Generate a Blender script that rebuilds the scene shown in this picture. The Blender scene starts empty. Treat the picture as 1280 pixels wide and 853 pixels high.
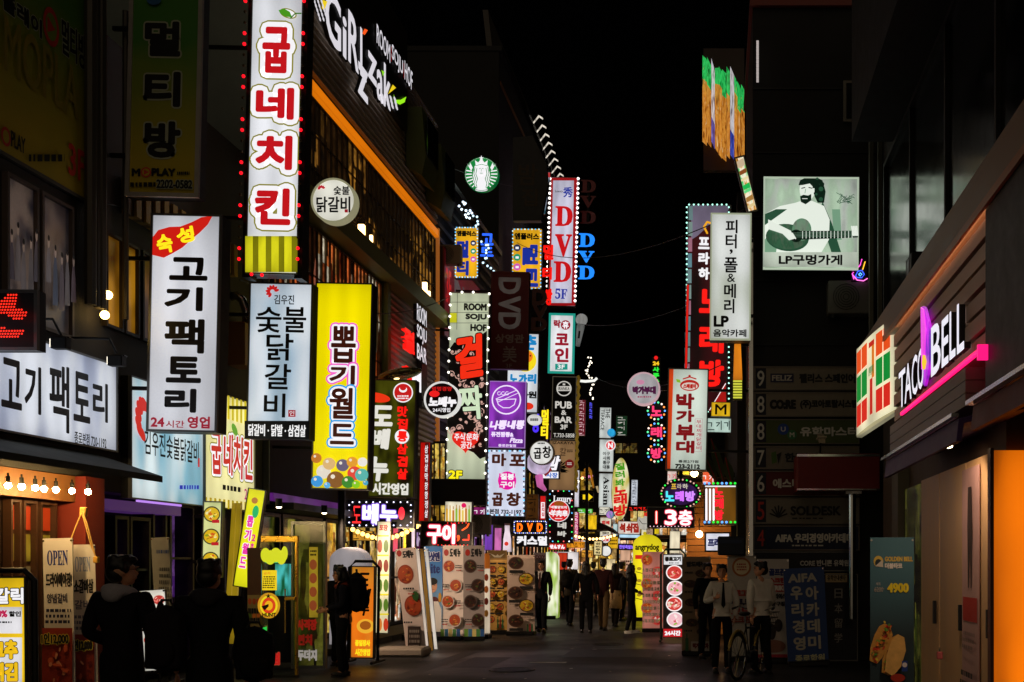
import bpy, bmesh, math, random
from mathutils import Vector, Matrix
R_ = math.radians
rnd = random.Random(7)
S = bpy.context.scene
COL = S.collection
# ---------------------------------------------------------------- camera, sky, exposure
F, CX, CY, EYE = 1422.0, 895.0, 705.0, 1.65      # focal length (px of the 1280 frame), vanishing point, eye height
cam = bpy.data.cameras.new('camera'); cam.sensor_width = 36; cam.lens = 36 * F / 1280
cam.shift_x = (640 - CX) / 1280; cam.shift_y = (CY - 426.5) / 1280
cam.clip_start = .1; cam.clip_end = 2000
camo = bpy.data.objects.new('camera', cam); COL.objects.link(camo)
camo.location = (0, 0, EYE); camo.rotation_euler = (R_(90), 0, 0); S.camera = camo
GLOW = .2
W = bpy.data.worlds.new('World'); S.world = W; W.use_nodes = True
nt = W.node_tree; bgn = nt.nodes['Background']; N, L = nt.nodes, nt.links
sky = N.new('ShaderNodeTexSky'); sky.sky_type = 'NISHITA'; sky.sun_disc = False
sky.sun_elevation = R_(-4.5); sky.sun_rotation = R_(200)
L.new(sky.outputs[0], bgn.inputs[0]); bgn.inputs[1].default_value = 0.02      # night sky
# fill glow added behind the camera, low over the horizon; the sky ahead stays black
tc = N.new('ShaderNodeTexCoord'); dt = N.new('ShaderNodeVectorMath'); dt.operation = 'DOT_PRODUCT'; dt.inputs[1].default_value = (.12, -.97, .2)
L.new(tc.outputs['Generated'], dt.inputs[0]); mr = N.new('ShaderNodeMapRange'); mr.interpolation_type = 'SMOOTHSTEP'
mr.inputs[1].default_value = .45; mr.inputs[2].default_value = 1; mr.inputs[3].default_value = 0; mr.inputs[4].default_value = 1; L.new(dt.outputs['Value'], mr.inputs[0])
glow = N.new('ShaderNodeBackground'); glow.inputs[0].default_value = (1, .8, .56, 1); mg = N.new('ShaderNodeMath'); mg.operation = 'MULTIPLY'; mg.inputs[1].default_value = GLOW
L.new(mr.outputs[0], mg.inputs[0]); L.new(mg.outputs[0], glow.inputs[1])
ad = N.new('ShaderNodeAddShader'); L.new(bgn.outputs[0], ad.inputs[0]); L.new(glow.outputs[0], ad.inputs[1]); L.new(ad.outputs[0], N['World Output'].inputs[0])
S.view_settings.view_transform = 'Standard'; S.view_settings.look = 'None'
S.view_settings.exposure = 0; S.view_settings.gamma = 1
S.cycles.use_denoising = True; S.cycles.max_bounces = 6; S.cycles.sample_clamp_indirect = 4
# ---------------------------------------------------------------- materials
def lin(h):
    h = h.lstrip('#'); o = []
    for i in (0, 2, 4):
        c = int(h[i:i+2], 16) / 255; o.append(c / 12.92 if c <= .04045 else ((c + .055) / 1.055) ** 2.4)
    return (*o, 1)
MATS = {}
def newmat(key):
    m = bpy.data.materials.new(key); m.use_nodes = True; MATS[key] = m
    return m, m.node_tree, m.node_tree.nodes['Principled BSDF']
def E(h, s=1.0, samp=False):
    """lit film, neon or lamp: gives off light of colour h"""
    k = f'lit {h} {s} {samp}'
    if k in MATS: return MATS[k]
    m, t, b = newmat(k); b.inputs['Base Color'].default_value = [c * .35 for c in lin(h)[:3]] + [1]
    b.inputs['Roughness'].default_value = .4
    b.inputs['Emission Color'].default_value = lin(h); b.inputs['Emission Strength'].default_value = s
    m.cycles.emission_sampling = 'AUTO' if samp else 'NONE'
    return m
def PN(h, s=1.0, var=.35, scale=.9, h2=None, dirt=.1):
    """back-lit sign face: tubes behind the film make it uneven"""
    k = f'panel {h} {s} {var} {scale} {h2}'
    if k in MATS: return MATS[k]
    m, t, b = newmat(k); N, L = t.nodes, t.links
    tc = N.new('ShaderNodeTexCoord'); n1 = N.new('ShaderNodeTexNoise'); n1.inputs['Scale'].default_value = scale; n1.inputs['Detail'].default_value = 1.5
    mp = N.new('ShaderNodeMapping'); mp.inputs['Location'].default_value = (rnd.random() * 9, 0, rnd.random() * 9); mp.inputs['Scale'].default_value = (2.2, 1, .8)
    L.new(tc.outputs['Object'], mp.inputs[0]); L.new(mp.outputs[0], n1.inputs['Vector'])
    n2 = N.new('ShaderNodeTexNoise'); n2.inputs['Scale'].default_value = 38; n2.inputs['Detail'].default_value = 4
    L.new(tc.outputs['Object'], n2.inputs['Vector'])
    r = N.new('ShaderNodeMapRange'); r.inputs[1].default_value = .32; r.inputs[2].default_value = .62
    r.inputs[3].default_value = s * (1 - var); r.inputs[4].default_value = s * (1 + var * .18); L.new(n1.outputs[0], r.inputs[0])
    r2 = N.new('ShaderNodeMapRange'); r2.inputs[3].default_value = 1 - dirt; r2.inputs[4].default_value = 1 + dirt; L.new(n2.outputs[0], r2.inputs[0])
    mu = N.new('ShaderNodeMath'); mu.operation = 'MULTIPLY'; L.new(r.outputs[0], mu.inputs[0]); L.new(r2.outputs[0], mu.inputs[1])
    # tubes stand in the middle of the box: the film dims towards its edges, brightest along each tube
    sg = N.new('ShaderNodeSeparateXYZ'); L.new(tc.outputs['Generated'], sg.inputs[0]); last = mu
    def mth(op, a, v):
        q = N.new('ShaderNodeMath'); q.operation = op; L.new(a, q.inputs[0])
        if hasattr(v, 'links'): L.new(v, q.inputs[1])
        else: q.inputs[1].default_value = v
        return q.outputs[0]
    for ax in (0, 2):
        e = mth('POWER', mth('ABSOLUTE', mth('MULTIPLY_ADD', sg.outputs[ax], 2), 0), 7)
        e.node.inputs[0].links[0].from_node.inputs[0].links[0].from_node.inputs[2].default_value = -1
        f = mth('MULTIPLY_ADD', e, -.3); f.node.inputs[2].default_value = 1
        last = mth('MULTIPLY', last.outputs[0], f).node
    wv = N.new('ShaderNodeTexWave'); wv.inputs['Scale'].default_value = .9; wv.inputs['Distortion'].default_value = .3; L.new(tc.outputs['Object'], wv.inputs['Vector'])
    f = mth('MULTIPLY_ADD', wv.outputs['Fac'], .12); f.node.inputs[2].default_value = .93; last = mth('MULTIPLY', last.outputs[0], f).node
    L.new(last.outputs[0], b.inputs['Emission Strength'])
    b.inputs['Base Color'].default_value = [c * .45 for c in lin(h)[:3]] + [1]; b.inputs['Roughness'].default_value = .35
    if h2:
        mx = N.new('ShaderNodeMix'); mx.data_type = 'RGBA'; mx.inputs[6].default_value = lin(h2); mx.inputs[7].default_value = lin(h)
        r3 = N.new('ShaderNodeMapRange'); r3.inputs[1].default_value = .36; r3.inputs[2].default_value = .55; L.new(n1.outputs[0], r3.inputs[0])
        L.new(r3.outputs[0], mx.inputs[0]); L.new(mx.outputs[2], b.inputs['Emission Color'])
    else: b.inputs['Emission Color'].default_value = lin(h)
    return m
def D(h, rough=.65, metal=0, var=.22, scale=5.0, bump=0, bscale=60, spec=.4, stretch=(1, 1, 1)):
    """surface that only reflects: base colour h with worn, uneven tone"""
    k = f'surface {h} {rough} {metal} {var} {scale} {bump} {stretch}'
    if k in MATS: return MATS[k]
    m, t, b = newmat(k); N, L = t.nodes, t.links; c = lin(h)
    tc = N.new('ShaderNodeTexCoord'); mp = N.new('ShaderNodeMapping'); mp.inputs['Scale'].default_value = stretch
    L.new(tc.outputs['Object'], mp.inputs[0])
    n = N.new('ShaderNodeTexNoise'); n.inputs['Scale'].default_value = scale; n.inputs['Detail'].default_value = 5; n.inputs['Roughness'].default_value = .65
    L.new(mp.outputs[0], n.inputs['Vector'])
    mx = N.new('ShaderNodeMix'); mx.data_type = 'RGBA'
    mx.inputs[6].default_value = [v * (1 - var) for v in c[:3]] + [1]; mx.inputs[7].default_value = [min(1, v * (1 + var)) for v in c[:3]] + [1]
    L.new(n.outputs[0], mx.inputs[0]); L.new(mx.outputs[2], b.inputs['Base Color'])
    r = N.new('ShaderNodeMapRange'); r.inputs[3].default_value = max(.05, rough - .15); r.inputs[4].default_value = min(1, rough + .15)
    L.new(n.outputs[0], r.inputs[0]); L.new(r.outputs[0], b.inputs['Roughness'])
    b.inputs['Metallic'].default_value = metal; b.inputs['Specular IOR Level'].default_value = spec
    if bump:
        n3 = N.new('ShaderNodeTexNoise'); n3.inputs['Scale'].default_value = bscale; n3.inputs['Detail'].default_value = 6; L.new(mp.outputs[0], n3.inputs['Vector'])
        bp = N.new('ShaderNodeBump'); bp.inputs['Strength'].default_value = bump; bp.inputs['Distance'].default_value = .02
        L.new(n3.outputs[0], bp.inputs['Height']); L.new(bp.outputs[0], b.inputs['Normal'])
    return m
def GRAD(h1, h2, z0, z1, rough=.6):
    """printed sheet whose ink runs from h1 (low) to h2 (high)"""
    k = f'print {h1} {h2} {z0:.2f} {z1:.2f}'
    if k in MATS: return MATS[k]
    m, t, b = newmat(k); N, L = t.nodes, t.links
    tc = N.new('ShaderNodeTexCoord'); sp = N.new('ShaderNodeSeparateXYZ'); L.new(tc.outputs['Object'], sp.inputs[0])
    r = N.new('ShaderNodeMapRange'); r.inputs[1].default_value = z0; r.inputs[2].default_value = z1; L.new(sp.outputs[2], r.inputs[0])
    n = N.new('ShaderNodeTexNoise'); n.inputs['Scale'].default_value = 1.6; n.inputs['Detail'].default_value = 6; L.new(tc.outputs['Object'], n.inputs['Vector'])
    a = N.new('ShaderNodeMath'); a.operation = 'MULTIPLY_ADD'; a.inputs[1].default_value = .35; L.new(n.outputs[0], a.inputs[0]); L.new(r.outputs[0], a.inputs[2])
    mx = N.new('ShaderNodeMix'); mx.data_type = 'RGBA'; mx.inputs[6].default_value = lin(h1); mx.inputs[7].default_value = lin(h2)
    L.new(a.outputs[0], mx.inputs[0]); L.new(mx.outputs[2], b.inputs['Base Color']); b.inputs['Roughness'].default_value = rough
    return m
def GLASSY(cols, s):
    k = f'glassy {cols} {s}'
    if k in MATS: return MATS[k]
    m, t, b = newmat(k); N, L = t.nodes, t.links; tc = N.new('ShaderNodeTexCoord'); mp = N.new('ShaderNodeMapping'); mp.inputs['Scale'].default_value = (3.2, 3.2, .9); L.new(tc.outputs['Object'], mp.inputs[0])
    n = N.new('ShaderNodeTexNoise'); n.inputs['Scale'].default_value = 3.6; n.inputs['Detail'].default_value = 5; n.inputs['Distortion'].default_value = .35; L.new(mp.outputs[0], n.inputs['Vector']); cr = N.new('ShaderNodeValToRGB')
    for i in range(len(cols) - 2): cr.color_ramp.elements.new(.5)
    for i, c in enumerate(cols): cr.color_ramp.elements[i].position = .32 + .4 * i / (len(cols) - 1); cr.color_ramp.elements[i].color = lin(c)
    L.new(n.outputs[0], cr.inputs[0]); L.new(cr.outputs[0], b.inputs['Emission Color']); b.inputs['Emission Strength'].default_value = s; b.inputs['Base Color'].default_value = (.05, .03, .02, 1); b.inputs['Roughness'].default_value = .15
    return m
def GL(h='#0a0b0c', rough=.06):
    """dark window glass that mirrors the street"""
    return D(h, rough, 0, .1, 2, .05, 3, .8)
def SHOP(seed, cols, s=1.0, sx=3.0, sz=.6):
    """what shows behind a lit shop window: goods, posters, curtains and lamps in upright bands"""
    k = f'shop {seed} {cols} {s} {sx}'
    if k in MATS: return MATS[k]
    m, t, b = newmat(k); N, L = t.nodes, t.links
    tc = N.new('ShaderNodeTexCoord'); mp = N.new('ShaderNodeMapping'); mp.inputs['Scale'].default_value = (sx, sx, sz); mp.inputs['Location'].default_value = (seed * 3.1, seed, seed)
    L.new(tc.outputs['Object'], mp.inputs[0])
    def cells(sc, off):
        v = N.new('ShaderNodeTexVoronoi'); v.distance = 'CHEBYCHEV'; v.inputs['Scale'].default_value = sc; v.inputs['Randomness'].default_value = .8; L.new(mp.outputs[0], v.inputs['Vector'])
        sp = N.new('ShaderNodeSeparateColor'); L.new(v.outputs['Color'], sp.inputs[0]); cr = N.new('ShaderNodeValToRGB')
        while len(cr.color_ramp.elements) < len(cols): cr.color_ramp.elements.new(.5)
        for i in range(len(cols)): cr.color_ramp.elements[i].position = i / max(1, len(cols) - 1); cr.color_ramp.elements[i].color = lin(cols[(i + off) % len(cols)])
        L.new(sp.outputs[off % 3], cr.inputs[0]); return cr.outputs[0], sp.outputs[2]
    c1, q = cells(1, 0); c2, _ = cells(3.3, 1); mx = N.new('ShaderNodeMix'); mx.data_type = 'RGBA'
    r0 = N.new('ShaderNodeMapRange'); r0.inputs[1].default_value = .45; r0.inputs[2].default_value = .5; L.new(q, r0.inputs[0]); L.new(r0.outputs[0], mx.inputs[0])
    L.new(c1, mx.inputs[6]); L.new(c2, mx.inputs[7]); L.new(mx.outputs[2], b.inputs['Emission Color'])
    n = N.new('ShaderNodeTexNoise'); n.inputs['Scale'].default_value = 3.5; n.inputs['Detail'].default_value = 6; n.inputs['Roughness'].default_value = .7; L.new(tc.outputs['Object'], n.inputs['Vector'])
    r = N.new('ShaderNodeMapRange'); r.inputs[1].default_value = .35; r.inputs[2].default_value = .7; r.inputs[3].default_value = s * .12; r.inputs[4].default_value = s * 1.5; L.new(n.outputs[0], r.inputs[0])
    L.new(r.outputs[0], b.inputs['Emission Strength']); b.inputs['Base Color'].default_value = (.05, .04, .03, 1); b.inputs['Roughness'].default_value = .2
    return m
BLK = D('#0d0b0a', .55); INK = D('#141110', .6, var=.1); STEEL = D('#3c3c3a', .35, .9); DKM = D('#1b1a19', .45, .6)
CHR = D('#c8c8c4', .15, 1.0, .1); RIM = D('#6b6a66', .4, .7)
# ---------------------------------------------------------------- mesh collector
class G:
    def __init__(s): s.v = []; s.f = []; s.mi = []; s.ms = []; s.calls = []; s.call = 0
    def add(s, vs, fs, mat):
        if mat not in s.ms: s.ms.append(mat)
        k = s.ms.index(mat); o = len(s.v); s.v += [tuple(p) for p in vs]
        for f in fs: s.f.append([i + o for i in f]); s.mi.append(k); s.calls.append(s.call)
        return s
    def box(s, a, b, mat):
        x0, y0, z0 = [min(p, q) for p, q in zip(a, b)]; x1, y1, z1 = [max(p, q) for p, q in zip(a, b)]
        return s.add([(x0,y0,z0),(x1,y0,z0),(x1,y1,z0),(x0,y1,z0),(x0,y0,z1),(x1,y0,z1),(x1,y1,z1),(x0,y1,z1)],
                     [(0,3,2,1),(4,5,6,7),(0,1,5,4),(1,2,6,5),(2,3,7,6),(3,0,4,7)], mat)
    def prism(s, pts, n, mat):
        """closed polygon pts (3-D) pushed along vector n"""
        k = len(pts); q = [tuple(Vector(p) + Vector(n)) for p in pts]
        return s.add(list(pts) + q, [list(range(k))[::-1], list(range(k, 2*k))] + [(i, (i+1) % k, k + (i+1) % k, k + i) for i in range(k)], mat)
    def tube(s, pts, r, mat, n=8, closed=False):
        pts = [Vector(p) for p in pts]; rings = []; m = len(pts)
        for i, p in enumerate(pts):
            a = pts[i-1] if (i or closed) else p; b = pts[(i+1) % m] if (i < m-1 or closed) else p
            t = (b - a).normalized() if (b - a).length > 1e-9 else Vector((0,0,1))
            u = t.cross(Vector((0,0,1)) if abs(t.z) < .9 else Vector((1,0,0))).normalized(); w = t.cross(u)
            rr = r[i] if isinstance(r, (list, tuple)) else r
            rings.append([p + (u * math.cos(2*math.pi*j/n) + w * math.sin(2*math.pi*j/n)) * rr for j in range(n)])
        vs = [p for g in rings for p in g]; fs = []
        for i in range(m if closed else m - 1):
            for j in range(n):
                a, b = i*n, ((i+1) % m)*n; fs.append((a+j, a+(j+1) % n, b+(j+1) % n, b+j))
        if not closed: fs += [list(range(n))[::-1], list(range((m-1)*n, m*n))]
        return s.add(vs, fs, mat)
    def ell(s, c, r, mat, n=12, m=8, z0=-1, z1=1, rot=None):
        if not isinstance(r, (list, tuple)): r = (r, r, r)
        vs = []; fs = []; a0, a1 = math.asin(z0), math.asin(z1)
        for i in range(m+1):
            a = a0 + (a1 - a0) * i / m
            for j in range(n):
                b = 2*math.pi*j/n; p = Vector((r[0]*math.cos(a)*math.cos(b), r[1]*math.cos(a)*math.sin(b), r[2]*math.sin(a)))
                if rot: p = rot @ p
                vs.append(p + Vector(c))
        for i in range(m):
            for j in range(n): fs.append((i*n+j, i*n+(j+1) % n, (i+1)*n+(j+1) % n, (i+1)*n+j))
        fs += [list(range(n))[::-1], list(range(m*n, (m+1)*n))]
        return s.add(vs, fs, mat)
    def build(s, name, parent=None, smooth=False, bevel=0):
        me = bpy.data.meshes.new(name); me.from_pydata(s.v, [], s.f)
        for m in s.ms: me.materials.append(m)
        me.polygons.foreach_set('material_index', s.mi)
        if smooth: me.polygons.foreach_set('use_smooth', [True] * len(s.f))
        me.update()
        if bevel:
            bm = bmesh.new(); bm.from_mesh(me); bmesh.ops.bevel(bm, geom=bm.edges[:], offset=bevel, segments=1, affect='EDGES', clamp_overlap=True); bm.to_mesh(me); bm.free()
        o = bpy.data.objects.new(name, me); COL.objects.link(o)
        if parent: o.parent = parent
        return o
def tag(o, label, cat, group=None, kind=None):
    if label: o['label'] = label
    if cat: o['category'] = cat
    if group: o['group'] = group
    if kind: o['kind'] = kind
    return o
def thing(name, label, cat, loc=(0,0,0), rz=0, group=None, ry=0):
    o = bpy.data.objects.new(name, None); COL.objects.link(o); o.empty_display_size = .2
    o.matrix_world = Matrix.Translation(loc) @ Matrix.Rotation(rz, 4, 'Z') @ Matrix.Rotation(ry, 4, 'Y')
    return tag(o, label, cat, group)
def share(o, parent, loc):
    c = o.copy(); COL.objects.link(c); c.parent = parent; c.location = loc
    return c
def at(x, y, d): return Vector(((x - CX) * d / F, d, EYE + (CY - y) * d / F))
def gd(y): return EYE * F / (y - CY)          # distance of a point on the ground seen at row y
# ---------------------------------------------------------------- lettering
GC = {}
def glyph(t):
    if t in GC: return GC[t]
    cu = bpy.data.curves.new('g', 'FONT'); cu.body = t; cu.size = 1; cu.resolution_u = 3; cu.fill_mode = 'FRONT'
    o = bpy.data.objects.new('g', cu); me = bpy.data.meshes.new_from_object(o)
    bpy.data.objects.remove(o); bpy.data.curves.remove(cu)
    vs = [(v.co.x, v.co.y) for v in me.vertices]; fs = [list(p.vertices) for p in me.polygons]
    cnt = {}
    for f in fs:
        for i in range(len(f)):
            a, b = f[i], f[(i+1) % len(f)]; k = (min(a,b), max(a,b)); cnt[k] = cnt.get(k, []) + [(a, b)]
    ed = [v[0] for v in cnt.values() if len(v) == 1]
    bpy.data.meshes.remove(me)
    xs = [v[0] for v in vs] or [0, 1]; ys = [v[1] for v in vs] or [0, 1]
    x0, x1, y0, y1 = min(xs), max(xs), min(ys), max(ys)
    vs = [((x - x0) / (x1 - x0 or 1) - .5, (y - y0) / (y1 - y0 or 1) - .5) for x, y in vs]
    GC[t] = (vs, fs, ed); return GC[t]
LEAN = R_(1.3)
class Sign:
    """a sign, board or banner: local x to its right, z up, face at y = 0 turned to -y; drawn with points of the photo's frame"""
    def __init__(s, name, label, cat, x0, y0, x1, y1, d, lean=LEAN, yaw=0, group=None, box=None):
        if box: X, d0, d1, z0, z1, side = box; s.w, s.h = abs(d1 - d0), z1 - z0; loc = Vector((X, (d0 + d1) / 2, z0)); yaw = R_(90) if side == 'L' else R_(-90); lean = 0; d = (d0 + d1) / 2
        else:
            s.w, s.h = (x1 - x0) * d / F, (y1 - y0) * d / F
            c = at((x0 + x1) / 2, (y0 + y1) / 2, d); loc = c - Matrix.Rotation(yaw, 3, 'Z') @ Matrix.Rotation(lean, 3, 'Y') @ Vector((0, 0, s.h / 2))
        s.d, s.px = d, d / F
        s.root = thing(name, label, cat, loc, yaw, group, lean)
        s.M = Matrix.Translation(loc) @ Matrix.Rotation(yaw, 4, 'Z') @ Matrix.Rotation(lean, 4, 'Y'); s.I = s.M.inverted()
        s.c0 = s.I @ Vector((0, 0, EYE)); s.parts = {}; s.k = 0; s.loc = False; s.hold = False
    def p(s, x, y):
        if s.loc: return (-s.w/2 + s.w * x / 100, s.h * (1 - y / 100))
        v = s.I.to_3x3() @ Vector(((x - CX) / F, 1, (CY - y) / F)); t = -s.c0.y / v.y
        return (s.c0.x + v.x * t, s.c0.z + v.z * t)
    def g(s, part):
        if part not in s.parts: s.parts[part] = G(); s.parts[part].call = s.k
        return s.parts[part]
    def lay(s):
        s.k += 1
        if not s.hold:
            for g in s.parts.values(): g.call = s.k
        return -.004 - .0012 * s.k
    def cab(s, depth=.2, face=None, rim=.03, cm=None, rimm=None, part='cabinet'):
        """cabinet with a raised rim round the face"""
        w, h = s.w/2, s.h; g = s.g(part); cm = cm or DKM
        g.box((-w, .006, 0), (w, depth, h), cm)
        if face: s.g('face').add([(-w, 0, 0), (w, 0, 0), (w, 0, h), (-w, 0, h), ], [(0,1,2,3)], face)
        if rim:
            r = rimm or RIM
            for a, b in (((-w-.004, -.018, -.004), (-w+rim, .03, h+.004)), ((w-rim, -.018, -.004), (w+.004, .03, h+.004)),
                         ((-w+rim, -.017, -.004), (w-rim, .03, rim)), ((-w+rim, -.017, h-rim), (w-rim, .03, h+.004))): g.box(a, b, r)
        return s
    def arms(s, Xw, zs=(.2, .8), r=.025, depth=.1):
        """brackets that hold the sign off the wall at X = Xw"""
        c = s.M @ Vector((0, depth, 0)); sg = -1 if Xw < c.x else 1; L = abs(Xw - c.x) - s.w/2
        for f in zs:
            z = s.h * f
            G().box((sg * s.w/2, depth - r, z - r), (sg * (s.w/2 + L), depth + r, z + r), DKM).build('bracket', s.root)
        return s
    def sheet(s, x0, y0, x1, y1, mat, part='artwork_print'): return s.poly([(x0,y1),(x1,y1),(x1,y0),(x0,y0)], mat, part)
    def poly(s, pts, mat, part='artwork_print'):
        y = s.lay(); q = [s.p(*a) for a in pts]
        ar = sum(q[i-1][0]*q[i][1] - q[i][0]*q[i-1][1] for i in range(len(q)))
        if ar < 0: q = q[::-1]
        s.g(part).add([(a, y, b) for a, b in q], [list(range(len(q)))], mat); return s
    def circ(s, cx, cy, r, mat, ry=None, part='artwork_print', n=28, rot=0):
        ry = ry or r; c = s.p(cx, cy); y = s.lay()
        if s.loc: kx, kz = s.w / 100, s.h / 100
        else: a = s.p(cx + .5, cy); b = s.p(cx - .5, cy); e = s.p(cx, cy - .5); f = s.p(cx, cy + .5); kx, kz = a[0] - b[0], e[1] - f[1]
        pts = []
        for i in range(n):
            t = 2*math.pi*i/n; u, v = r * math.cos(t), ry * math.sin(t)
            u, v = u*math.cos(rot) - v*math.sin(rot), u*math.sin(rot) + v*math.cos(rot)
            pts.append((c[0] + u * kx, y, c[1] + v * kz))
        s.g(part).add(pts, [list(range(n))], mat); return s
    def line(s, pts, wd, mat, part='artwork_print', closed=False):
        """stroke of width wd (px) along photo points"""
        y = s.lay(); q = [Vector(s.p(*a)) for a in pts]; hw = wd * s.px / 2; g = s.g(part)
        if closed: q.append(q[0])
        for i in range(len(q) - 1): s.cap(g, q[i], q[i+1], hw, y + (i % 5) * 1e-4, mat)
        return s
    @staticmethod
    def cap(g, a, b, w, y, mat):
        t = b - a
        if t.length < 1e-7: return
        t = t.normalized(); n = Vector((-t.y, t.x)); r = .707
        q = [a + n*w, a + (n*r - t*r)*w, a - t*w, a - (n*r + t*r)*w, a - n*w, b - n*w, b + (t*r - n*r)*w, b + t*w, b + (t*r + n*r)*w, b + n*w]
        g.add([(v.x, y, v.y) for v in q], [range(10)], mat)
    def text(s, t, x0, y0, x1, y1, mat, b=0, rot=0, shear=0, jit=0, out=(), ext=0, extm=None, part='lettering'):
        """lettering that fills the box; b = extra stroke weight in px, out = [(material, px)] outlines, ext = depth of channel letters"""
        if jit:
            n = len(t); w = (x1 - x0) / n
            for i, ch in enumerate(t):
                if ch == ' ': continue
                dx, dy, k = rnd.uniform(-.1, .1) * w * jit, rnd.uniform(-.08, .08) * (y1 - y0) * jit, 1 + rnd.uniform(-.12, .12) * jit
                cx, cy = x0 + w * (i + .5) + dx, (y0 + y1) / 2 + dy; hw, hh = w * .46 * k, (y1 - y0) / 2 * k
                s.text(ch, cx - hw, cy - hh, cx + hw, cy + hh, mat, b, rot + rnd.uniform(-.12, .12) * jit, shear, 0, out, ext, extm, part)
            return s
        xm, ym = (x0 + x1) / 2, (y0 + y1) / 2
        A, B = s.p(x0, ym), s.p(x1, ym); T, U = s.p(xm, y0), s.p(xm, y1)
        c = Vector(((A[0] + B[0]) / 2, (T[1] + U[1]) / 2)); w, h = B[0] - A[0], T[1] - U[1]
        vs, fs, ed = glyph(t); w -= 2*b*s.px; h -= 2*b*s.px; cr, sr = math.cos(rot), math.sin(rot)
        if abs(abs(rot) - math.pi/2) < .2: w, h = h, w
        q = []
        for x, z in vs:
            x, z = x * w + shear * z * h, z * h
            q.append(c + Vector((x*cr - z*sr, x*sr + z*cr)))
        g = s.g(part); s.hold = True; g.call = s.k + 1
        for om, ob in sorted(out, key=lambda o: -o[1]):
            y = s.lay(); g.add([(v.x, y, v.y) for v in q], fs, om)
            for i, (a, e) in enumerate(ed): s.cap(g, q[a], q[e], (ob + b) * s.px, y + .0002 + (i % 5) * 1e-4, om)
        y = s.lay(); g.add([(v.x, y, v.y) for v in q], fs, mat)
        if b:
            for i, (a, e) in enumerate(ed): s.cap(g, q[a], q[e], b * s.px, y + .0002 + (i % 5) * 1e-4, mat)
        s.hold = False
        if ext:
            for a, e in ed:
                g.add([(q[a].x, y + .001, q[a].y), (q[e].x, y + .001, q[e].y), (q[e].x, y + ext, q[e].y), (q[a].x, y + ext, q[a].y)], [(3,2,1,0)], extm or mat)
        return s
    def vtext(s, t, x0, y0, x1, y1, mat, b=0, gap=.14, **k):
        n = len(t); ch = (y1 - y0) / n
        for i, c in enumerate(t):
            if c != ' ': s.text(c, x0, y0 + ch * (i + gap/2), x1, y0 + ch * (i + 1 - gap/2), mat, b, **k)
        return s
    def fine(s, x0, y0, x1, y1, rows, mat, part='artwork_print'):
        """print too small to read: rows of short strokes"""
        hh = (y1 - y0) / rows
        for r in range(rows):
            x = x0
            while x < x1 - .4:
                w = min(rnd.uniform(.05, .16) * (x1 - x0) + .3, x1 - x)
                s.sheet(x, y0 + hh * (r + .2), x + w, y0 + hh * (r + .75), mat, part); x += w + rnd.uniform(.03, .07) * (x1 - x0)
        return s
    def bulbs(s, pts, r, mats, name='bulb', out=.03, flat=1):
        """one small lamp at each photo point; copies share their mesh"""
        proto = {}
        for i, a in enumerate(pts):
            m = mats[i % len(mats)]; u, v = s.p(*a); L = (u, -out, v)
            if m not in proto: o = G().ell((0,0,0), (r*s.px, r*s.px*flat, r*s.px), m, 8, 4).build(name, s.root, True); o.location = L; proto[m] = o
            else: share(proto[m], s.root, L)
        return s
    def edge(s, x0, y0, x1, y1, nx, ny):
        P = []
        for i in range(nx): P.append((x0 + (x1-x0) * (i + .5) / nx, y0))
        for i in range(ny): P.append((x1, y0 + (y1-y0) * (i + .5) / ny))
        for i in range(nx): P.append((x1 - (x1-x0) * (i + .5) / nx, y1))
        for i in range(ny): P.append((x0, y1 - (y1-y0) * (i + .5) / ny))
        return P
    def dish(s, cx, cy, r, mk, pal, rim='#d8d0c4', ry=None):
        """plate of food"""
        ry = ry or r * .85
        s.circ(cx, cy, r, mk(rim), ry); s.circ(cx, cy, r * .86, mk(pal[0]), ry * .84)
        for i in range(15):
            a, q = rnd.uniform(0, 6.28), rnd.uniform(0, .62) ** .8
            s.circ(cx + math.cos(a) * q * r, cy + math.sin(a) * q * ry, r * rnd.uniform(.1, .3), mk(rnd.choice(pal)), ry * rnd.uniform(.06, .16), rot=rnd.uniform(-1, 1), n=9)
        return s
    def stand(s, mat=None, w=.5, h=.0):
        """foot and rear pole of a banner, down to the ground"""
        z = s.root.matrix_world.translation.z; mat = mat or DKM
        G().tube([(0, .05, -z + .06), (0, .05, s.h * .97)], .014, mat).build('pole', s.root)
        G().box((-s.w * w, -.2, -z + .005), (s.w * w, .26, -z + .09), mat).build('base', s.root, bevel=.012)
        return s
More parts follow.
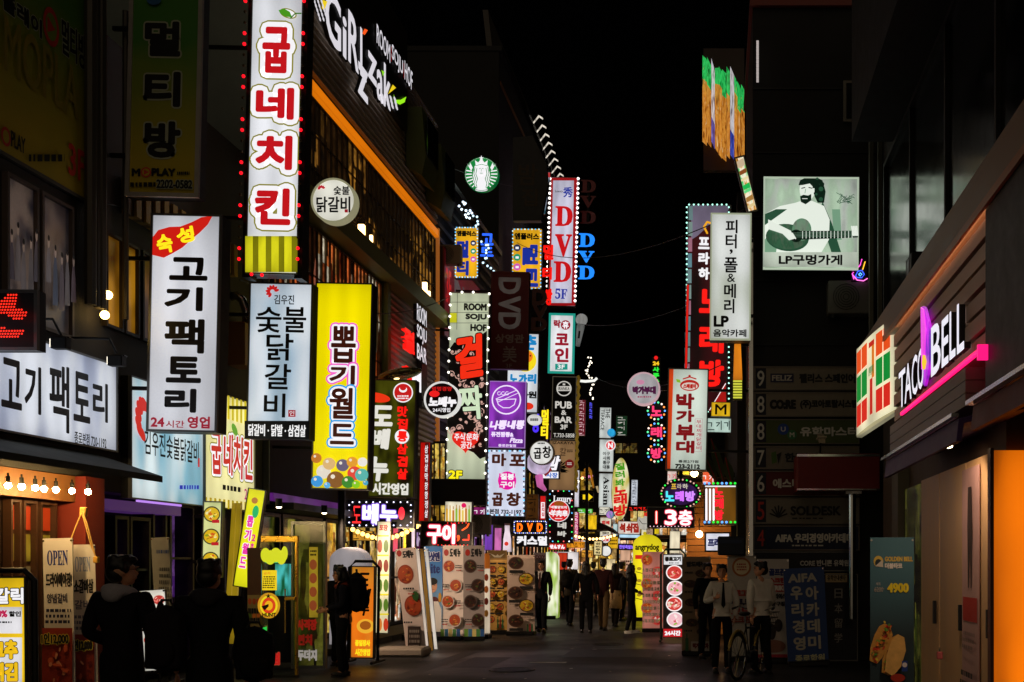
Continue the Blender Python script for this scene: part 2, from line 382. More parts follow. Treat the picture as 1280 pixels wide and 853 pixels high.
    def done(s):
        for n, g in s.parts.items():
            if n not in ('lettering', 'artwork_print') or len(g.calls) < 2: g.build(n, s.root); continue
            ids = sorted(set(g.calls)); bb = {}
            for f, c in zip(g.f, g.calls):
                b = bb.setdefault(c, [1e9, -1e9, 1e9, -1e9])
                for i in f: v = g.v[i]; b[0] = min(b[0], v[0]); b[1] = max(b[1], v[0]); b[2] = min(b[2], v[2]); b[3] = max(b[3], v[2])
            par = {c: c for c in ids}
            def find(c):
                while par[c] != c: c = par[c]
                return c
            for i, a in enumerate(ids):
                A = bb[a]; sa = max(A[1] - A[0], A[3] - A[2])
                for c in ids[:i]:
                    B = bb[c]; gap = math.hypot(max(0, A[0] - B[1], B[0] - A[1]), max(0, A[2] - B[3], B[2] - A[3]))
                    if gap < max(.018, .42 * max(sa, B[1] - B[0], B[3] - B[2]) * (.35 if n == 'lettering' else 1)): par[find(a)] = find(c)
            for r in sorted({find(c) for c in ids}):
                h = G(); mp = {}
                for f, m, c in zip(g.f, g.mi, g.calls):
                    if find(c) != r: continue
                    q = []
                    for i in f:
                        if i not in mp: mp[i] = len(h.v); h.v.append(g.v[i])
                        q.append(mp[i])
                    mt = g.ms[m]
                    if mt not in h.ms: h.ms.append(mt)
                    h.f.append(q); h.mi.append(h.ms.index(mt))
                h.build(n, s.root)
        return s
# ================================================================ SETTING
def asphalt():
    m, t, b = newmat('asphalt'); N, L = t.nodes, t.links
    tc = N.new('ShaderNodeTexCoord'); n1 = N.new('ShaderNodeTexNoise'); n1.inputs['Scale'].default_value = .35; n1.inputs['Detail'].default_value = 6
    n2 = N.new('ShaderNodeTexNoise'); n2.inputs['Scale'].default_value = 70; n2.inputs['Detail'].default_value = 4
    for n in (n1, n2): L.new(tc.outputs['Object'], n.inputs['Vector'])
    cr = N.new('ShaderNodeValToRGB'); cr.color_ramp.elements[0].position = .3; cr.color_ramp.elements[0].color = (.008, .0078, .0075, 1)
    cr.color_ramp.elements[1].position = .7; cr.color_ramp.elements[1].color = (.024, .022, .02, 1); L.new(n1.outputs[0], cr.inputs[0])
    mx = N.new('ShaderNodeMix'); mx.data_type = 'RGBA'; mx.blend_type = 'MULTIPLY'; mx.inputs[0].default_value = .7
    L.new(cr.outputs[0], mx.inputs[6]); L.new(n2.outputs[0], mx.inputs[7]); L.new(mx.outputs[2], b.inputs['Base Color'])
    r = N.new('ShaderNodeMapRange'); r.inputs[1].default_value = .35; r.inputs[2].default_value = .65; r.inputs[3].default_value = .32; r.inputs[4].default_value = .75
    L.new(n1.outputs[0], r.inputs[0]); L.new(r.outputs[0], b.inputs['Roughness'])
    bp = N.new('ShaderNodeBump'); bp.inputs['Strength'].default_value = .6; bp.inputs['Distance'].default_value = .012; L.new(n2.outputs[0], bp.inputs['Height']); L.new(bp.outputs[0], b.inputs['Normal'])
    return m
G().add([(-300,-60,0),(300,-60,0),(300,500,0),(-300,500,0)], [(0,1,2,3)], asphalt()).build('ground')['kind'] = 'structure'
g = G()
for x0, x1, y, w in ((662, 708, 828.5, .09), (712, 716, 836, .05), (740, 746, 812, .04), (835, 838, 820, .05), (690, 697, 768, .05), (905, 909, 835, .05)):
    d = gd(y); a, b = (x0 - CX) * d / F, (x1 - CX) * d / F
    g.add([(a, d - w, .004), (b, d - w*1.3, .004), (b, d + w, .004), (a, d + w*.7, .004)], [(0,1,2,3)], D('#d8d5cc', .7, var=.4, scale=14))
g.build('road_marking')['kind'] = 'structure'
XL, XR = -8.0, 2.4
def bx(name, a, b, mat, parent): return G().box(a, b, mat).build(name, parent)
def window(parent, X, d0, d1, z0, z1, pane, fm=None, nx=1, nz=1, side=1, f=.05, proud=.07):
    """a window set in a wall at X: frame and bars stand proud of the pane"""
    fm = fm or DKM; g = G(); xa, xb = X, X + side * proud
    g.box((xa, d0, z0), (xb, d0 + f, z1), fm); g.box((xa, d1 - f, z0), (xb, d1, z1), fm)
    g.box((xa, d0 + f, z0), (xb, d1 - f, z0 + f), fm); g.box((xa, d0 + f, z1 - f), (xb, d1 - f, z1), fm)
    for i in range(1, nx): y = d0 + (d1 - d0) * i / nx; g.box((xa, y - f/2, z0 + f), (xb - side*.008, y + f/2, z1 - f), fm)
    for i in range(1, nz): z = z0 + (z1 - z0) * i / nz; g.box((xa, d0 + f, z - f/3), (xb - side*.016, d1 - f, z + f/3), fm)
    w = g.build('window', parent); x = X + side * .02
    q = [(x, d0 + f, z0 + f), (x, d1 - f, z0 + f), (x, d1 - f, z1 - f), (x, d0 + f, z1 - f)]
    G().add(q if side > 0 else q[::-1], [(0,1,2,3)], pane).build('pane', w); return w
def dx(x, X=XL): return X * F / (x - CX)
WALLD = D('#3a3632', .8, var=.3, scale=2, bump=.2); WALLG = D('#8a938a', .8, var=.25, scale=2, bump=.2); CONC = D('#211f1d', .85, var=.3, scale=1.2, bump=.3)
# ---- left 1: grill restaurant under the long white sign
b1 = thing('restaurant_building', 'dark restaurant building at the left edge with bulb-lit wooden shopfront and pillar of red plaster', 'building', (XL, 10.7, 0))
def off(o): return o
def part_of(b):
    o = b.matrix_world.translation.copy()
    return lambda name, a, c, mat: bx(name, Vector(a) - o, Vector(c) - o, mat, b)
def winp(b, X, d0, d1, z0, z1, *a, **k):
    o = b.matrix_world.translation; return window(b, X - o.x, d0 - o.y, d1 - o.y, z0 - o.z, z1 - o.z, *a, **k)
p1 = part_of(b1)
p1('wall', (-16, 6, 2.75), (XL, dx(122), 15), WALLD); p1('back_wall', (-16, 6, 0), (-8.3, dx(122), 2.75), WALLD)
POST = lambda: PN('#8f7f78', .16, .6, 1.1, '#55607a')
for x0, x1 in ((2, 42), (46, 86)): winp(b1, XL, dx(x0), dx(x1), 4.42, 6.05, PN('#a0887a', .17 if x0 < 9 else .1, .75, 2.6, '#2c3c58', .5), D('#5a4c44', .6), f=.04)
g = G()
g.prism([(XL + .02, 8, 3.06), (XL + .02, 8, 2.9), (XL + .85, 8, 2.7), (XL + .85, 8, 2.78)], (0, dx(121) - 8, 0), D('#20261c', .7, var=.4))
aw = g.build('awning', b1); aw.location = -b1.matrix_world.translation
WOOD = D('#402614', .5, var=.35, scale=3, stretch=(1, 1, 8)); WOODL = D('#7a4e26', .5, var=.3, scale=3, stretch=(8, 8, 1))
p1('lintel', (-8.25, 8, 2.42), (-7.98, dx(92), 2.74), WOODL)
p1('shop_wall', (-8.3, 8, 0), (-8.22, dx(92), 2.42), D('#241408', .6))
for x0, x1 in ((-60, 11), (25, 38), (41, 58), (62, 82)):
    d0, d1 = dx(x0), dx(x1)
    w = winp(b1, -8.2, d0, d1, .15, 2.4, PN('#4a2a0c', .22, .8, 1.6, '#120804'), WOOD, f=.035, proud=.1)
    o = -b1.matrix_world.translation
    for z0, z1, m in ((2.05, 2.33, PN('#b8380f', .6, .3)), (1.68, 2.0, PN('#a08a28', .5, .8, 3.5, '#3a3a10')), (1.55, 1.62, E('#6a5530', .5)), (.9, 1.2, PN('#6a3a14', .25, .7, 3))):
        G().box((-8.2 + .025 + o.x, d0 + .05 + o.y, z0), (-8.2 + .04 + o.x, d1 - .05 + o.y, z1), m).build('curtain', w)
p1('red_pillar', (-8.3, dx(93), 0), (-7.86, dx(117), 2.74), D('#7c2614', .7, var=.2, scale=3, bump=.2))
tag(b1, None, None)
for i, (x, y) in enumerate(((10, 607), (27, 608.5), (44, 610), (55, 611.5), (70, 612.5), (90, 614), (110, 615))):
    c = at(x, y, dx(x, -7.6)); lb = thing('light_bulb', 'bare glowing bulb in the row under the dark awning over the shopfront', 'lamp', c, group='bulbs under the awning')
    G().ell((0,0,0), .034, E('#ffd890', 260, True), 12, 8).build('glass_bulb', lb, True)
    G().tube([(0,0,.03), (0,0,.1)], .022, BLK).tube([(0,0,.1), (0,0,.135)], .01, BLK).build('socket', lb)
# ---- left 2
b2 = thing('shop_building', 'narrow dark building with amber upper windows behind the tall grill sign', 'building', (XL, 17, 0)); p2 = part_of(b2)
p2('wall', (-16, dx(122), 2.6), (XL, 20.1, 8.6), WALLD); p2('back_wall', (-16, dx(122), 0), (-8.35, 20.1, 2.6), D('#1c1a1c', .8))
for x0, x1 in ((127, 149), (151, 169), (173, 192), (196, 222)): winp(b2, XL, dx(x0), dx(x1), 4.75, 6.0, PN('#c98a1c', .55, .75, 1.5, '#5a3005'), D('#2a2018', .6), nx=1, f=.04)
g = G()
for i in range(26): y = dx(150) + i * .13; g.box((XL + .02, y, 6.35), (XL + .12 + .04 * (i % 2), y + .13, 6.85), D('#a8862c' if i % 2 else '#6a5016', .6))
gg = g.build('balcony_cladding', b2); gg.location = -b2.matrix_world.translation
for x, y in ((135, 369), (131, 394)):
    lb = thing('globe_lamp', 'round warm lamp hanging outside the amber window, ' + ('the upper' if y < 380 else 'the lower') + ' of the two', 'lamp', at(x, y, dx(x, -7.8)), group='globe lamps at the amber window')
    G().ell((0,0,0), .055, E('#ffd070', 14, True), 14, 9).build('globe', lb, True); G().tube([(0,0,.05), (0,0,.3)], .008, BLK).build('cord', lb)
PURP = lambda s: SHOP(s, ('#0a060c', '#160a1c', '#5a2a80', '#0a0808', '#b070d8', '#200c1c'), .55, 2.2, 1.1)
for i, (x0, x1, z) in enumerate(((119, 137, 2.3), (139, 165, 2.3), (168, 186, 2.55), (190, 221, 2.55), (238, 262, 2.4))):
    winp(b2, -8.33, dx(x0, -8.3), dx(x1, -8.3), .1, z, PURP(i), D('#1a1216', .4, .5), nx=1, nz=3, f=.05, proud=.3)
p2('purple_fascia', (-8.35, dx(119), 2.36), (-7.95, dx(222), 2.5), E('#8a50b8', .16)); p2('led_strip', (-7.98, dx(168), 2.5), (-7.94, dx(222), 2.55), E('#c890ff', .9))
# pipes on the corner between both
for i, x in enumerate((113, 121, 126, 157)):
    c = at(x, 400, dx(x, -7.85)); t = G().tube([(0,0,4.9), (0,0,9)], .04 if i % 2 else .07, D('#4a443c', .5, .4), 8).build('drain_pipe'); t.location = (c.x, c.y, 0)
    tag(t, ('broad dark', 'thin dark', 'dark', 'slim dark')[i] + ' drain pipe running up the wall ' + ('right of the yellow wall banner', 'between the posters and the amber windows', 'left of the amber windows', 'above the amber windows beside the green banner')[i], 'pipe')
# ---- left 3: louvred building with orange strip
b3 = thing('louvred_building', 'louvre clad bar building with glowing orange strip and two glazed storeys', 'building', (XL, 26, 0)); p3 = part_of(b3); o3 = -b3.matrix_world.translation
p3('wall', (-18, 20.15, 2.7), (XL, 32.4, 14.2), D('#2a2622', .8, var=.3)); p3('back_wall', (-18, 20.15, 0), (-8.4, 32.4, 2.7), D('#1a1614', .8))
p3('end_panel', (-18, 20.1, 2.7), (-7.9, 20.14, 14), WALLG)
g = G(); LV = D('#9a8c7c', .55, .2, .3, 2)
for i in range(19): z = 11.3 + i * .153; g.prism([(XL + .005, 20.2, z), (XL + .09, 20.2, z + .03), (XL + .05, 20.2, z + .13), (XL + .005, 20.2, z + .135)], (0, 12.2, 0), LV)
for i in range(25): z = 4.5 + i * .155; g.prism([(XL + .005, 27.4, z), (XL + .09, 27.4, z + .03), (XL + .05, 27.4, z + .13), (XL + .005, 27.4, z + .135)], (0, 4.8, 0), LV)
g.build('louver_cladding', b3).location = o3
p3('orange_strip', (XL, 20.2, 10.93), (XL + .11, 32.35, 11.13), PN('#ff860c', .98, .15, .5))
p3('corner_strip', (XL, 32.36, 4.3), (XL + .12, 32.44, 11.2), E('#b86a2a', .5))
OLV = D('#75763a', .5, .2, .3)
p3('balcony_beam', (XL, 20.2, 8.35), (XL + .45, 32.3, 8.72), OLV); p3('corner_post', (XL, 27.05, 4.4), (XL + .2, 27.3, 8.35), OLV)
BRZ = D('#5a4a34', .4, .6); AMB = SHOP(4, ('#0c0805', '#1a1008', '#30200c', '#080605', '#6a441c', '#e09a38', '#140e0a'), .45, .8, .6)
AMB2 = SHOP(9, ('#0c0604', '#4a2008', '#140a06', '#a87038', '#e06a30', '#1a100a', '#f8e8c8', '#8a3014'), .8, 1.3, .4)
winp(b3, XL, 20.4, 32.2, 8.75, 10.85, AMB, BRZ, nx=34, nz=3, f=.035, proud=.07); winp(b3, XL, 20.4, 27.0, 4.5, 8.3, AMB2, BRZ, nx=26, nz=4, f=.035, proud=.07)
for d0, d1, z0, z1 in ((29.0, 30.3, 11.55, 13.3), (31.0, 32.2, 11.3, 13.1)):
    g = G(); m = D('#4a5224', .6, var=.3)
    g.prism([(XL + .1, d0, z0 + .25), (XL + .1, d0, z1), (XL + .5, d0, z1), (XL + .6, d0, z0 + .5), (XL + .5, d0, z0)], (0, d1 - d0, 0), m); g.build('oriel_box', b3).location = o3
    G().box((XL + .602, d0 + .1, z0 + .55), (XL + .63, d1 - .1, z1 - .2), GL()).build('oriel_pane', b3).location = o3
for x, y, s in ((452, 293, 1), (446, 299, .6), (531, 362, .9), (536, 370, .6), (464, 300, .5)):
    d = dx(x, -7.75); c = at(x, y, d); lb = thing('wall_lantern', 'small warm lantern glowing on the dark glazed front of the louvred bar', 'lamp', c, group='lanterns on the louvred bar')
    G().box((-.06*s, -.06*s, -.2*s), (.06*s, .06*s, .2*s), E('#ffd488', 7)).build('glow_glass', lb); G().box((-.08*s, -.08*s, .2*s), (.08*s, .08*s, .25*s), BLK).build('cap', lb)
# ---- left shopfronts further on
Y1 = ('#3a1c06', '#f0b838', '#a86420', '#ffe890', '#5a3010', '#ffd860', '#241004'); P1 = ('#0a0408', '#6a3a90', '#f0d8f0', '#b02878', '#120810', '#c8a0e8', '#401040')
R1 = ('#2a0a04', '#e04a20', '#ffe0b0', '#8a3010', '#ffb860', '#401004', '#f8f0e0'); G1 = ('#080a04', '#4a5a14', '#141804', '#8a8a30', '#0c1006')
def shops(b, segs, X=XL, side=1):
    o = b.matrix_world.translation
    for i, (d0, d1, z0, z1, pal, s, sx) in enumerate(segs):
        window(b, X - o.x, d0 - o.y, d1 - o.y, z0, z1, SHOP(i * 3 + d0, pal, s, sx * .42, .9), DKM, nx=max(1, int((d1 - d0) / .9)), nz=2, f=.07, proud=.12, side=side)
shops(b3, ((20.4, 21.6, .1, 2.6, G1, .35, 2), (21.7, 23.9, .1, 2.6, G1, .5, 2), (24.1, 26.0, .1, 2.6, Y1, 1.0, 4), (26.1, 28.2, .1, 2.6, Y1, 1.1, 4), (28.3, 30.2, .1, 2.5, R1, 1.0, 3), (30.3, 32.2, .1, 2.6, P1, .9, 3)), X=-8.38)
p3('canopy', (XL - .38, 20.2, 2.62), (XL + .5, 32.3, 2.74), BLK); p3('purple_fascia', (XL, 20.3, 2.78), (XL + .1, 23.8, 2.92), PN('#9a3cc0', .28, .6, 2))
p3('led_strip', (XL + .5, 24.2, 2.6), (XL + .53, 32.2, 2.64), E('#ffb870', 2.5))
bsp = (('dark_building', 'low dark building beyond the louvred bar with lit purple and gold windows', 32.5, 42, 13, ((32.6, 35.2, .1, 2.5, P1, .9, 3), (35.4, 38, .1, 2.6, P1, 1.0, 2.5), (38.2, 41.8, .1, 2.7, P1, .8, 3), (32.7, 35.6, 3.4, 4.9, Y1, 1.1, 3), (36.0, 39, 3.2, 4.6, Y1, .7, 4), (39.2, 41.8, 6, 7.4, P1, .25, 2))),
       ('office_building', 'tall dark building on the left carrying the roof billboard', 42.05, 60, 20.6, ((42.2, 46, .1, 2.8, R1, 1.1, 3), (46.3, 51, .1, 2.8, R1, 1.2, 2.5), (51.3, 59.6, .1, 2.9, Y1, 1.1, 2.5), (43, 50, 4.2, 5.6, Y1, .5, 2), (52, 58, 7, 9, P1, .2, 1))))
for nm, lab, d0, d1, H, segs in bsp:
    b = thing(nm, lab, 'building', (XL, (d0 + d1) / 2, 0)); pp = part_of(b); pp('wall', (-20, d0, 0), (XL - .03, d1, H), CONC); pp('roof', (-20, d0 - .05, H), (XL + .1, d1, H + .18), DKM)
    shops(b, segs); pp('canopy', (XL - .03, d0 + .1, 2.85), (XL + .6, d1 - .1, 2.97), BLK)
    g = G()
    for i in range(int((H - 5) / .4)): g.box((XL - .03, d0 + .2, 5 + i * .4), (XL + .02, d1 - .2, 5.12 + i * .4), D('#4a4540', .6))
    if d0 < 40: g.build('louver_cladding', b).location = -b.matrix_world.translation
# roof billboard and row of cornice lamps
rb = thing('roof_billboard', 'dim unlit billboard leaning over the roof of the tall left building', 'billboard', (XL - .2, 48, 19.4)); 
G().prism([(.0, -5.6, .2), (-.3, -5.6, 2.9), (-.5, -5.6, 2.9), (-.2, -5.6, .2)], (0, 11.5, 0), D('#4a4540', .6)).build('panel', rb)
G().box((.02, -5.7, .05), (.2, 6, .2), D('#8a5a30', .5)).build('edge_strip', rb)
g = G(); [g.tube([(-.3, y, 1.2), (-1.8, y, 1.2)], .05, STEEL, 6) for y in (-4, -1, 2, 5)]; g.build('strut', rb)
for i in range(8):
    d = 49.2 + i * .95; lp = thing('cornice_lamp', 'small bright lamp in the row along the roof edge of the tall left building', 'lamp', (XL + .25, d, 21 - .03 * i), group='lamps along the roof edge')
    G().prism([(-.2, 0, -.3), (.08, 0, .06), (.26, 0, -.06), (.26, 0, -.12), (.09, 0, -.01), (-.17, 0, -.32)], (0, .07, 0), PN('#f2e8d8', .95, .6, 5)).build('lamp_head', lp); G().box((-.5, .02, -.4), (-.2, .1, -.3), STEEL).build('arm', lp)
# ---- far end
b = thing('end_building', 'dark building closing the far end of the lane with bright warm shopfronts', 'building', (-3, 61, 0)); pp = part_of(b)
pp('wall', (-8, 61.1, 0), (6, 70, 11.5), CONC)
for i, (x0, x1, z0, z1, pal, s) in enumerate(((-7.9, -6.9, .15, 2.9, R1, 1.1), (-6.8, -5.3, .1, 2.7, Y1, 1.15), (-5.2, -4.0, .2, 2.9, R1, 1.0), (-3.9, -2.6, .1, 2.8, Y1, 1.2), (-2.5, -1.2, .1, 2.8, R1, 1.1), (-7.8, -6.4, 3.3, 4.4, Y1, .9), (-6.2, -4.9, 3.2, 4.2, R1, .8), (-4.6, -3.4, 3.3, 4.5, Y1, .8), (-3.2, -1.4, 3.2, 4.3, R1, .7), (-7.6, -6.6, 5.6, 6.6, Y1, .35), (-5.4, -4.2, 7.6, 8.1, Y1, .15))):
    w = G().box((x0 + 3, -.1, z0), (x1 + 3, .09, z1), SHOP(i + 50, pal, s * 1.3, 2.0, 1.6)).build('shop_window', b)
    g = G()
    for f in (0, .33, .66, 1): xx = x0 + 3 + (x1 - x0) * f; g.box((xx - .025, -.13, z0), (xx + .025, -.1, z1), DKM)
    g.box((x0 + 3, -.13, z1), (x1 + 3, -.09, z1 + .06), DKM); g.build('frame', w)
for x in (-6.85, -5.25, -3.95, -2.55): pp('pier', (x - .06, 60.85, 0), (x + .06, 61.05, 3.1), DKM)
pp('canopy', (-7.9, 60.3, 3.0), (-1, 60.98, 3.1), D('#5a3a1a', .6))
# small lit windows far up the lane
# ---- right: front-facing block with the tenants' directory
b = thing('directory_building', 'dark block on the right carrying the floor directory panels, its front facing us', 'building', (1.6, 19.5, 0)); pp = part_of(b); o = -b.matrix_world.translation
X0 = at(941, 0, 19.5).x
pp('wall', (X0, 19.55, 0), (7, 24, 11.2), D('#1e1c1a', .8, var=.25, scale=1.5)); g = G()
for i in range(9): g.box((X0 - .01, 19.52, 1 + i * 1.1), (7, 19.56, 1.02 + i * 1.1), BLK)
g.build('panel_joint', b).location = o
pp('parapet', (X0 - .05, 19.45, 11.2), (7, 24, 11.35), D('#7a2a1c', .5))
pp('corner_pole', (X0 - .07, 19.4, 0), (X0 - .0, 19.52, 7.2), CHR)
c = at(1054, 127, 19.5); w = G(); w.box((c.x, 19.48, c.z - .35), (c.x + .45, 19.53, c.z + .35), D('#7a7468', .6)); w = w.build('window', b); w.location = o
G().box((c.x + .05, 19.46, c.z - .3), (c.x + .45, 19.478, c.z + .3), GL()).build('pane', w)
# ---- right: corner building with the taco shop
b4 = thing('corner_building', 'corner building on the right with timber fascia, slatted shop cladding and dark upper glazing', 'building', (XR, 12, 0)); p4 = part_of(b4); o4 = -b4.matrix_world.translation
p4('wall', (XR + .1, 5, 3.0), (12, 17.0, 11.5), D('#2c2926', .8)); p4('shop_wall', (XR + .1, 9.8, 0), (12, 17.0, 3.0), D('#4a382a', .7))
p4('upper_wall', (XR + .6, 17.02, 0), (XR + .95, 17.4, 10), D('#4c4c42', .7))
g = G()
for i in range(9): g.box((XR - .1 + i * .13, 17.05, 4.5), (XR - .04 + i * .13, 17.13, 10), D('#6a6a5c', .5, .3))
g.build('corrugated_panel', b4).location = o4
TIMB = D('#94785f', .5, var=.25, scale=3, stretch=(1, .3, 3)); SLAT = D('#c4a48a', .5, var=.25, scale=3, stretch=(1, .3, 3))
XF = 2.1                                                         # front of the shop fascia
p4('timber_beam', (XF, 5, 4.5), (XR + .1, 16.9, 4.82), TIMB); p4('soffit_lip', (XF - .015, 5, 4.43), (XF + .012, 16.9, 4.499), D('#b8763a', .45))
p4('added_slat_light', (XF + .02, 8.9, 4.475), (XF + .045, 13.7, 4.495), E('#f0b890', 9, True))  # unseen strip added behind the lip to brighten the slats
w = winp(b4, XR + .08, 5.5, 16.4, 4.86, 7.4, GL('#07080a', .09), BLK, nx=5, f=.06, side=-1)
p4('overhang', (XR - .55, 5, 7.4), (XR + .1, 15.5, 9.6), D('#1c1a18', .7))
g = G()
for i in range(6): g.box((XF + .05 - .008 * (i % 2), 9.0, 3.36 + i * .18), (XR - .06, 13.7, 3.36 + i * .18 + .137), SLAT)
g.box((XR - .06, 8.98, 3.3), (XR + .095, 13.75, 4.5), BLK); g.build('slat_cladding', b4).location = o4
g = G()
for i in range(3): g.box((XF - .05, 9.35, 2.95 + i * .107), (XR + .09, 13.4, 2.95 + i * .107 + .1), D('#8a7c6c', .5, var=.3))
g.build('plank_board', b4).location = o4
p4('neon_line', (XF - .06, 8.9, 3.295), (XF - .03, 12.6, 3.325), E('#ff1464', 2.0)); p4('neon_end', (XF - .06, 8.86, 3.24), (XF + .02, 8.895, 3.36), E('#ff1878', 1.2))
for d0, d1, m, z in ((8.9, 12.7, D('#4a2c68', .6), 2.93), (5.5, 8.4, D('#701818', .6), 2.95)):
    g = G(); g.prism([(XR + .09, d0, z), (XR - .5, d0, z - .14), (XR - .52, d0, z - .32), (XR - .48, d0, z - .32), (XR - .46, d0, z - .18), (XR + .09, d0, z - .05)], (0, d1 - d0, 0), m); a = g.build('awning', b4); a.location = o4
    G().box((XR - .56, d0, z - .13), (XR - .5, d1, z - .1), CHR).build('awning_rail', a)
DW = D('#c8a070', .5, var=.2, scale=2.5, stretch=(2, 2, .4))
for d0, d1 in ((9.8, 10.9), (10.94, 12.2), (12.24, 13.3)): w = p4('timber_door', (XR, d0, .05), (XR + .09, d1, 2.62), DW); G().box((XR - .04 + o4.x, d0 + .1 + o4.y, 1.0), (XR - .01 + o4.x, d0 + .16 + o4.y, 1.25), BLK).build('handle', w)
p4('orange_glow_wall', (XR - .02, 9.72, 0), (6, 9.79, 2.62), PN('#ff7a06', .92, .55, .7, '#a83c04', .06)); p4('end_post', (XR - .06, 9.7, 0), (XR - .03, 9.8, 2.64), D('#5a2a10', .5))  # orange wall: the light falling on it is put into its glow
p4('column', (XR - .05, 14.7, 0), (XR + .1, 15.2, 3), D('#5a5440', .6)); p4('shop_pane', (XR + .02, 13.4, .1), (XR + .08, 14.6, 2.6), SHOP(77, G1, .25, 2))
p4('fascia_box', (XF + .02, 6.5, 3.0), (XR + .09, 8.95, 4.49), BLK)
for d, z in ((13.0, 5.05), ): 
    c = Vector((XR - .08, d, 4.83)); sp = thing('loudspeaker', 'black box loudspeaker standing on the timber beam', 'speaker', c)
    G().box((-.12, -.2, 0), (.12, .2, .34), BLK).build('speaker_box', sp, bevel=.015); G().ell((-.122, 0, .2), (.01, .1, .1), STEEL).build('cone', sp)
# ---- right side of the lane behind
b = thing('lane_building', 'dark building along the right side of the lane behind the hanging signs', 'building', (.5, 40, 0)); pp = part_of(b)
pp('wall', (.45, 24.05, 0), (9, 60.9, 9.5), CONC); shops(b, ((24.3, 30, .1, 2.8, Y1, 1.0, 2), (30.3, 40, .1, 2.8, R1, 1.0, 2), (40.5, 59, .1, 2.9, P1, .9, 1.5)), X=.44, side=-1)
k = thing('timber_kiosk', 'orange timber clad kiosk with warm lamp light under the oval karaoke sign', 'kiosk', (-.1, 25, 0)); g = G()
for i in range(24): g.box((-.55, .0, .1 + i * .14), (.5, .03 + .02 * (i % 2), .225 + i * .14), D('#b0702c', .55, var=.3, scale=3, stretch=(.5, 1, 4)))
g.build('plank_front', k); G().box((-.53, .06, 0), (.5, 3, 3.5), D('#4a3018', .7)).build('body', k); G().box((-.75, -.7, 3.5), (.5, 3, 3.6), DKM).build('roof', k)
for i, (x, y, d) in enumerate(((868, 592, 23.4), (902, 688, 24.2), (874, 668, 24.6))):
    lb = thing('globe_lamp', ('bright globe lamp between the white stew sign and the oval sign', 'small warm lamp beside the white lettered lightbox', 'warm lamp on the timber kiosk right of the number board')[i], 'lamp', at(x, y, d))
    G().ell((0,0,0), .075, E('#ffcf8a', 30, True), 12, 8).build('globe', lb, True); G().tube([(0,0,.07), (0,0,.35)], .012, BLK).build('cord', lb)

# added lamps under the shop canopies to brighten the banners and doors in front
def added_fill_lamp(label, loc, aim, power, col, size=55, grp=None):
    t = thing('added_lamp', label, 'lamp', loc, group=grp); G().tube([(0, 0, 0), (0, 0, .14)], .055, BLK, 12).build('lamp_can', t); G().ell((0, 0, -.005), (.045, .045, .02), E('#ffe2b0', 12)).build('lamp_glass', t, True)
    l = bpy.data.lights.new('lamp_light', 'SPOT'); l.energy = power; l.color = col; l.spot_size = R_(size); l.spot_blend = .6; l.shadow_soft_size = .05
    o = bpy.data.objects.new('lamp_light', l); COL.objects.link(o); o.parent = t; o.location = (0, 0, -.04); o.rotation_euler = (Vector(aim) - Vector(loc)).to_track_quat('-Z', 'Y').to_euler()
WARM = (1, .72, .5)
for i, (x, y, z, ax, ay, az, pw) in enumerate(((-7.3, 21.2, 2.6, -5.4, 24.6, .9, 520), (-7.3, 19.0, 2.6, -5.7, 20.8, .9, 240), (-7.3, 24.6, 2.7, -4.6, 26.8, .9, 420), (-7.3, 29.5, 2.75, -3.5, 29, .9, 260))):
    added_fill_lamp('small warm lamp added under the canopy of the left shopfronts', (x, y, z), (ax, ay, az), pw, WARM, 60, 'added lamps under the left canopies')
for i, (x, y, z, ax, ay, az, pw) in enumerate(((.2, 21.6, 2.9, -1.2, 24, .8, 90), (1.98, 10.0, 2.74, 2.4, 11.6, .6, 38), (2.1, 10.3, 2.72, 1.85, 12, 1.2, 22))):  # added to brighten banners, doors and the taco banner
    added_fill_lamp(('small warm lamp added at the kiosk roof edge', 'small warm lamp added over the timber doors', 'small warm lamp added above the taco banner')[i], (x, y, z), (ax, ay, az), pw, WARM, 75 if i != 1 else 130)
# ================================================================ SIGNS
WHT = lambda s=.86: PN('#eef0f6', s, .3, .8)
def hang(name, label, cat, x0, y0, x1, y1, d, face, depth=.22, rim=.03, rimm=None, Xw=None, yaw=0, lean=LEAN, group=None, cm=None):
    s = Sign(name, label, cat, x0, y0, x1, y1, d, lean, yaw, group); s.cab(depth, face, rim, cm, rimm)
    if Xw is not None: s.arms(Xw)
    return s
RED = E('#c4141c', .95); REDH = E('#ff1a14', 1.0); WH = E('#f4f2f6', 1.0); BLU = E('#1428b4', .8)
# -- chicken sign, tall with red flower bulbs
s = hang('chicken_sign', 'tall white lightbox of red syllables in olive outlines edged with red bulbs', 'sign', 311, -14, 376, 343, 17.6, WHT(.9), .3, .02, Xw=XL)
OLI = E('#98922c', .75)
def leafed(ch, x0, y0, x1, y1): s.text(ch, x0, y0, x1, y1, RED, 2.3, out=((WH, 5.0), (OLI, 8.2), (WH, 6.3)))
leafed('굽', 328, 34, 363, 92); leafed('네', 320, 110, 368, 150); leafed('치', 320, 170, 366, 213); leafed('킨', 319, 236, 364, 282)
s.circ(361, 18, 11, OLI, 6, rot=-.3).circ(361, 18, 9.4, WH, 4.6, rot=-.3).poly([(349,14),(356,12),(363,16),(366,23),(357,22),(351,18)], E('#4a9a1e', .9)).line([(364,24),(370,18),(377,18)], 1.6, E('#3c7a18', .8))
s.sheet(307.5, 296, 371.5, 341, PN('#e6e020', .85, .35, 2)); 
for i in range(4): x = 309 + i * 16.2; s.sheet(x + 8, 296, x + 15, 341, PN('#8e8a10', .8, .3, 2))
P = []
for i in range(26): y = -10 + i * 13.4; P.append((314.5 - .025 * y - 6, y)); P.append((378.5 - .025 * y + 3, y))
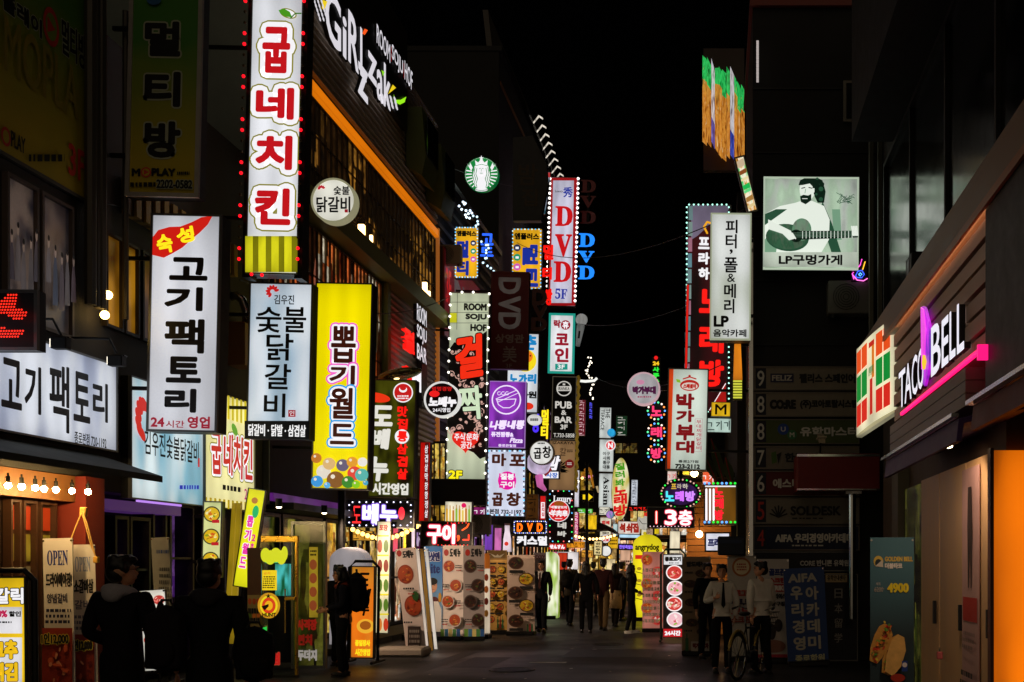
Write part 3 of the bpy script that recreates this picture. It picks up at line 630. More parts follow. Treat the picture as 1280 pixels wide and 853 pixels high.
lit = [p for i, p in enumerate(P) if (i // 4) % 2 == 0]; un = [p for i, p in enumerate(P) if (i // 4) % 2]
s.bulbs(lit, 2.3, [E('#ff1020', 1.6)], 'lit_bulb', .05); s.bulbs(un, 2.0, [D('#4a3c14', .4)], 'dead_bulb', .05); s.bulbs([(316, 344), (329, 345)], 2.3, [E('#ff1020', 1.6)], 'lit_bulb', .05)
g = G()
for x in (-.5, .5): g.box((x * s.w - .06, .02, -.05), (x * s.w + .06, .28, s.h), DKM)
g.build('bulb_rail', s.root); s.done()
# -- unlit green banner sign
s = hang('room_sign', 'unlit green to yellow upright sign with three big dark syllables', 'sign', 160, -20, 251, 246, 14.9, GRAD('#c8a80a', '#3e7a1e', .4, 2.4), .2, .05, D('#b0a8a0', .4, .5), Xw=XL)
PALE = D('#a8ac90', .7)
for ch, y0, y1 in (('멀', 27, 71), ('티', 90, 134), ('방', 152, 198)): s.text(ch, 181, y0, 226, y1, BLK, 2.2, out=((PALE, 2.0),))
s.text('M', 165, 211, 176, 221, BLK, .8).circ(183, 216, 6.5, D('#d0402a', .6)).circ(183, 216, 4.6, D('#c8a80a', .6)).text('▶', 180.5, 212.5, 187, 219.5, D('#d0402a', .6)).text('PLAY', 190, 211, 220, 221, BLK, .8)
s.fine(222, 214, 238, 221, 1, BLK).fine(164, 227, 196, 237, 1, BLK).text('2202-0582', 197, 226, 242, 237, BLK, .5, out=((PALE, .8),)); s.circ(194, 2, 9, D('#2a5a8a', .6), 6); s.done()
# -- big wall sign of the same room
s = Sign('wall_sign', 'big unlit green and yellow wall banner at the top left corner', 'sign', 0,0,0,0,0, box=(XL + .06, 10.6, dx(107), 6.2, 10.4, 'L')); s.cab(.06, GRAD('#c8a80a', '#4a7a20', .4, 2.6), .04)
s.text('플레이', 2, 6, 52, 30, BLK, 1.2, out=((PALE, 1.2),)); s.text('멀티방', 76, 34, 107, 78, BLK, 1.2, out=((PALE, 1.2),))
s.circ(63, 34, 10, D('#c83222', .6), 24).circ(63, 34, 7, D('#7a8a20', .6), 17).text('▶', 58, 24, 68, 44, D('#c83222', .6))
s.circ(6, 171, 6, D('#c83222', .6), 12).circ(6, 171, 4, D('#b09a10', .6), 8).text('PLAY', 12, 168, 30, 188, BLK, .6).text('3F', 84, 184, 105, 224, D('#d83222', .6), 1.2); s.fine(34, 190, 78, 206, 1, BLK)
s.text('MOPLA', 2, 52, 96, 120, D('#8f7f1c', .7), 1); s.done()
# -- grill sign, tall
BRN = D('#1c1412', .5, var=.1)
s = hang('grill_sign', 'tall white lightbox with a red flame shape over five dark brush syllables', 'sign', 186.5, 268, 274, 540, 15.2, PN('#e4e6ee', .84, .28, .7), .3, .025, Xw=XL)
s.poly([(191,297),(198,288),(212,284),(226,283.5),(240,278),(252,272),(266,270),(260,281),(250,291),(238,301),(228,310),(216,317),(205,322.5),(190.5,319)], E('#cc1c12', .95)); YL = E('#ffe81c', 1)
s.text('숙', 196, 293, 216, 317, YL, 1.1, rot=.2).text('성', 221, 284, 243, 304, YL, 1.1, rot=.2)
for ch, x0, y0, x1, y1 in (('고', 212, 322, 260, 351), ('기', 206, 359, 254, 389), ('팩', 206, 399, 256, 442), ('토', 208, 446, 252, 479), ('리', 206, 486, 246, 516)): s.text(ch, x0, y0, x1, y1, BRN, 1.9)
CRI = E('#a0102c', .8); s.text('24', 189, 522, 206, 534, CRI, .6).text('시간', 208, 526, 231, 535, CRI, .2).text('영업', 235, 521, 263, 536, CRI, .6); s.done()
# -- grill sign, long on the wall
s = Sign('shop_sign', 'long white shop sign of dark brown brush lettering over the bulb-lit shopfront', 'sign', 0,0,0,0,0, box=(XL + .1, 10.2, dx(146, XL + .1), 3.12, 4.27, 'L')); s.cab(.09, PN('#dfe4ee', .82, .45, .8, '#b8c4e4'), .02)
s.text('고', 1, 449, 27, 511, BRN, 1.6).text('기', 30, 457, 51, 517, BRN, 1.6).text('팩', 61, 456, 86, 540, BRN, 1.5).text('토', 91, 466, 112, 528, BRN, 1.6).text('리', 115, 478, 134, 527, BRN, 1.6)
s.text('종로본점 720-1192', 92, 543, 132, 558, INK, .25); s.done()
for x, y, lab in ((76, 430, 'black floodlight on an arm over the middle of the long white sign'), (146, 452, 'black floodlight over the right end of the long white sign')):
    d = dx(x, -7.35); c = at(x, y, d); fl = thing('floodlight', lab, 'lamp', c)
    G().box((-.09, -.06, -.06), (.09, .06, .07), BLK).box((-.11, -.02, .06), (.1, .08, .08), BLK).box((-.07, .06, -.05), (-.05, .1, .06), BLK).build('housing', fl, bevel=.01)
    G().box((-.095, -.05, -.045), (-.0905, .05, .05), E('#fff4dc', 3)).build('lens', fl); G().tube([(0, 0, .1), (-.1, .02, .28), (-.65, .03, .3)], .015, BLK, 6).build('arm', fl)
# -- LED matrix
s = hang('led_sign', 'black dot matrix board with a red arrow pattern at the left edge', 'sign', -24, 363, 47, 438, 12, BLK, .15, .03, lean=0)
pat = ['.......####', '......#####', '....#######', '..#########', '.##########..', '##############', '################', '#####....#######', '###........####', '...............', '...........', '#########', '################', '################', '###############', '#######']
pat = [p[:16].ljust(16, '.') for p in pat]
for j, row in enumerate(pat):
    for i, ch in enumerate(row):
        if ch == '#': s.circ(-14 + i * 3.5, 369 + j * 4, 1.35, E('#ff2a1a', 1.5), n=6)
s.done()
# -- cyan wall sign and cream chicken wall sign
s = Sign('wall_sign', 'pale cyan wall sign with thin black lettering and a red crest', 'sign', 0,0,0,0,0, box=(XL + .14, dx(163, XL+.14), dx(254, XL+.14), 2.53, 4.18, 'L')); s.cab(.13, PN('#dff0f4', .85, .3, .8, '#8fd0e8'), .015)
s.text('김우진숯불닭갈비', 180, 545, 248, 574, INK, .35); s.sheet(247, 573, 249, 584, RED); s.fine(224, 605, 249, 614, 1, BLU)
for i in range(7): a = 1.2 + i * .55; s.circ(177 + 6 * math.cos(a), 524 - 24 * math.sin(a) * .8, 3.4, E('#cc2418', .9), 9, rot=.3)
s.done()
s = Sign('wall_sign', 'cream striped wall sign with outlined red syllables and green leaf', 'sign', 0,0,0,0,0, box=(XL + .16, dx(255.5, XL+.16), dx(318, XL+.16), 2.53, 4.35, 'L')); s.cab(.15, PN('#f2eaa8', .95, .2, .8), .015); s.loc = True
for i in range(12): s.sheet(i * 8.3, 0, i * 8.3 + 4.2, 21, PN('#d8c408', .9, .2, 2)); s.sheet(i * 8.3, 92, i * 8.3 + 4.2, 100, PN('#c8ac0c', .85, .2, 2))
s.text('굽네치킨', 8, 34, 92, 72, RED, 1.3, out=((WH, 2.6), (OLI, 4.2)), jit=.5); s.circ(52, 29, 7, E('#58a028', .9), 4, rot=-.6); s.text('2.3F', 72, 80, 94, 90, E('#b83070', .9), .3); s.fine(28, 78, 66, 86, 1, INK); s.done()
# -- chicken rib sign
s = hang('rib_sign', 'pale blue-white upright lightbox with thin black syllables over a black menu strip', 'sign', 310.3, 354, 389, 549, 18.2, PN('#e6eef6', .88, .3, .7, '#b4d0e4'), .25, .02, Xw=XL)
for ch, x0, y0, x1, y1 in (('숯', 320, 384, 352, 416), ('불', 354, 384, 383, 416), ('닭', 333, 417, 367, 451), ('갈', 331, 455, 364, 487), ('비', 330, 492, 357, 522)): s.text(ch, x0, y0, x1, y1, INK, .55)
s.text('김우진', 343, 369, 368, 381, INK, .2)
for i in range(8): a = .3 + i * .55; s.circ(341 + 5.5 * math.cos(a), 365 - 5.5 * math.sin(a), 3, E('#c81c1c', .9), 1.7, rot=a)
s.sheet(361, 513, 370, 521.5, E('#a81020', .8)); s.text('인', 362.5, 514, 368.5, 520, WH)
s.sheet(306.5, 526.5, 387, 549, D('#181412', .5)); s.text('닭갈비 · 닭발 · 삼겹살', 311, 531, 383, 546, E('#f4f4f4', .95), .35); s.done()
# -- yellow claw game sign
s = hang('arcade_sign', 'tall bright yellow lightbox with brown syllables in pink and blue outlines', 'sign', 392.2, 354, 463, 612, 20.4, PN('#fae600', .97, .1, .7), .3, .02, Xw=XL)
CH = E('#4a1c12', .6); PK = E('#f060c8', 1); CB = E('#2aa0e8', .95)
for ch, x0, y0, x1, y1, o in (('뽑', 414, 408, 445, 454, PK), ('기', 412, 457, 444, 481, PK), ('월', 412, 485, 442, 524, CB), ('드', 413, 530, 443, 556, CB)): s.text(ch, x0, y0, x1, y1, CH, 1.1, out=((WH, 2.6), (o, 4.6)))
for x, y, r, c in ((396, 573, 8, '#c87a2a'), (405, 590, 9, '#e8e0d0'), (412, 580, 8, '#e0b87a'), (397, 602, 10, '#3a9ae0'), (420, 600, 11, '#8a5a28'), (429, 582, 8, '#6a607a'), (441, 578, 7, '#e8a030'), (444, 592, 9, '#e84a3a'), (436, 603, 9, '#3a8a2e'), (454, 578, 6, '#f0ece4'), (453, 594, 10, '#5ab8b0'), (446, 606, 7, '#8ad01e'), (410, 607, 8, '#5ab4f0'), (458, 604, 6, '#4aa8c8')):
    r = min(r, 611 - y, 461.3 - x, x - 389.5); s.circ(x, y, r, E(c, .9), r * .95); s.circ(x - r * .3, y - r * .35, r * .25, E('#fff4e0', .8))
s.done()
# -- round rib sign
def disc(name, label, cx, cy, r, d, face, rimm, depth=.2, Xw=None, rim=.08):
    s = Sign(name, label, 'sign', cx - r, cy - r, cx + r, cy + r, d, 0); R = s.w / 2; q = []
    n = 40; rr = [(R, -.02), (R, depth), (0.001, depth)]; c = Vector((0, 0, s.h / 2)); g = s.g('cabinet')
    prof = [(R * (1 - rim), 0), (R * (1 - rim), -.025), (R, -.025), (R, depth), (R * .02, depth)]
    vs = [(c.x + p * math.cos(2*math.pi*j/n), y, c.z + p * math.sin(2*math.pi*j/n)) for p, y in prof for j in range(n)]
    fs = [(i*n+j, (i+1)*n+j, (i+1)*n+(j+1) % n, i*n+(j+1) % n) for i in range(len(prof)-1) for j in range(n)]
    g.add(vs, fs, rimm); a = [(c.x + R * (1 - rim/2) * math.cos(2*math.pi*j/n), 0, c.z + R * (1 - rim/2) * math.sin(2*math.pi*j/n)) for j in range(n)]
    s.g('face').add(a, [list(range(n))], face)
    if Xw is not None:
        L = (s.M.translation.x - Xw) ; G().box((-L if L > 0 else R, .05, s.h/2 - .03), (-R if L > 0 else -L, .1, s.h/2 + .03), DKM).build('bracket', s.root)
    return s
s = disc('round_sign', 'round cream lightbox of thin black letters beside the red chicken sign', 417, 251, 28, 20.6, PN('#f0eee0', .88, .3, 1.2), E('#b8b48c', .5), Xw=XL)
s.text('숯불', 417, 233, 437, 244, INK, .3).text('닭갈비', 395.5, 246, 438, 266, INK, .45).sheet(431, 262, 435, 266, E('#a01020', .8))
for i in range(6): a = .3 + i * .6; s.circ(402 + 3 * math.cos(a), 236 - 2.4 * math.sin(a), 1.8, E('#c02030', .9), 1.1, rot=a)
s.done()
# -- letters on the louvred wall
s = Sign('letter_sign', 'large white slanted channel letters with yellow-green wings high on louvred wall', 'sign', 0,0,0,0,0, box=(XL + .25, 22.4, 30.2, 11.35, 14.3, 'L'))
s.g('board').box((-.52 * s.w, .02, 1.2), (.30 * s.w, .14, s.h + .7), D('#120e0c', .6)); LW = E('#e8e4ec', .85)
def wl(t, d0, d1, z0, z1, b=1.5, m=None):
    x = lambda d: CX + (XL + .25) * F / d; dm = (d0 + d1) / 2; y = lambda z: CY - (z - EYE) * F / dm; s.text(t, x(d0), y(z1), x(d1), y(z0), m or LW, b, ext=.1, extm=BLK)
for t, d0, d1, z0, z1 in (('G', 22.55, 23.5, 12.15, 13.2), ('i', 23.6, 23.85, 12.2, 13.05), ('R', 23.95, 24.65, 12.25, 13.35), ('L', 24.75, 25.2, 12.3, 13.35), ('z', 24.6, 25.3, 11.85, 12.55), ('z', 25.3, 25.95, 12.5, 13.1), ('a', 25.95, 26.45, 12.3, 13.0), ('k', 26.5, 27.05, 12.4, 13.35)): wl(t, d0, d1, z0, z1)
s.poly([(455, 36), (459, 38), (455, 44), (452, 42)], E('#ff5a1e', 1)).poly([(476, 88), (480, 90), (478, 96)], E('#8ad820', 1))
s.poly([(491, 118), (494, 125), (500, 125), (507, 121), (505, 128), (499, 131), (493, 128)], E('#9af01e', 1)).poly([(484, 118), (490, 106), (494, 110), (489, 114)], E('#f0d01e', 1)).poly([(402, 0), (408, 2), (404, 14), (401, 10)], E('#f0d01e', 1))
for i in range(4):
    for j in range(3): s.circ(477 + i * 5 + j, 120 + j * 5 + i * 1.5, 1.7, LW, 2.6)
for i in range(3):
    for j in range(5): s.circ(391 + i * 4 + j * 1.6, 2 + j * 5.5, 1.3, LW, 2.4)
for t, x0, x1, c, dy in (('ROOM', 468, 485, LW, 0), ('SOJU', 487, 501, LW, 0), ('HOF', 503, 513, LW, 0)):
    xm = (x0 + x1) / 2; ym = 55 + (xm - 476) * 1.28; s.text(t, x0, ym - 13, x1, ym + 11, c, .35, ext=.05, extm=BLK)
for x in (486, 502): ym = 55 + (x - 476) * 1.28; s.line([(x, ym - 9), (x, ym + 9)], .9, E('#e02020', .9))
s.done()
s = Sign('letter_sign', 'small white stacked channel letters on the louvred panel above the black sign', 'sign', 0,0,0,0,0, box=(XL + .4, 28.4, 32.0, 4.9, 8.3, 'L'))
for t, y0, y1 in (('ROOM', 381, 405), ('SOJU', 406, 430), ('BAR', 430, 452)): s.text(t, 521, y0 + 3, 533, y1, LW, .5, ext=.1, extm=BLK)
s.g('board').box((-s.w * .05, .16, .9), (s.w * .1, .3, s.h - .4), BLK); s.text('걸', 505, 412, 518, 440, REDH, 1.4, ext=.1).text('짝', 506, 458, 516, 476, REDH, 1.2, ext=.1).text('쩍', 514, 462, 526, 488, WH, .8, ext=.1); s.done()
# -- black brush sign
s = hang('pork_sign', 'black and olive upright lightbox of white brush syllables with a red column of letters', 'sign', 461.5, 475, 519, 622, 24.2, PN('#55560e', .55, .9, 1.5, '#0c0b06'), .25, .02, Xw=XL)
s.circ(470, 497, 18, E('#e83414', 1), 6, rot=-.12); LG = E('#e8e6dc', .95)
s.text('도', 463, 507, 492, 533, LG, 1.6, shear=.1).text('베', 464, 536, 487, 562, LG, 1.6, shear=.1).text('누', 462, 571, 486, 602, LG, 1.7, shear=.1)
s.circ(504, 491, 12.5, WH).circ(504, 491, 11, E('#c81c1c', .95)).circ(504, 487, 5, WH, 4).circ(504, 485, 4, E('#c81c1c', .95), 3.5).fine(497, 494, 511, 500, 2, WH)
for i, ch in enumerate('맛집통삼겹살'):
    y = 508 + i * 15.6
    if ch == '통': s.circ(503, y + 7, 9, WH)
    s.text(ch, 497, y, 510, y + 13.5, REDH, .7, rot=-.05)
s.text('시간영업', 466, 604, 511, 619, LG, .7); s.done()
# -- LED strip below
s = hang('led_sign', 'black LED board with white and red glowing syllables over the yellow shopfront', 'sign', 433, 625, 518, 660, 23.6, D('#0a0812', .5), .2, .012)
s.text('도', 441, 633, 451, 654, E('#ff3030', 1.3), -.2).text('베누', 453, 630, 497, 656, E('#ffffff', 1.25), 1.1, out=((E('#8a5af0', .8), 1.3),)).circ(502, 642, 4, E('#ff3040', 1.3), 8)
s.bulbs(s.edge(437, 628, 514, 657, 9, 4), 1.0, [E('#e8e4ff', 2.2)], 'led'); s.done()
# -- coffee disc
s = disc('coffee_sign', 'round green and white lightbox with a crowned long haired figure', 602, 218, 21, 37, E('#f2f4f2', .95), E('#0a7a3c', .5), rim=.03)
GR = E('#0c8a3e', .85); s.circ(602, 218, 20.2, GR)
for sg in (-1, 1):
    for i in range(6): a = -.25 + i * .25; s.line([(602 + sg * 12.5 * math.cos(a), 218 + 14 * math.sin(a)), (602 + sg * 19.2 * math.cos(a * .95), 218 + 19.2 * math.sin(a * .95))], 1.5, WH)
    s.poly([(602 + sg * 13, 214), (602 + sg * 18, 205), (602 + sg * 15.5, 208), (602 + sg * 14, 204), (602 + sg * 11, 210)], WH)
s.circ(602, 222, 11, WH, 16).circ(602, 237.5, 8, WH, 2.4).circ(602, 212, 9.2, WH, 9)
for sg in (-1, 1):
    for i in range(3): x = 602 + sg * (5.6 + i * 2.4); s.line([(x, 211 - i), (x + sg * 1.4, 218), (x - sg * .8, 224), (x + sg * 1.2, 230), (x, 235 - i)], .8, GR)
s.circ(602, 213.5, 5.0, WH, 6.6).line([(599.6, 211.5), (600.8, 211.2)], .7, GR).line([(603.2, 211.2), (604.4, 211.5)], .7, GR).line([(602, 212), (601.8, 215)], .5, GR).line([(600.6, 217.2), (603.4, 217.2)], .7, GR)
s.poly([(595, 207), (594, 201), (598, 204), (602, 199), (606, 204), (610, 201), (609, 207), (602, 205)], WH).text('★', 599, 195, 605, 201, WH); s.line([(594.5, 208), (602, 206), (609.5, 208)], .7, GR); s.done()
# -- maroon wall sign
s = Sign('wall_sign', 'maroon wall sign of dim grey letters standing past the louvred corner', 'sign', 0,0,0,0,0, box=(XL + .2, 32.6, 37.6, 8.2, 10.75, 'L')); s.cab(.18, PN('#7a1420', .45, .4, .6), .03, rimm=D('#5a1a20', .5)); s.loc = True
s.text('DVD', 26, 22, 92, 88, E('#6a5a5c', .5), 1.5); s.text('3F', 5, 20, 18, 60, E('#d02828', .6), .8); s.done()
# -- tall scroll pub sign
s = hang('pub_sign', 'tall pale green lightbox with black scrollwork, red brush syllables and a heart', 'sign', 559.8, 366, 609.6, 600, 32, PN('#d2dcbc', .82, .3, .5), .3, .02, Xw=XL)
GL_ = D('#4a5038', .6)
for y in (378, 391, 404): s.line([(563, y), (610, y)], .5, GL_)
s.line([(572, 366), (571, 412)], .5, GL_).sheet(562.5, 391.5, 571, 403.5, E('#c8c81e', .85))
for t, x, y in (('ROOM', 580, 379.5), ('SOJU', 582, 392.5), ('HOF', 588, 405.5)): s.text(t, x, y, 608.5, y + 9, INK, .6)
s.poly([(561.6, 437), (568, 428), (577, 432), (585, 424), (594, 430), (603, 418), (608.8, 414), (607.6, 571), (600, 574), (592, 566), (583, 562), (576, 548), (566, 545), (558.8, 532)], D('#12100e', .5)); PKS = E('#d8aa9c', .85)
for i in range(84):
    x, y = rnd.uniform(564, 604), rnd.uniform(436, 560); r0 = rnd.uniform(2, 5.5); a0 = rnd.uniform(0, 6.28); sg = rnd.choice((-1, 1))
    if y > 545 and x < 582: continue
    s.line([(x + r0 * (1 - t * .11) * math.cos(a0 + sg * t * .75), y + r0 * (1 - t * .11) * math.sin(a0 + sg * t * .75)) for t in range(9)], 1.0, PKS); s.circ(x, y, 1.4, PKS)
s.text('걸', 571, 421, 606, 474, E('#f02c10', 1), 2.2, rot=.18, shear=.15, out=((BLK, 1.3),)).text('짝', 576, 484, 605, 526, E('#cfe4c0', .95), 1.2, rot=.1, out=((BLK, 1.2),))
s.poly([(584 + 17 * math.sin(t) ** 3, 552 - (13 * math.cos(t) - 5 * math.cos(2*t) - 2 * math.cos(3*t) - math.cos(4*t)) * .95) for t in [i * .2094 for i in range(30)]], E('#e42418', 1)); s.text('주식', 570, 543, 583, 552, WH, .2).text('문화', 585, 543, 600, 552, WH, .2).text('공간', 578, 553, 592, 562, WH, .2)
s.text('2F', 563, 589, 580, 599.5, E('#fff01e', 1), .7, out=((BLK, 1),)); 
s.bulbs([(563.5 - .023 * (y - 366), y) for y in range(368, 600, 14)] + [(612 - .023 * (y - 366), y) for y in range(368, 600, 14)] + [(578, 366), (592, 366)], 1.5, [E('#fff8e8', 3)], 'bulb', .05); s.done()
s = hang('blank_sign', 'blank black board below the tall scrollwork lightbox', 'sign', 537, 599, 608, 632, 31.6, D('#171412', .6), .2, .02, lean=R_(.6)); s.done()
s = disc('round_sign', 'round black lightbox with white rim in front of the scrollwork sign', 552.5, 499.5, 22.5, 29, D('#0a0909', .5), E('#e8e8e4', .85), rim=.1, Xw=XL)
s.circ(543, 492.5, 6.5, E('#e81c1c', 1), 4).text('멍멍경양', 540, 483.5, 565, 489, E('#d81c1c', .9), .15).text('노베누', 536, 496, 571, 509, WH, .9, shear=.1).text('24시영업', 541, 510, 563, 515.5, WH, .15); s.done()
# -- maroon unlit sign
s = hang('dvd_sign', 'unlit dark maroon sign with big grey letters turned sideways', 'sign', 613, 340, 660.5, 461.5, 34, D('#5a0f16', .55), .25, .03, D('#5a1a1e', .5), Xw=XL)
GRY = PN('#7a706a', .2, .2, 1)  # faint glow put into the grey of the unlit letters
for ch, y in (('D', 347), ('V', 370), ('D', 391)): s.text(ch, 623, y, 651, y + 21, GRY, 1.3, rot=-math.pi/2)
s.text('상영관', 619, 418, 655, 429, D('#8a807a', .6), .4).text('美', 628, 433, 646, 453, D('#8a807a', .6), .2).text('3F', 632, 455, 640, 460, D('#8a807a', .6)); s.done()
# -- dried fish sign
s = hang('pub_sign', 'white lightbox of blue brush letters with a yellow egg blot behind the purple sign', 'sign', 634, 417, 673, 516, 37.5, PN('#e8eef4', .9, .2, .8), .25, .02)
s.text('춘', 652, 419, 671, 438, E('#1c88c8', .9), 1, shear=.15).circ(657, 451, 13.5, E('#f4d81c', 1), 14).circ(660, 446, 6, E('#ee7a1e', 1), 7).circ(658, 445, 1, INK).circ(663, 445, 1, INK).text('노가리', 636, 468, 671, 480, E('#1c88c8', .9), .9, jit=.3).text('900원', 640, 489, 671, 498, INK, .5).circ(660, 508, 7, E('#e0301c', 1), 4.5); s.done()
# -- yellow multi room sign, front one and its twin
for x0, x1, y0, y1, d, lab, tw in ((640, 677, 286, 362, 43, 'yellow lightbox with blue syllables and three round icons beside the tall red-letter sign', 0), (568.5, 598, 284, 348, 33.6, 'yellow lightbox with blue blots half hidden by the maroon wall sign', 1)):
    s = hang('room_sign', lab, 'sign', x0, y0, x1, y1, d, PN('#f4b41c', .95, .3, 1), .25, .015); k = (x1 - x0) / 37; U = lambda x: x0 + (x - 640) * k; V = lambda y: y0 + (y - 286) * (y1 - y0) / 76
    NV = E('#1830a0', .85)
    s.text('엠플러스', U(643), V(291.5), U(674), V(300), INK, .5)
    if tw: s.text('멀', U(643), V(306), U(662), V(332), NV, 1.2).text('티', U(643), V(336), U(662), V(358), NV, 1.2)
    else: s.text('멀', U(653), V(306), U(673), V(332), NV, 1.3, rot=-1.5708).text('티', U(653), V(336), U(673), V(359), NV, 1.3, rot=-1.5708)
    xi = 669 if tw else 646.5
    for y, c in ((310, '#1c2c50'), (322, '#1c9a6a'), (334, '#d85ab8')): s.circ(U(xi), V(y), 4.4 * k, E(c, .9)).sheet(U(xi - 2), V(y - 1.2), U(xi + 2), V(y + 1.6), WH)
    s.bulbs(s.edge(x0 + 1, y0 + 1, x1 - 1, y1 - 1, 8, 16), .9, [E('#40b8ff', 1.3), E('#c8f0ff', 1.3)], 'led'); s.done()
def letters(name, label, d, items, mat, ext=.1, cat='sign', extm=None, back=None):
    """free standing channel or neon letters: items = (text, x0, y0, x1, y1, weight)"""
    xs = [v for i in items for v in (i[1], i[3])]; ys = [v for i in items for v in (i[2], i[4])]
    s = Sign(name, label, cat, min(xs), min(ys), max(xs), max(ys), d)
    for t, a, b_, c, e, w in items: s.text(t, a, b_, c, e, mat, w, ext=ext, extm=extm or DKM)
    w = s.w * .08; s.g('frame').box((-w, .06, 0), (w, .12, s.h), DKM)
    if back: s.g('frame').box((-s.w/2, .05, 0), (s.w/2, .1, s.h), back)
    s.done(); return s
letters('neon_sign', 'glowing blue neon strokes beside the half hidden yellow lightbox', 36.2, (('고', 601, 292, 617, 307, .8), ('도', 600, 309, 617, 321, .8)), E('#2a64ff', 1.3), .05)
# -- tall white DVD sign
s = hang('dvd_sign', 'tall pale lightbox of red serif letters between rows of white bulbs', 'sign', 686.5, 222, 721, 383, 48, PN('#d6d4ea', .85, .3, .9), .4, .02)
for t, a, b_, c, e in (('𝐃', 694, 258, 716, 283), ('𝐕', 693.5, 293, 715, 321), ('𝐃', 692, 327, 714, 353)): s.text(t, a, b_, c, e, E('#c40c14', 1), .7)
s.text('秀', 704, 234, 716, 247, NV, .3).text('Luxury', 694, 238, 703.5, 241.5, INK, .05).text('𝟓𝐅', 694, 361, 709, 374, E('#2a3aa8', .8), .2)
RF = E('#a00c14', .8); s.sheet(688, 222.5, 722, 226, RF).sheet(684.5, 379, 719.5, 382.5, RF); s.poly([(689, 226), (691.5, 226), (687.5, 379), (685, 379)], RF).poly([(717.5, 226), (721.5, 226), (718.5, 379), (714.5, 379)], RF)
s.bulbs([(687.8 - .026 * (y - 222), y) for y in [224 + 6.1 * i for i in range(26)]] + [(723 - .026 * (y - 222), y) for y in [224 + 6.1 * i for i in range(26)]], 1.7, [E('#fff6f0', 2.4)], 'bulb', .05); s.done()
letters('neon_sign', 'red neon syllables stacked along the left edge of the tall DVD lightbox', 46, (('멀', 679, 306, 692, 325, .9), ('티', 678, 334, 690, 350, .9), ('방', 682, 361, 690.5, 382, .9)), E('#f0140c', 1.15), .1)
letters('neon_sign', 'bright blue neon serif letters right of the tall DVD lightbox', 50, (('𝐃', 723.5, 292, 743.5, 309, .6), ('𝐕', 722.5, 314, 743, 328.5, .6), ('𝐃', 722.5, 332.5, 743, 349.5, .6)), E('#1e86ff', 1.2), .12)
letters('neon_sign', 'switched-off dull red serif letters above the blue neon letters', 50, (('𝐃', 726, 225, 745, 241, .6), ('𝐕', 725, 245, 745, 260, .6), ('𝐃', 725, 264, 745, 280, .6)), PN('#5a0c10', .12, .2, 1), .12)  # faint glow put into the red of the switched-off letters
letters('neon_sign', 'brown unlit channel letters stacked between the maroon and coin karaoke signs', 41.5, (('D', 665, 361, 684, 382, 1.4), ('V', 666, 382, 684, 399, 1.4), ('D', 664, 397, 684, 414, 1.4)), D('#5a2c1c', .5), .2)
# -- coin karaoke
s = hang('karaoke_sign', 'white upright lightbox in a teal frame with maroon syllables', 'sign', 685.6, 392, 718.2, 467, 45, PN('#eef0f4', .92, .2, 1), .35, .085, E('#1fa08e', .8)); MR = E('#a0142c', .85)
s.text('락', 692, 400, 701, 410, MR, .5).circ(707, 406.5, 6, MR).text('휴', 703, 402, 711, 411, WH, .4).text('코', 694, 417, 711, 432, MR, .9).text('인', 693.5, 435, 711, 453, MR, .9).sheet(694, 455, 709.5, 462.5, E('#1fa08e', .8)).text('3F', 697, 456, 706, 461.5, WH, .2); s.done()
mi = thing('microphone_ornament', 'big grey microphone ornament fixed beside the teal framed sign', 'ornament', at(722, 433, 45)); pxm = 45 / F
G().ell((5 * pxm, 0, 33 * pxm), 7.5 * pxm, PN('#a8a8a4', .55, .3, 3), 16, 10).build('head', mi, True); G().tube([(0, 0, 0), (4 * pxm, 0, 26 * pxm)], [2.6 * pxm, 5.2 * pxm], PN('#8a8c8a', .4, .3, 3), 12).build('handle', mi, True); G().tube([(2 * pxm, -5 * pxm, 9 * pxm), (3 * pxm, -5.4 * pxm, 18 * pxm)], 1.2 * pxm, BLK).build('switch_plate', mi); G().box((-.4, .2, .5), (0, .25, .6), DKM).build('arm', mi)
# -- pub & bar with the beige part below
s = hang('bar_sign', 'black upright lightbox reading PUB and BAR with a rope down its edge', 'sign', 690, 471, 720, 549.5, 41, D('#0c0b0b', .5), .25, .02, E('#6a6050', .4))
CR = E('#d8d4cc', .85); s.circ(705, 486, 9.5, CR).circ(705, 486, 8.2, D('#12100f')).sheet(697, 483, 713, 489, CR).text('IRANKA', 698, 484, 712, 488, INK, .1).text('★', 702.5, 478.5, 707.5, 482.5, CR).text('PUB', 694, 502, 715, 511, CR, .4).text('&', 701.5, 513, 708, 519, CR, .2).text('BAR', 693.5, 521, 715, 529, CR, .4).text('3F', 700.5, 531, 709.5, 537, CR, .3).text('T.733-5858', 692, 542, 718, 547, CR, .1)
g = s.g('rope'); g.tube([((s.w/2 + .07) + .03 * math.sin(i * 2.2), -.02, -1.9 + i * .1) for i in range(43)], .06, PN('#a8842c', .35, .4, 4), 6); s.done()
s = hang('banner_sign', 'beige printed sign with dark splash marks hanging below the black pub sign', 'sign', 686.5, 551, 719, 613, 41.1, PN('#b48a5c', .5, .4, .9), .15, .01)
s.text('IZAKAYA', 691, 552, 717, 555.5, INK, .1).circ(712, 580, 5.5, E('#7a1414', .7)).fine(709, 578, 715, 582, 2, CR).fine(709, 562, 716, 566, 2, INK).text('칼', 700, 560, 708, 570, D('#6a4a30')); 
for i in range(16): a = i * .4; s.poly([(698, 584), (698 + rnd.uniform(8, 17) * math.cos(a), 584 + rnd.uniform(8, 15) * math.sin(a)), (698 + 8 * math.cos(a + .3), 584 + 8 * math.sin(a + .3))], BLK)
s.done()
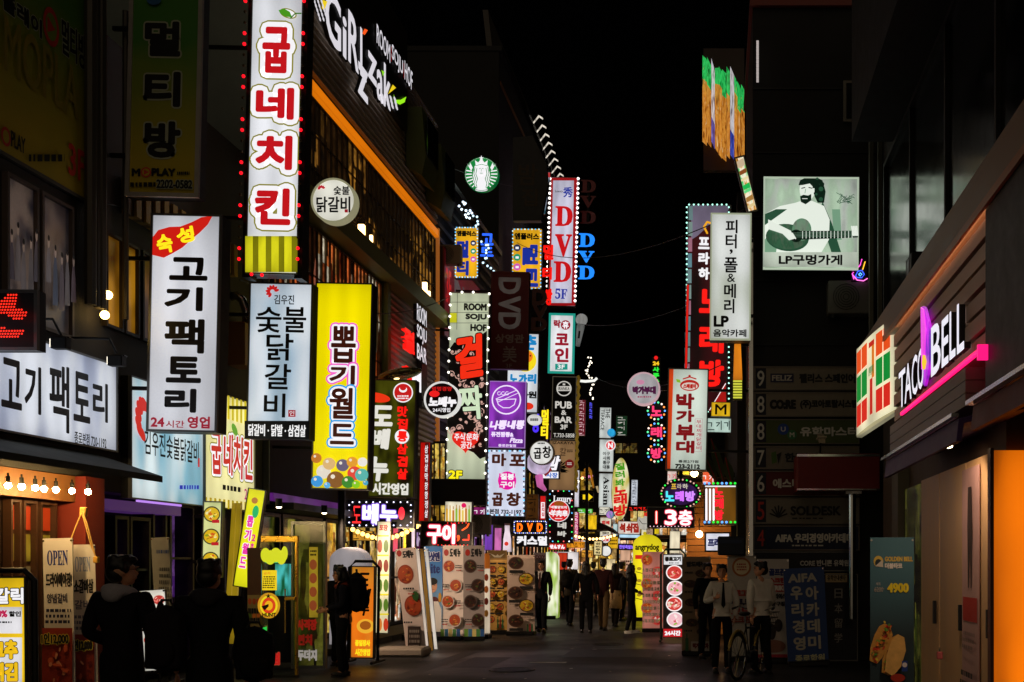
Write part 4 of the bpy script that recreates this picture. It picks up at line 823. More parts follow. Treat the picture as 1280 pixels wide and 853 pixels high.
s = hang('night_sign', 'small black sign of slanted white strokes among dark splashes', 'sign', 674, 569, 700, 599, 40.4, D('#0a0908', .5), .15, .01); s.text('밤', 683, 570, 700, 588, WH, .9, shear=.2).sheet(678, 590, 698, 598, WH).text('사장', 683, 591, 697, 597.5, E('#1c6ac8', .9), .3).poly([(676, 588), (684, 576), (690, 588), (682, 596)], E('#8a1818', .8)); s.done()
# -- purple noodle sign
s = hang('noodle_sign', 'violet lightbox with a white ringed noodle bowl emblem', 'sign', 611, 477, 657, 560, 35, PN('#9a3cc8', .9, .45, .8, '#6a2c9a'), .25, .02, E('#c090e0', .6), Xw=XL); LV_ = E('#f4e4ff', 1)
s.circ(633, 500, 18.5, LV_).circ(633, 500, 16.8, PN('#9a3cc8', .9, .2, 1)).line([(621, 500), (623, 506), (629, 510), (637, 510), (643, 506), (645, 499), (621, 500)], 1.1, LV_).line([(620, 499), (646, 488)], 1, LV_).line([(622, 503), (647, 492)], .8, LV_)
for i in range(3): s.line([(624 + i * 5 + 2.2 * math.cos(t * .9), 492 + 2.2 * math.sin(t * .9)) for t in range(7)], .7, LV_)
s.text('나뽕내뽕', 612, 526, 656, 537, LV_, .7, shear=.2, jit=.4).text('퓨전짬뽕&', 614, 540, 642, 546.5, LV_, .3).text('Pizza', 638, 547.5, 654, 554, LV_, .3, shear=.25).text('종로관철점', 623, 555.5, 645, 559, LV_, .1); s.done()
# -- gopchang sign
s = hang('tripe_sign', 'white upright lightbox with brown syllables, pink stamp and chasing blue lights', 'sign', 608, 562, 657, 646, 34.8, PN('#dce2f8', .92, .2, .7), .25, .02, Xw=XL); BW = E('#5a281a', .55)
s.text('마', 615, 567, 633, 583, BW, .9).text('포', 637, 568, 656, 583, BW, .9).text('곱', 615, 616, 629, 633, BW, .9).text('창', 633, 616, 651, 633, BW, .9).circ(634, 601, 11.5, E('#e0189a', 1), 11.5).sheet(624, 592, 644, 610, E('#e0189a', 1)).text('질봉', 625.5, 592, 643, 600, WH, .4).text('구이', 625.5, 602, 643, 610, WH, .4).text('본점 732-1197', 612, 636.5, 652, 643, INK, .25)
s.bulbs(s.edge(610, 564, 655, 644, 14, 24), 1.05, [E('#58c8ff', 1.5), D('#202028', .5), E('#e0f0ff', 1.3), D('#202028', .5)], 'led'); s.done()
# -- barrel with round face
s = disc('round_sign', 'round white lightbox end of a barrel shaped sign with two black syllables', 677, 566, 15.5, 39, PN('#f0f0ec', .92, .2, 1), D('#b0a8a0', .4), .3); s.text('곱', 667, 560, 677, 574, INK, .5).text('창', 678, 558, 689, 573, INK, .5).fine(672, 553, 681, 556, 1, INK)
g = s.g('barrel'); p_ = s.px; g.tube([(-1 * p_, .3, 14 * p_), (-9 * p_, .8, 3 * p_)], [14.5 * p_, 15.5 * p_], PN('#d8c8e8', .75, .4, 2), 20); g.tube([(-6 * p_, .5, -12 * p_), (-4 * p_, .4, -24 * p_), (3 * p_, .4, -31 * p_)], [5 * p_, 4.5 * p_, 2 * p_], PN('#e070b8', .8, .3, 2), 10); s.done()
# -- luxury lamb skewers
s = hang('skewer_sign', 'dark maroon lightbox with round red badge and white script', 'sign', 685.5, 612, 717, 679, 42, D('#280a12', .5), .2, .02, D('#5a2a2a', .5))
s.text('𝐋𝐮𝐱𝐮𝐫𝐲', 691.5, 620, 714.5, 630, WH, .1).circ(698.5, 639, 13.6, WH).circ(698.5, 639, 12.8, E('#d41820', 1)).circ(699, 630, 6.5, E('#a05018', .9), 3.5).text('羊肉串', 688, 637.5, 709.5, 646, WH, .35).text('네펄양꼬치', 688.5, 632.5, 708.5, 636, WH, .15).fine(694, 647.5, 703, 649.5, 1, WH).text('네', 697, 653, 708, 661, CR, .6).text('바', 697, 664, 708, 671, CR, .6)
s.bulbs(s.edge(687.5, 614, 715, 677, 4, 8), .9, [E('#ffffff', 2), E('#ff5a5a', 1.5), E('#3cff6a', 1.5), E('#58c0ff', 1.5)], 'led'); s.done()
# -- small LED DVD and the sign under it
s = hang('led_sign', 'small black board of orange LED letters ringed with blue-white dots', 'sign', 642, 651, 684, 667.5, 33, BLK, .15, .01)
for ch, x in (('D', 646), ('V', 658.5), ('D', 671)): s.text(ch, x, 654, x + 7.5, 665, E('#ff6a10', 1.6), .7)
s.bulbs(s.edge(643, 652, 683, 666.5, 16, 6), .65, [E('#8090ff', 1.8), E('#ffffff', 1.8)], 'led'); s.done()
s = hang('shop_sign', 'dark board of white block syllables right under the orange LED letters', 'sign', 645, 668.5, 686, 684, 33.2, D('#140c24', .5), .15, .01); s.text('커스멀', 646, 670, 684, 682, WH, .8); s.done()
s = hang('led_sign', 'black LED board of pink-white syllables with red dots over the food banners', 'sign', 526, 652, 591, 684, 26.2, D('#0c0406', .5), .2, .015)
s.text('구이', 534, 655, 569, 680, E('#fff0f4', 1.3), 1.2, out=((E('#ff2050', .7), 1.4),)).text(',', 571, 669, 575, 677, E('#ff5a1e', 1.4), .8).line([(578, 663), (584, 659), (586, 655)], 2, E('#ff5a1e', 1.4)).line([(579, 675), (586, 675), (586, 669)], 2, E('#ff3a1e', 1.4)); s.bulbs([(548 + i * 4.6, 681.5) for i in range(9)] + [(560 + i * 4.6, 654) for i in range(6)], .7, [E('#ff2a20', 1.8)], 'led'); s.done()
s = hang('column_sign', 'narrow red glowing column with tiny white letters beside the yellow windows', 'sign', 524.5, 553, 537, 652, 27.5, PN('#e01810', .85, .3, 1), .2, .01); s.poly([(531.5, 554), (536.5, 554), (535, 651), (530, 651)], PN('#7a1410', .5, .3, 2)); s.vtext('삼겹살막창항정살', 531, 556, 535, 648, WH, .15); s.done()
# small gold upper windows get a lit white board
s = hang('menu_sign', 'bright white and gold board of bottle pictures above the pink LED board', 'sign', 556, 627, 590, 656, 29.5, PN('#f4ecd0', .95, .3, 2), .12, .012)
for i in range(8): x = 557.5 + i * 4; s.sheet(x, 636 + i % 3, x + 2.4, 653, E(('#d8a018', '#e8c85a', '#c87828', '#8ab83a')[i % 4], .95)); s.sheet(x + .7, 631 + i % 3, x + 1.7, 637, E('#b07818', .9))
s.circ(580, 632, 3, E('#e01860', 1)); s.done()
# ---------------------------------------------------------------- far signs between the rows
s = Sign('karaoke_sign', 'long oval cream lightbox like a leaf with green and red syllables', 'sign', 764, 572, 787, 651, 44); R2 = s.w / 2; n = 36
pts = [(R2 * math.cos(2*math.pi*i/n), s.h/2 + s.h/2 * math.sin(2*math.pi*i/n)) for i in range(n)]
s.g('cabinet').prism([(a, .004, b) for a, b in pts], (0, .22, 0), D('#8a8060', .5)); s.g('face').add([(a * .96, 0, s.h/2 + (b - s.h/2) * .985) for a, b in pts], [list(range(n))], PN('#f2ecc8', .92, .35, 1.6, '#e8d860'))
for i, ch in enumerate('질러봐'): s.text(ch, 769, 579 + i * 10, 781, 588 + i * 10, E('#4a9a1c', .9), .5, rot=.15)
for ch, y0, y1 in (('노', 608, 620), ('래', 620, 631), ('방', 631, 645)): s.text(ch, 767, y0, 784, y1, E('#d81818', .95), .8, rot=.15, shear=.1)
s.done()
for i, (y0, y1, t, lab) in enumerate(((509.5, 548, 'TEA', 'pale narrow lightbox at the top of the stack beside the leaf shaped sign'), (549.5, 590, '', 'pale narrow lightbox of small dark print, middle of the stack beside the leaf shaped sign'), (592, 635.5, 'A', 'pale narrow lightbox with sideways serif letters, lowest of the stack'))):
    s = hang('shop_sign', lab, 'sign', 749.5 - i * .5, y0, 767 if i else 764, y1, 47, PN('#dfe6e2', .78, .3, 1.4), .2, .01, D('#4a4a46', .5))
    if i == 0: s.text('THE', 757, 511, 762.5, 523, INK, .1, rot=-1.5708).text('TERRACE', 751, 512, 755.5, 538, INK, .1, rot=-1.5708)
    elif i == 1:
        for j, t in enumerate(('이구', '사회', '통구', '대통')): s.text(t, 753.5, 565 + j * 5.6, 762.5, 569.6 + j * 5.6, INK, .15)
    else: s.text('𝐀𝐬𝐢𝐚𝐧', 754, 596, 761.5, 632, INK, .15, rot=-1.5708)
    s.done()
s = disc('round_sign', 'small round red lightbox with a white N', 763, 557, 6.3, 46, E('#d8141c', 1), E('#f4f0f0', .9), .1, rim=.16); s.text('N', 759.8, 553.4, 766.2, 560.6, WH, .5); s.done()
s = disc('round_sign', 'small plain glowing blue ball sign above the red N', 764, 541, 5, 46.2, PN('#28a8e0', .95, .3, 3), E('#2088c0', .7), .2); s.done()
s = disc('round_sign', 'small round lilac and teal lightbox below the leaf shaped sign', 762.5, 643.5, 5, 45.5, PN('#c080d8', .9, .4, 5, '#40b0c0'), E('#6a5a70', .5), .12); s.done()
s = hang('shop_sign', 'cream lightbox of red print under the lilac round sign', 'sign', 750, 647, 764, 673, 46, PN('#f0e8cc', .85, .3, 2), .15, .01); s.text('회배', 752, 651, 762, 656, RED, .3).fine(753, 659, 762, 668, 3, D('#6a2018')); s.done()
s = hang('grill_sign', 'wide white lightbox of red brush letters with white chicken ornament beside it', 'sign', 772.5, 652, 800, 668, 46, PN('#f4e4d8', .9, .3, 2), .15, .01); s.text('석쇠집', 774, 654, 799, 666, E('#a8281c', .85), .8, jit=.3); s.done()
s = hang('led_strip_sign', 'thin pale blue light strip under the wide red brush letters', 'sign', 774, 668.5, 800, 672.5, 46, PN('#b8e0f8', 1.1, .2, 2), .1, .004); s.done()
ck = Sign('chicken_ornament', 'white cut-out rooster ornament with red comb beside the number board', 'ornament', 796, 641, 813, 663, 40)
g = ck.g('body'); q = [ck.p(*a) for a in ((799, 661), (796.5, 652), (798, 646), (803, 648), (806, 645), (809, 643), (812, 648), (810, 653), (811, 659), (806, 663))]; g.prism([(a, 0, b) for a, b in q], (0, .12, 0), PN('#d8d4c8', .7, .3, 2))
q = [ck.p(*a) for a in ((805, 645), (805, 640), (807.5, 642), (809, 639), (811, 642), (811, 646))]; ck.g('comb').prism([(a, -.02, b) for a, b in q], (0, .1, 0), E('#d82820', .9)); ck.line([(799, 650), (803, 655), (808, 655)], .7, INK); ck.done()
s = hang('notice_sign', 'small cream lightbox with a green sprig under the rooster ornament', 'sign', 801.5, 662, 814, 676, 42, PN('#e8e4c0', .85, .3, 2), .1, .008); s.line([(804, 674), (807, 667), (811, 664)], .8, E('#6a8a18', .7)).circ(806, 667, 2.2, E('#c8b018', .9)); s.done()
s = hang('lantern_sign', 'small cream lantern box of dark vertical letters hanging over the crowd', 'sign', 742, 676, 753, 694.5, 44, PN('#f0dc9c', .95, .3, 2), .3, .03); s.vtext('선비주막', 744.5, 678, 750.5, 693, INK, .2); s.done()
s = disc('round_sign', 'round blank white lightbox beside the cream lantern', 757.5, 689, 7.2, 44.5, PN('#f4f4f0', .95, .2, 2), BLK, .15, rim=.14); s.done()
s = disc('round_sign', 'small white and pink lightbox drum over the blank round one', 757, 673.5, 6, 45, PN('#f4ece8', .95, .2, 2), D('#806a5a', .5), .2); s.text('갯벌', 753, 670, 761, 677, E('#d02848', .9), .3); s.done()
s = hang('shop_sign', 'yellow lightbox of brown letters behind the blank round sign', 'sign', 760, 671, 772.5, 686, 46, PN('#f0b820', .95, .3, 2), .15, .01); s.fine(762, 674, 771, 682, 2, D('#6a3a10')); s.done()
s = hang('led_sign', 'dark strip of small violet LED letters under the blue strip', 'sign', 773, 680, 797, 688, 47, BLK, .1, .006); s.text('한방족발보쌈', 774, 681.5, 796, 686.5, E('#8a68f0', 1.3), .2); s.done()
for i, (x0, x1, c, lab) in enumerate(((696, 707, '#f8f0f0', 'white lit poster panel behind the tall walker with the backpack'), (775, 788, '#e0b090', 'pinkish lit menu panel far behind the crowd'))):
    s = hang('menu_sign', lab, 'sign', x0, 690 - 4*i, x1 + (0 if i else 16), 712, 47 + i, PN(c, .9, .3, 2), .1, .01); s.fine(x0 + 1, 700, x1, 708, 2, D('#8a3a30')); s.done()
s = hang('izakaya_sign', 'red sign of white kana over the warm shopfront', 'sign', 685.5, 679.5, 708, 687.5, 41, PN('#d81c14', .95, .25, 2), .12, .01); s.text('せんすん', 687, 681, 706, 686.5, WH, .45); s.done()
s = hang('shop_sign', 'narrow white lightbox in red edging left of the skewer sign', 'sign', 675, 620, 682, 650, 41, PN('#e01c1c', .95, .2, 2), .12, .01); s.sheet(676.2, 628, 681, 648, WH).vtext('꼬치집', 677, 629, 680.4, 646, RED, .2); s.done()
letters('neon_sign', 'slanted yellow neon syllables behind the speech bubble shaped plate', 40.5, (('멀', 677, 512, 686, 532, .7), ('티', 676, 532, 685, 549, .7)), E('#ffe01c', 1.2), .1)
letters('neon_sign', 'violet blue neon syllable behind the white bubble plate', 41.5, (('방', 665, 517, 675, 541, .9),), E('#4a30e8', 1.2), .1)
s = Sign('bubble_sign', 'small white oval speech bubble plate by the purple sign', 'sign', 659, 518, 677, 532, 38.5, 0); q = [(s.w/2 * math.cos(i * .2618), s.h/2 + s.h/2 * math.sin(i * .2618)) for i in range(24)]; s.g('plate').prism([(a, 0, b) for a, b in q], (0, .1, 0), PN('#ecece8', .85, .3, 2)); s.fine(663, 522, 673, 528, 1, D('#707070')); s.done()
# arrow lightbox, horned arch ornament and strings of fairy lights
s = hang('arrow_sign', 'yellow lit arrow board pointing right beside the dark pole', 'sign', 728, 616, 742, 627, 43, BLK, .1, .01); s.sheet(728.5, 618.5, 735, 624.5, E('#ffd81c', 1)).poly([(735, 616.5), (741, 621.5), (735, 626.5)], E('#ffd81c', 1)); s.done()
s = hang('shop_sign', 'small pink-white neon plate under the golden arch ornament', 'sign', 727, 593, 742, 598.5, 43, D('#400818'), .1, .006); s.text('비어펍', 728, 594, 741, 597.8, E('#ff90c8', 1.2), .2); s.done()
ar = thing('arch_ornament', 'golden curled octopus arm ornament lit over the shop by the pole', 'ornament', at(735, 600, 43)); k = 43 / F
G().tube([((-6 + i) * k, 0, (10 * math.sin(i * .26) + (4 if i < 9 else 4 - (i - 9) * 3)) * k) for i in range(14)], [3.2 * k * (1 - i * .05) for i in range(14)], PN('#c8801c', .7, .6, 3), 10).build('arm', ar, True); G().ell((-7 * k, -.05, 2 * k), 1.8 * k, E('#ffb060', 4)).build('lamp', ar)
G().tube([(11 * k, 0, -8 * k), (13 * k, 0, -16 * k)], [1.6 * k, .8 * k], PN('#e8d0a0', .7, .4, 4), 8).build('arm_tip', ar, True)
for j, (x0, y0, x1, y1, n, d, lab) in enumerate(((735, 446, 741, 500, 26, 52, 'string of tiny white fairy lights hanging down beside the coin karaoke sign'), (576, 252, 590, 275, 12, 33, 'short string of sparkling lights along the bent pole under the coffee disc'), (590, 268, 615, 340, 22, 36, 'long bent string of bluish sparkling lights right of the half hidden yellow sign'))):
    A, B = at(x0, y0, d), at(x1, y1, d); st = thing('light_string', lab, 'lights', A); L = B - A; mm = E(('#fff2dc', '#d8ecff', '#b8d8e8')[j], 2.2); pr = None
    G().tube([L * (i / 12) + Vector((.12 * math.sin(i * 1.1), 0, 0)) for i in range(13)], .02, STEEL, 6).build('cord', st)
    for i in range(n):
        t = (i + .5) / n; P_ = L * t + Vector((.12 * math.sin(t * 13.2) + rnd.uniform(-.06, .06), -.05, rnd.uniform(-.05, .05)))
        if pr is None: pr = G().ell((0,0,0), .038, mm, 6, 4).build('bulb', st); pr.location = P_
        else: share(pr, st, P_)
sp_ = thing('spot_bracket', 'white curved tube lamp on a bracket beside the coin karaoke sign', 'lamp', at(722, 476, 44)); G().tube([(0, 0, 0), (.3, 0, -.03), (.65, 0, 0), (.75, 0, .1)], .05, E('#f0f0ea', 1.1), 8).build('tube', sp_); G().box((-.4, .1, -.05), (0, .2, .05), DKM).build('arm', sp_)
# dark pole of the lane
def pole(x, y0, d, r, lab, m=STEEL):
    c = at(x, y0, d); t = thing('utility_pole', lab, 'pole', (c.x, d, 0)); G().tube([(0,0,0), (0,0,c.z)], r, m, 10).build('shaft', t); G().box((-r*2, -r*2, 0), (r*2, r*2, .12), DKM).build('base', t); G().tube([(0,0,c.z), (0,0,c.z+.06)], r*1.3, DKM, 10).build('cap', t)
pole(733.5, 580, 42, .06, 'slim steel pole standing behind the walkers')
pole(427, 560, 22, .07, 'dark thin pole under the yellow claw game sign', DKM)
pole(511, 600, 24.6, .06, 'thin pole at the right edge of the black brush lettered sign')
# dark octagonal sign board
s = Sign('hanging_board', 'unlit black board with faint brush letters below the cornice lamps', 'sign', 640, 172, 686, 276, 41); q = [s.p(*a) for a in ((641, 172), (666, 170), (683, 205), (685, 230), (676, 276), (641, 276))]; s.g('board').prism([(a, 0, b) for a, b in q], (0, .3, 0), D('#15110f', .5)); s.text('밤', 648, 205, 672, 232, D('#3a2a18', .6), .6).text('집', 652, 236, 672, 258, D('#3a2a18', .6), .5); s.done()
s = hang('prism_sign', 'slim iridescent lit strip right of the black board', 'sign', 676, 215, 685, 268, 42, PN('#c0c8e0', .6, .8, 4, '#40a0b8'), .1, .006, lean=R_(7)); s.sheet(677, 216, 688, 222, E('#c83a3a', .8)); s.done()
# ---------------------------------------------------------------- right signs
s = disc('round_sign', 'round pale lightbox with a pink rim and plum letters left of the stew sign', 804.5, 486, 20.5, 24, PN('#cfccd0', .62, .35, 1.5), E('#d8b0b8', .75), rim=.08); PL = E('#5a1a4a', .6)
s.text('박가부대', 790.5, 483, 820, 493, PL, .8).circ(800.5, 478, 5, E('#d890b0', .8), 3).fine(797, 495, 814, 498, 1, E('#b03060', .7)); G().box((s.w/2, .05, s.h/2 - .03), (.9, .1, s.h/2 + .03), DKM).build('bracket', s.root); s.done()
s = Sign('neon_sign', 'pink neon syllables in three rings of coloured bulbs stacked on a dark rail', 'sign', 809, 502, 832, 579, 25, 0); s.g('rail').box((-.04, .05, 0), (.04, .1, s.h + .2), DKM)
for j, ch in enumerate('노래방'):
    cy = 514 + j * 26.4; s.g('disc').prism([(s.p(820.5 + 11 * math.cos(i * .3), cy - 11 * math.sin(i * .3))[0], .02, s.p(820.5, cy - 11 * math.sin(i * .3))[1]) for i in range(21)], (0, .03, 0), D('#08080a', .5))
    s.text(ch, 813.5, cy - 6.5, 827.5, cy + 6.5, E('#ff3a70', 1.2), .7); s.bulbs([(820.5 + 10.7 * math.cos(i * .4488), cy - 10.7 * math.sin(i * .4488)) for i in range(14)], 1.25, [E('#58a0ff', 2), E('#ff8a3a', 2), E('#ffe0d0', 2), E('#50e090', 2)])
s.done()
s = Sign('neon_sign', 'thin green and yellow vertical LED letters high above the lane', 'sign', 815, 446, 825, 482, 40, 0); s.g('rail').box((-.15, .04, 0), (.15, .1, s.h), BLK); s.circ(820, 447.5, 2.4, E('#e01818', 1.2)).text('24', 816, 452, 824, 457, E('#f0c020', 1.2), .4)
for i, ch in enumerate('사주나'): s.text(ch, 816, 459 + i * 7.6, 824, 465 + i * 7.6, E('#28e038', 1.2), .5)
s.done()
s = hang('stew_sign', 'pale green upright lightbox with an orange side and dark red syllables', 'sign', 834, 461, 884.5, 588, 22, PN('#dbe8da', .84, .25, .9), .3, .02, Xw=.63); OR_ = PN('#f04a14', .9, .3, 1); s.poly([(836, 461.5), (842, 461.5), (838, 587.5), (832, 587.5)], OR_)
s.circ(862, 482, 12, E('#b8241c', .9), 7).circ(862, 483, 10, E('#e8d8cc', .85), 4.6).text('스페셜이', 854, 480, 870, 486, E('#b8241c', .9), .4).poly([(845, 474), (850, 475), (851, 479), (846, 478)], E('#8ab82c', .9)).line([(854, 474), (862, 471.5), (870, 474)], 1.6, E('#b8241c', .9)).circ(862, 470.5, 1.6, E('#b8241c', .9)); DR = E('#8a1018', .75)
for ch, y0, y1 in (('박', 492, 512), ('가', 513, 528), ('부', 531, 551), ('대', 551, 567)): s.text(ch, 845, y0, 868, y1, DR, 1.1)
s.vtext('부대찌개닭갈비', 870.5, 525, 876.5, 563, E('#c05868', .8), .1).line([(869, 524), (878, 524), (877, 565), (868, 565)], .4, E('#c08890', .8), closed=True).text('종로2가점', 848, 575.5, 873, 579, INK, .15).text('723-2112', 844, 580.5, 875, 586.5, INK, .45); s.done()
s = hang('karaoke_sign', 'tall burgundy lightbox with mint bulb edging and huge red syllables behind the white LP sign', 'sign', 857.5, 256, 911, 516, 26, PN('#3a0a10', .8, .5, .7, '#16060a'), .3, .015, Xw=.45); s.poly([(864, 257), (911, 257), (911, 262), (902, 280), (886, 282), (872, 295), (864, 300)], PN('#8a7e98', .7, .3, 1))
for i in range(13): y = 258 + i * 19.7; s.sheet(859.5 - i * .4, y, 866 - i * .4, y + 17.5, PN(('#7a9a9c', '#8aa49e', '#b87a90', '#6a98a4')[i % 4], .75, .2, 2))
s.line([(884, 292), (880, 284), (884, 278), (890, 280)], 2.4, E('#f0a81c', 1))
for i, ch in enumerate('프라하'): s.text(ch, 873, 297 + i * 19, 887, 312 + i * 19, WH, .8)
for ch, y0, y1 in (('노', 362, 392), ('래', 406, 442), ('방', 450, 484)): s.text(ch, 874, y0, 905, y1, REDH, 1.8)
s.poly([(886, 514), (907, 478), (908, 514)], PN('#c81c18', .9, .3, 1)); s.line([(887, 513), (907, 480)], 1, WH)
s.bulbs(s.edge(858.5, 256.5, 911, 515, 9, 40), 1.1, [E('#b0ffe8', 1.8)], 'led'); s.done()
s = hang('column_sign', 'thin plain red neon column at the left edge of the burgundy sign', 'sign', 856.5, 356, 859.5, 522, 25.6, E('#e01c14', .95), .1, .004); s.done()
s = hang('cafe_sign', 'white upright lightbox of black serif syllables hanging at the dark block corner', 'sign', 888, 267, 938.5, 425, 19, PN('#e2e6e2', .84, .4, .6, '#b4c0a0'), .3, .02, E('#c0c8a8', .55), Xw=.63, lean=R_(.5))
for t, x0, y0, x1, y1 in (('피', 907, 275, 922, 292), ('터', 907, 293, 921, 311), ('폴', 905, 322, 922, 341), ('메', 905, 355, 920, 373), ('리', 905, 374, 918, 392)): s.text(t, x0, y0, x1, y1, INK, .45)
s.text(',', 912, 312, 916, 318, INK, .3).text('&', 909, 342.5, 919, 353, INK, .1).text('LP', 892, 395, 911, 409, INK, .9).text('음악카페', 891.5, 412, 933, 421.5, INK, .35); s.done()
# -- record shop sign with picture of a guitar player (plain stand-in picture)
s = hang('record_sign', 'square green-white lightbox picturing a bare shouldered guitar player', 'sign', 954.5, 222, 1073, 337, 19.0, PN('#c4d8c0', .85, .3, 1, '#8aa88c'), .25, .02, E('#c8d8c0', .7), lean=R_(.4)); G1_, G2_, G3_, G4_ = E('#0c2a1c', .5), E('#2c5a40', .7), E('#e8f0e4', .95), E('#7aa486', .85)
s.sheet(956, 224, 1071.5, 317, PN('#b2cbb0', .85, .5, 2.2, '#e4eee2')); s.poly([(1040, 262), (1050, 262), (1052, 300), (1042, 300)], G4_).poly([(1028, 252), (1040, 280), (1052, 318), (1040, 318), (1024, 270)], G2_)
s.poly([(956, 268), (975, 258), (994, 254), (1006, 250), (1016, 252), (1030, 258), (1037, 275), (1036, 300), (1026, 317), (956, 317)], G3_).poly([(956, 300), (966, 286), (972, 300), (970, 317), (956, 317)], G4_)
s.poly([(956, 268), (970, 262), (984, 262), (970, 272), (956, 282)], G2_).circ(1009, 238, 9.5, G3_, 13).poly([(998, 232), (1000, 226), (1006, 223), (1020, 222), (1028, 226), (1032, 240), (1030, 254), (1022, 254), (1018, 246), (1018, 236), (1012, 230), (1003, 232)], G1_)
s.poly([(1000, 246), (1004, 244), (1010, 245), (1014, 243), (1014, 251), (1007, 256), (1001, 253)], G1_).line([(1002, 236), (1006, 235)], 1.2, G1_).line([(1011, 235), (1015, 236)], 1.2, G1_).line([(1007, 237), (1006, 242)], .8, G4_).line([(1003, 249), (1009, 249)], .8, G3_)
for i in range(14): s.circ(1022 + rnd.uniform(-5, 9), 230 + rnd.uniform(-6, 24), rnd.uniform(1.5, 3), G1_ if i % 3 else G2_)
s.circ(984, 298, 27, G2_, 17, rot=-.1).circ(983, 297, 25.5, PN('#3a6a4c', .6, .7, 6, '#7aa080'), 15.5, rot=-.1).circ(1002, 288, 12, PN('#6a9a78', .7, .6, 6, '#a8c4a8'), 14).circ(995, 296, 8, G1_, 8).circ(995, 296, 6, D('#050a07'), 6)
s.poly([(996, 290), (1072, 289.5), (1072, 298), (996, 301)], G1_)
for i in range(15): s.line([(1003 + i * 4.4, 290.5), (1003 + i * 4.4, 299)], .8, G3_)
for i in range(4): s.line([(985, 293 + i * 1.7), (1071, 291 + i * 1.8)], .3, G4_)
s.poly([(960, 276), (976, 284), (988, 290), (993, 300), (986, 302), (978, 294), (960, 288)], G3_)
for i in range(4): s.line([(984 + i * 2, 291 + i * .8), (988 + i * 2, 299 + i * .3)], 1.6, G3_)
for i in range(4): s.line([(1064 + i * 2, 285), (1066 + i * 1.8, 296)], 1.8, G3_)
for i in range(20): s.line([(1044 + rnd.uniform(0, 24), 243 + rnd.uniform(0, 14)), (1048 + rnd.uniform(0, 22), 246 + rnd.uniform(0, 12))], .6, G2_)
s.sheet(953.5, 317.5, 1071, 336, PN('#d2decc', .85, .3, 1.5)); s.text('LP구멍가게', 973, 320.5, 1052, 333.5, INK, .6); s.done()
gn = thing('neon_guitar', 'small neon sign tracing a blue and pink guitar under the guitar player picture', 'sign', at(1075, 352, 19.2)); k = 19.2 / F
for pts, m in (([(-8, 2), (-10, 9), (-5, 14), (0, 20), (2, 27)], '#ff50d8'), ([(-10, 8), (-4, 1), (4, 0), (9, 3)], '#ff70d0'), ([(-6, 6), (-3, 12), (2, 13), (5, 8), (2, 4), (-4, 4), (-6, 6)], '#3a60ff'), ([(-2, 8), (0, 10), (2, 8), (0, 6), (-2, 8)], '#60c0ff'), ([(3, 14), (6, 24)], '#ffc030')):
    G().tube([(x * k, -.04, z * k) for x, z in pts], .75 * k, E(m, 1.6), 6).build('neon_tube', gn)
G().box((-11 * k, 0, -1 * k), (9 * k, .05, 28 * k), D('#0c0a10')).build('backing', gn)
# -- rippled light curtain high on the right
lc = thing('light_curtain', 'rippled curtain of glowing amber and green light tubes high on the right', 'sign', at(903, 195, 30)); k = 30 / F
AMBG = GLASSY(('#5a2a08', '#b0641a', '#e0983a', '#b86a1c', '#ffe0a0'), .8); GRNG = GLASSY(('#064a1e', '#10a044', '#38d868', '#108a3c', '#e0f080'), .8); WHG = GLASSY(('#6a6470', '#b8b0b0', '#e0dce0', '#9a98b8'), .8)
tops = [(0, 127), (6, 126), (7, 122), (11, 119), (12, 117), (14, 108), (19, 106), (20, 112), (26, 109), (27, 110), (35, 106), (36, 103), (42, 96), (46, 93), (48, 90), (53, 86)]
def lerp_(tb, x):
    for (a0, b0), (a1, b1) in zip(tb, tb[1:]):
        if a0 <= x <= a1: return b0 + (b1 - b0) * (x - a0) / (a1 - a0)
    return tb[-1][1]
bots = [(0, 20), (9, 17), (13, 12), (18, 4), (26, 0), (34, -2), (39, -6), (43, -10), (53, -14)]
for x0, x1, kind in ((0, 5.5, 'a'), (5.7, 11, 'a'), (11.2, 15.5, 'w'), (15.7, 20.4, 'a'), (20.6, 24.5, 'a'), (24.7, 30, 'a'), (30.2, 34.4, 'a'), (34.6, 39.6, 'w'), (39.8, 43.8, 'a'), (44, 48.2, 'a'), (48.4, 53, 'a')):
    xm = (x0 + x1) / 2; tp, bt = lerp_(tops, xm), lerp_(bots, xm); y = .22 * math.sin(xm * .3); gh = 26 + 8 * math.sin(xm)
    sl = lerp_(tops, x1) - lerp_(tops, x0); sb = lerp_(bots, x1) - lerp_(bots, x0)
    def bxs(z0, z1, m):
        a_, c_ = (sb if z0 == bt else sl * .6) / 2, (sl if z1 == tp else sl * .6) / 2
        G().prism([((x0 - 25) * k, y - .1, (z0 - a_) * k), ((x1 - 25) * k, y + .1, (z0 + a_) * k), ((x1 - 25) * k, y + .1, (z1 + c_) * k), ((x0 - 25) * k, y - .1, (z1 - c_) * k)], (0, .07, 0), m).build('light_tube', lc)
    if kind == 'a': bxs(bt, tp - gh, AMBG); bxs(tp - gh + .3, tp, GRNG)
    else: bxs(bt + 30, tp, WHG); bxs(bt, bt + 29.6, GLASSY(('#182050', '#3448b8', '#8a90d0'), .8))
G().box((-24 * k, .5, -10 * k), (28 * k, .7, 145 * k), D('#2a1006', .5)).build('backing', lc)
s = hang('prism_sign', 'narrow tilted glowing strip of green and amber under the rippled light curtain', 'sign', 926, 195, 939, 266, 19.1, GLASSY(('#5a3410', '#c89040', '#e8e0c8', '#28b058', '#a86a20'), 1.2), .2, .02, D('#6a6454', .5), lean=R_(-14)); s.loc = True
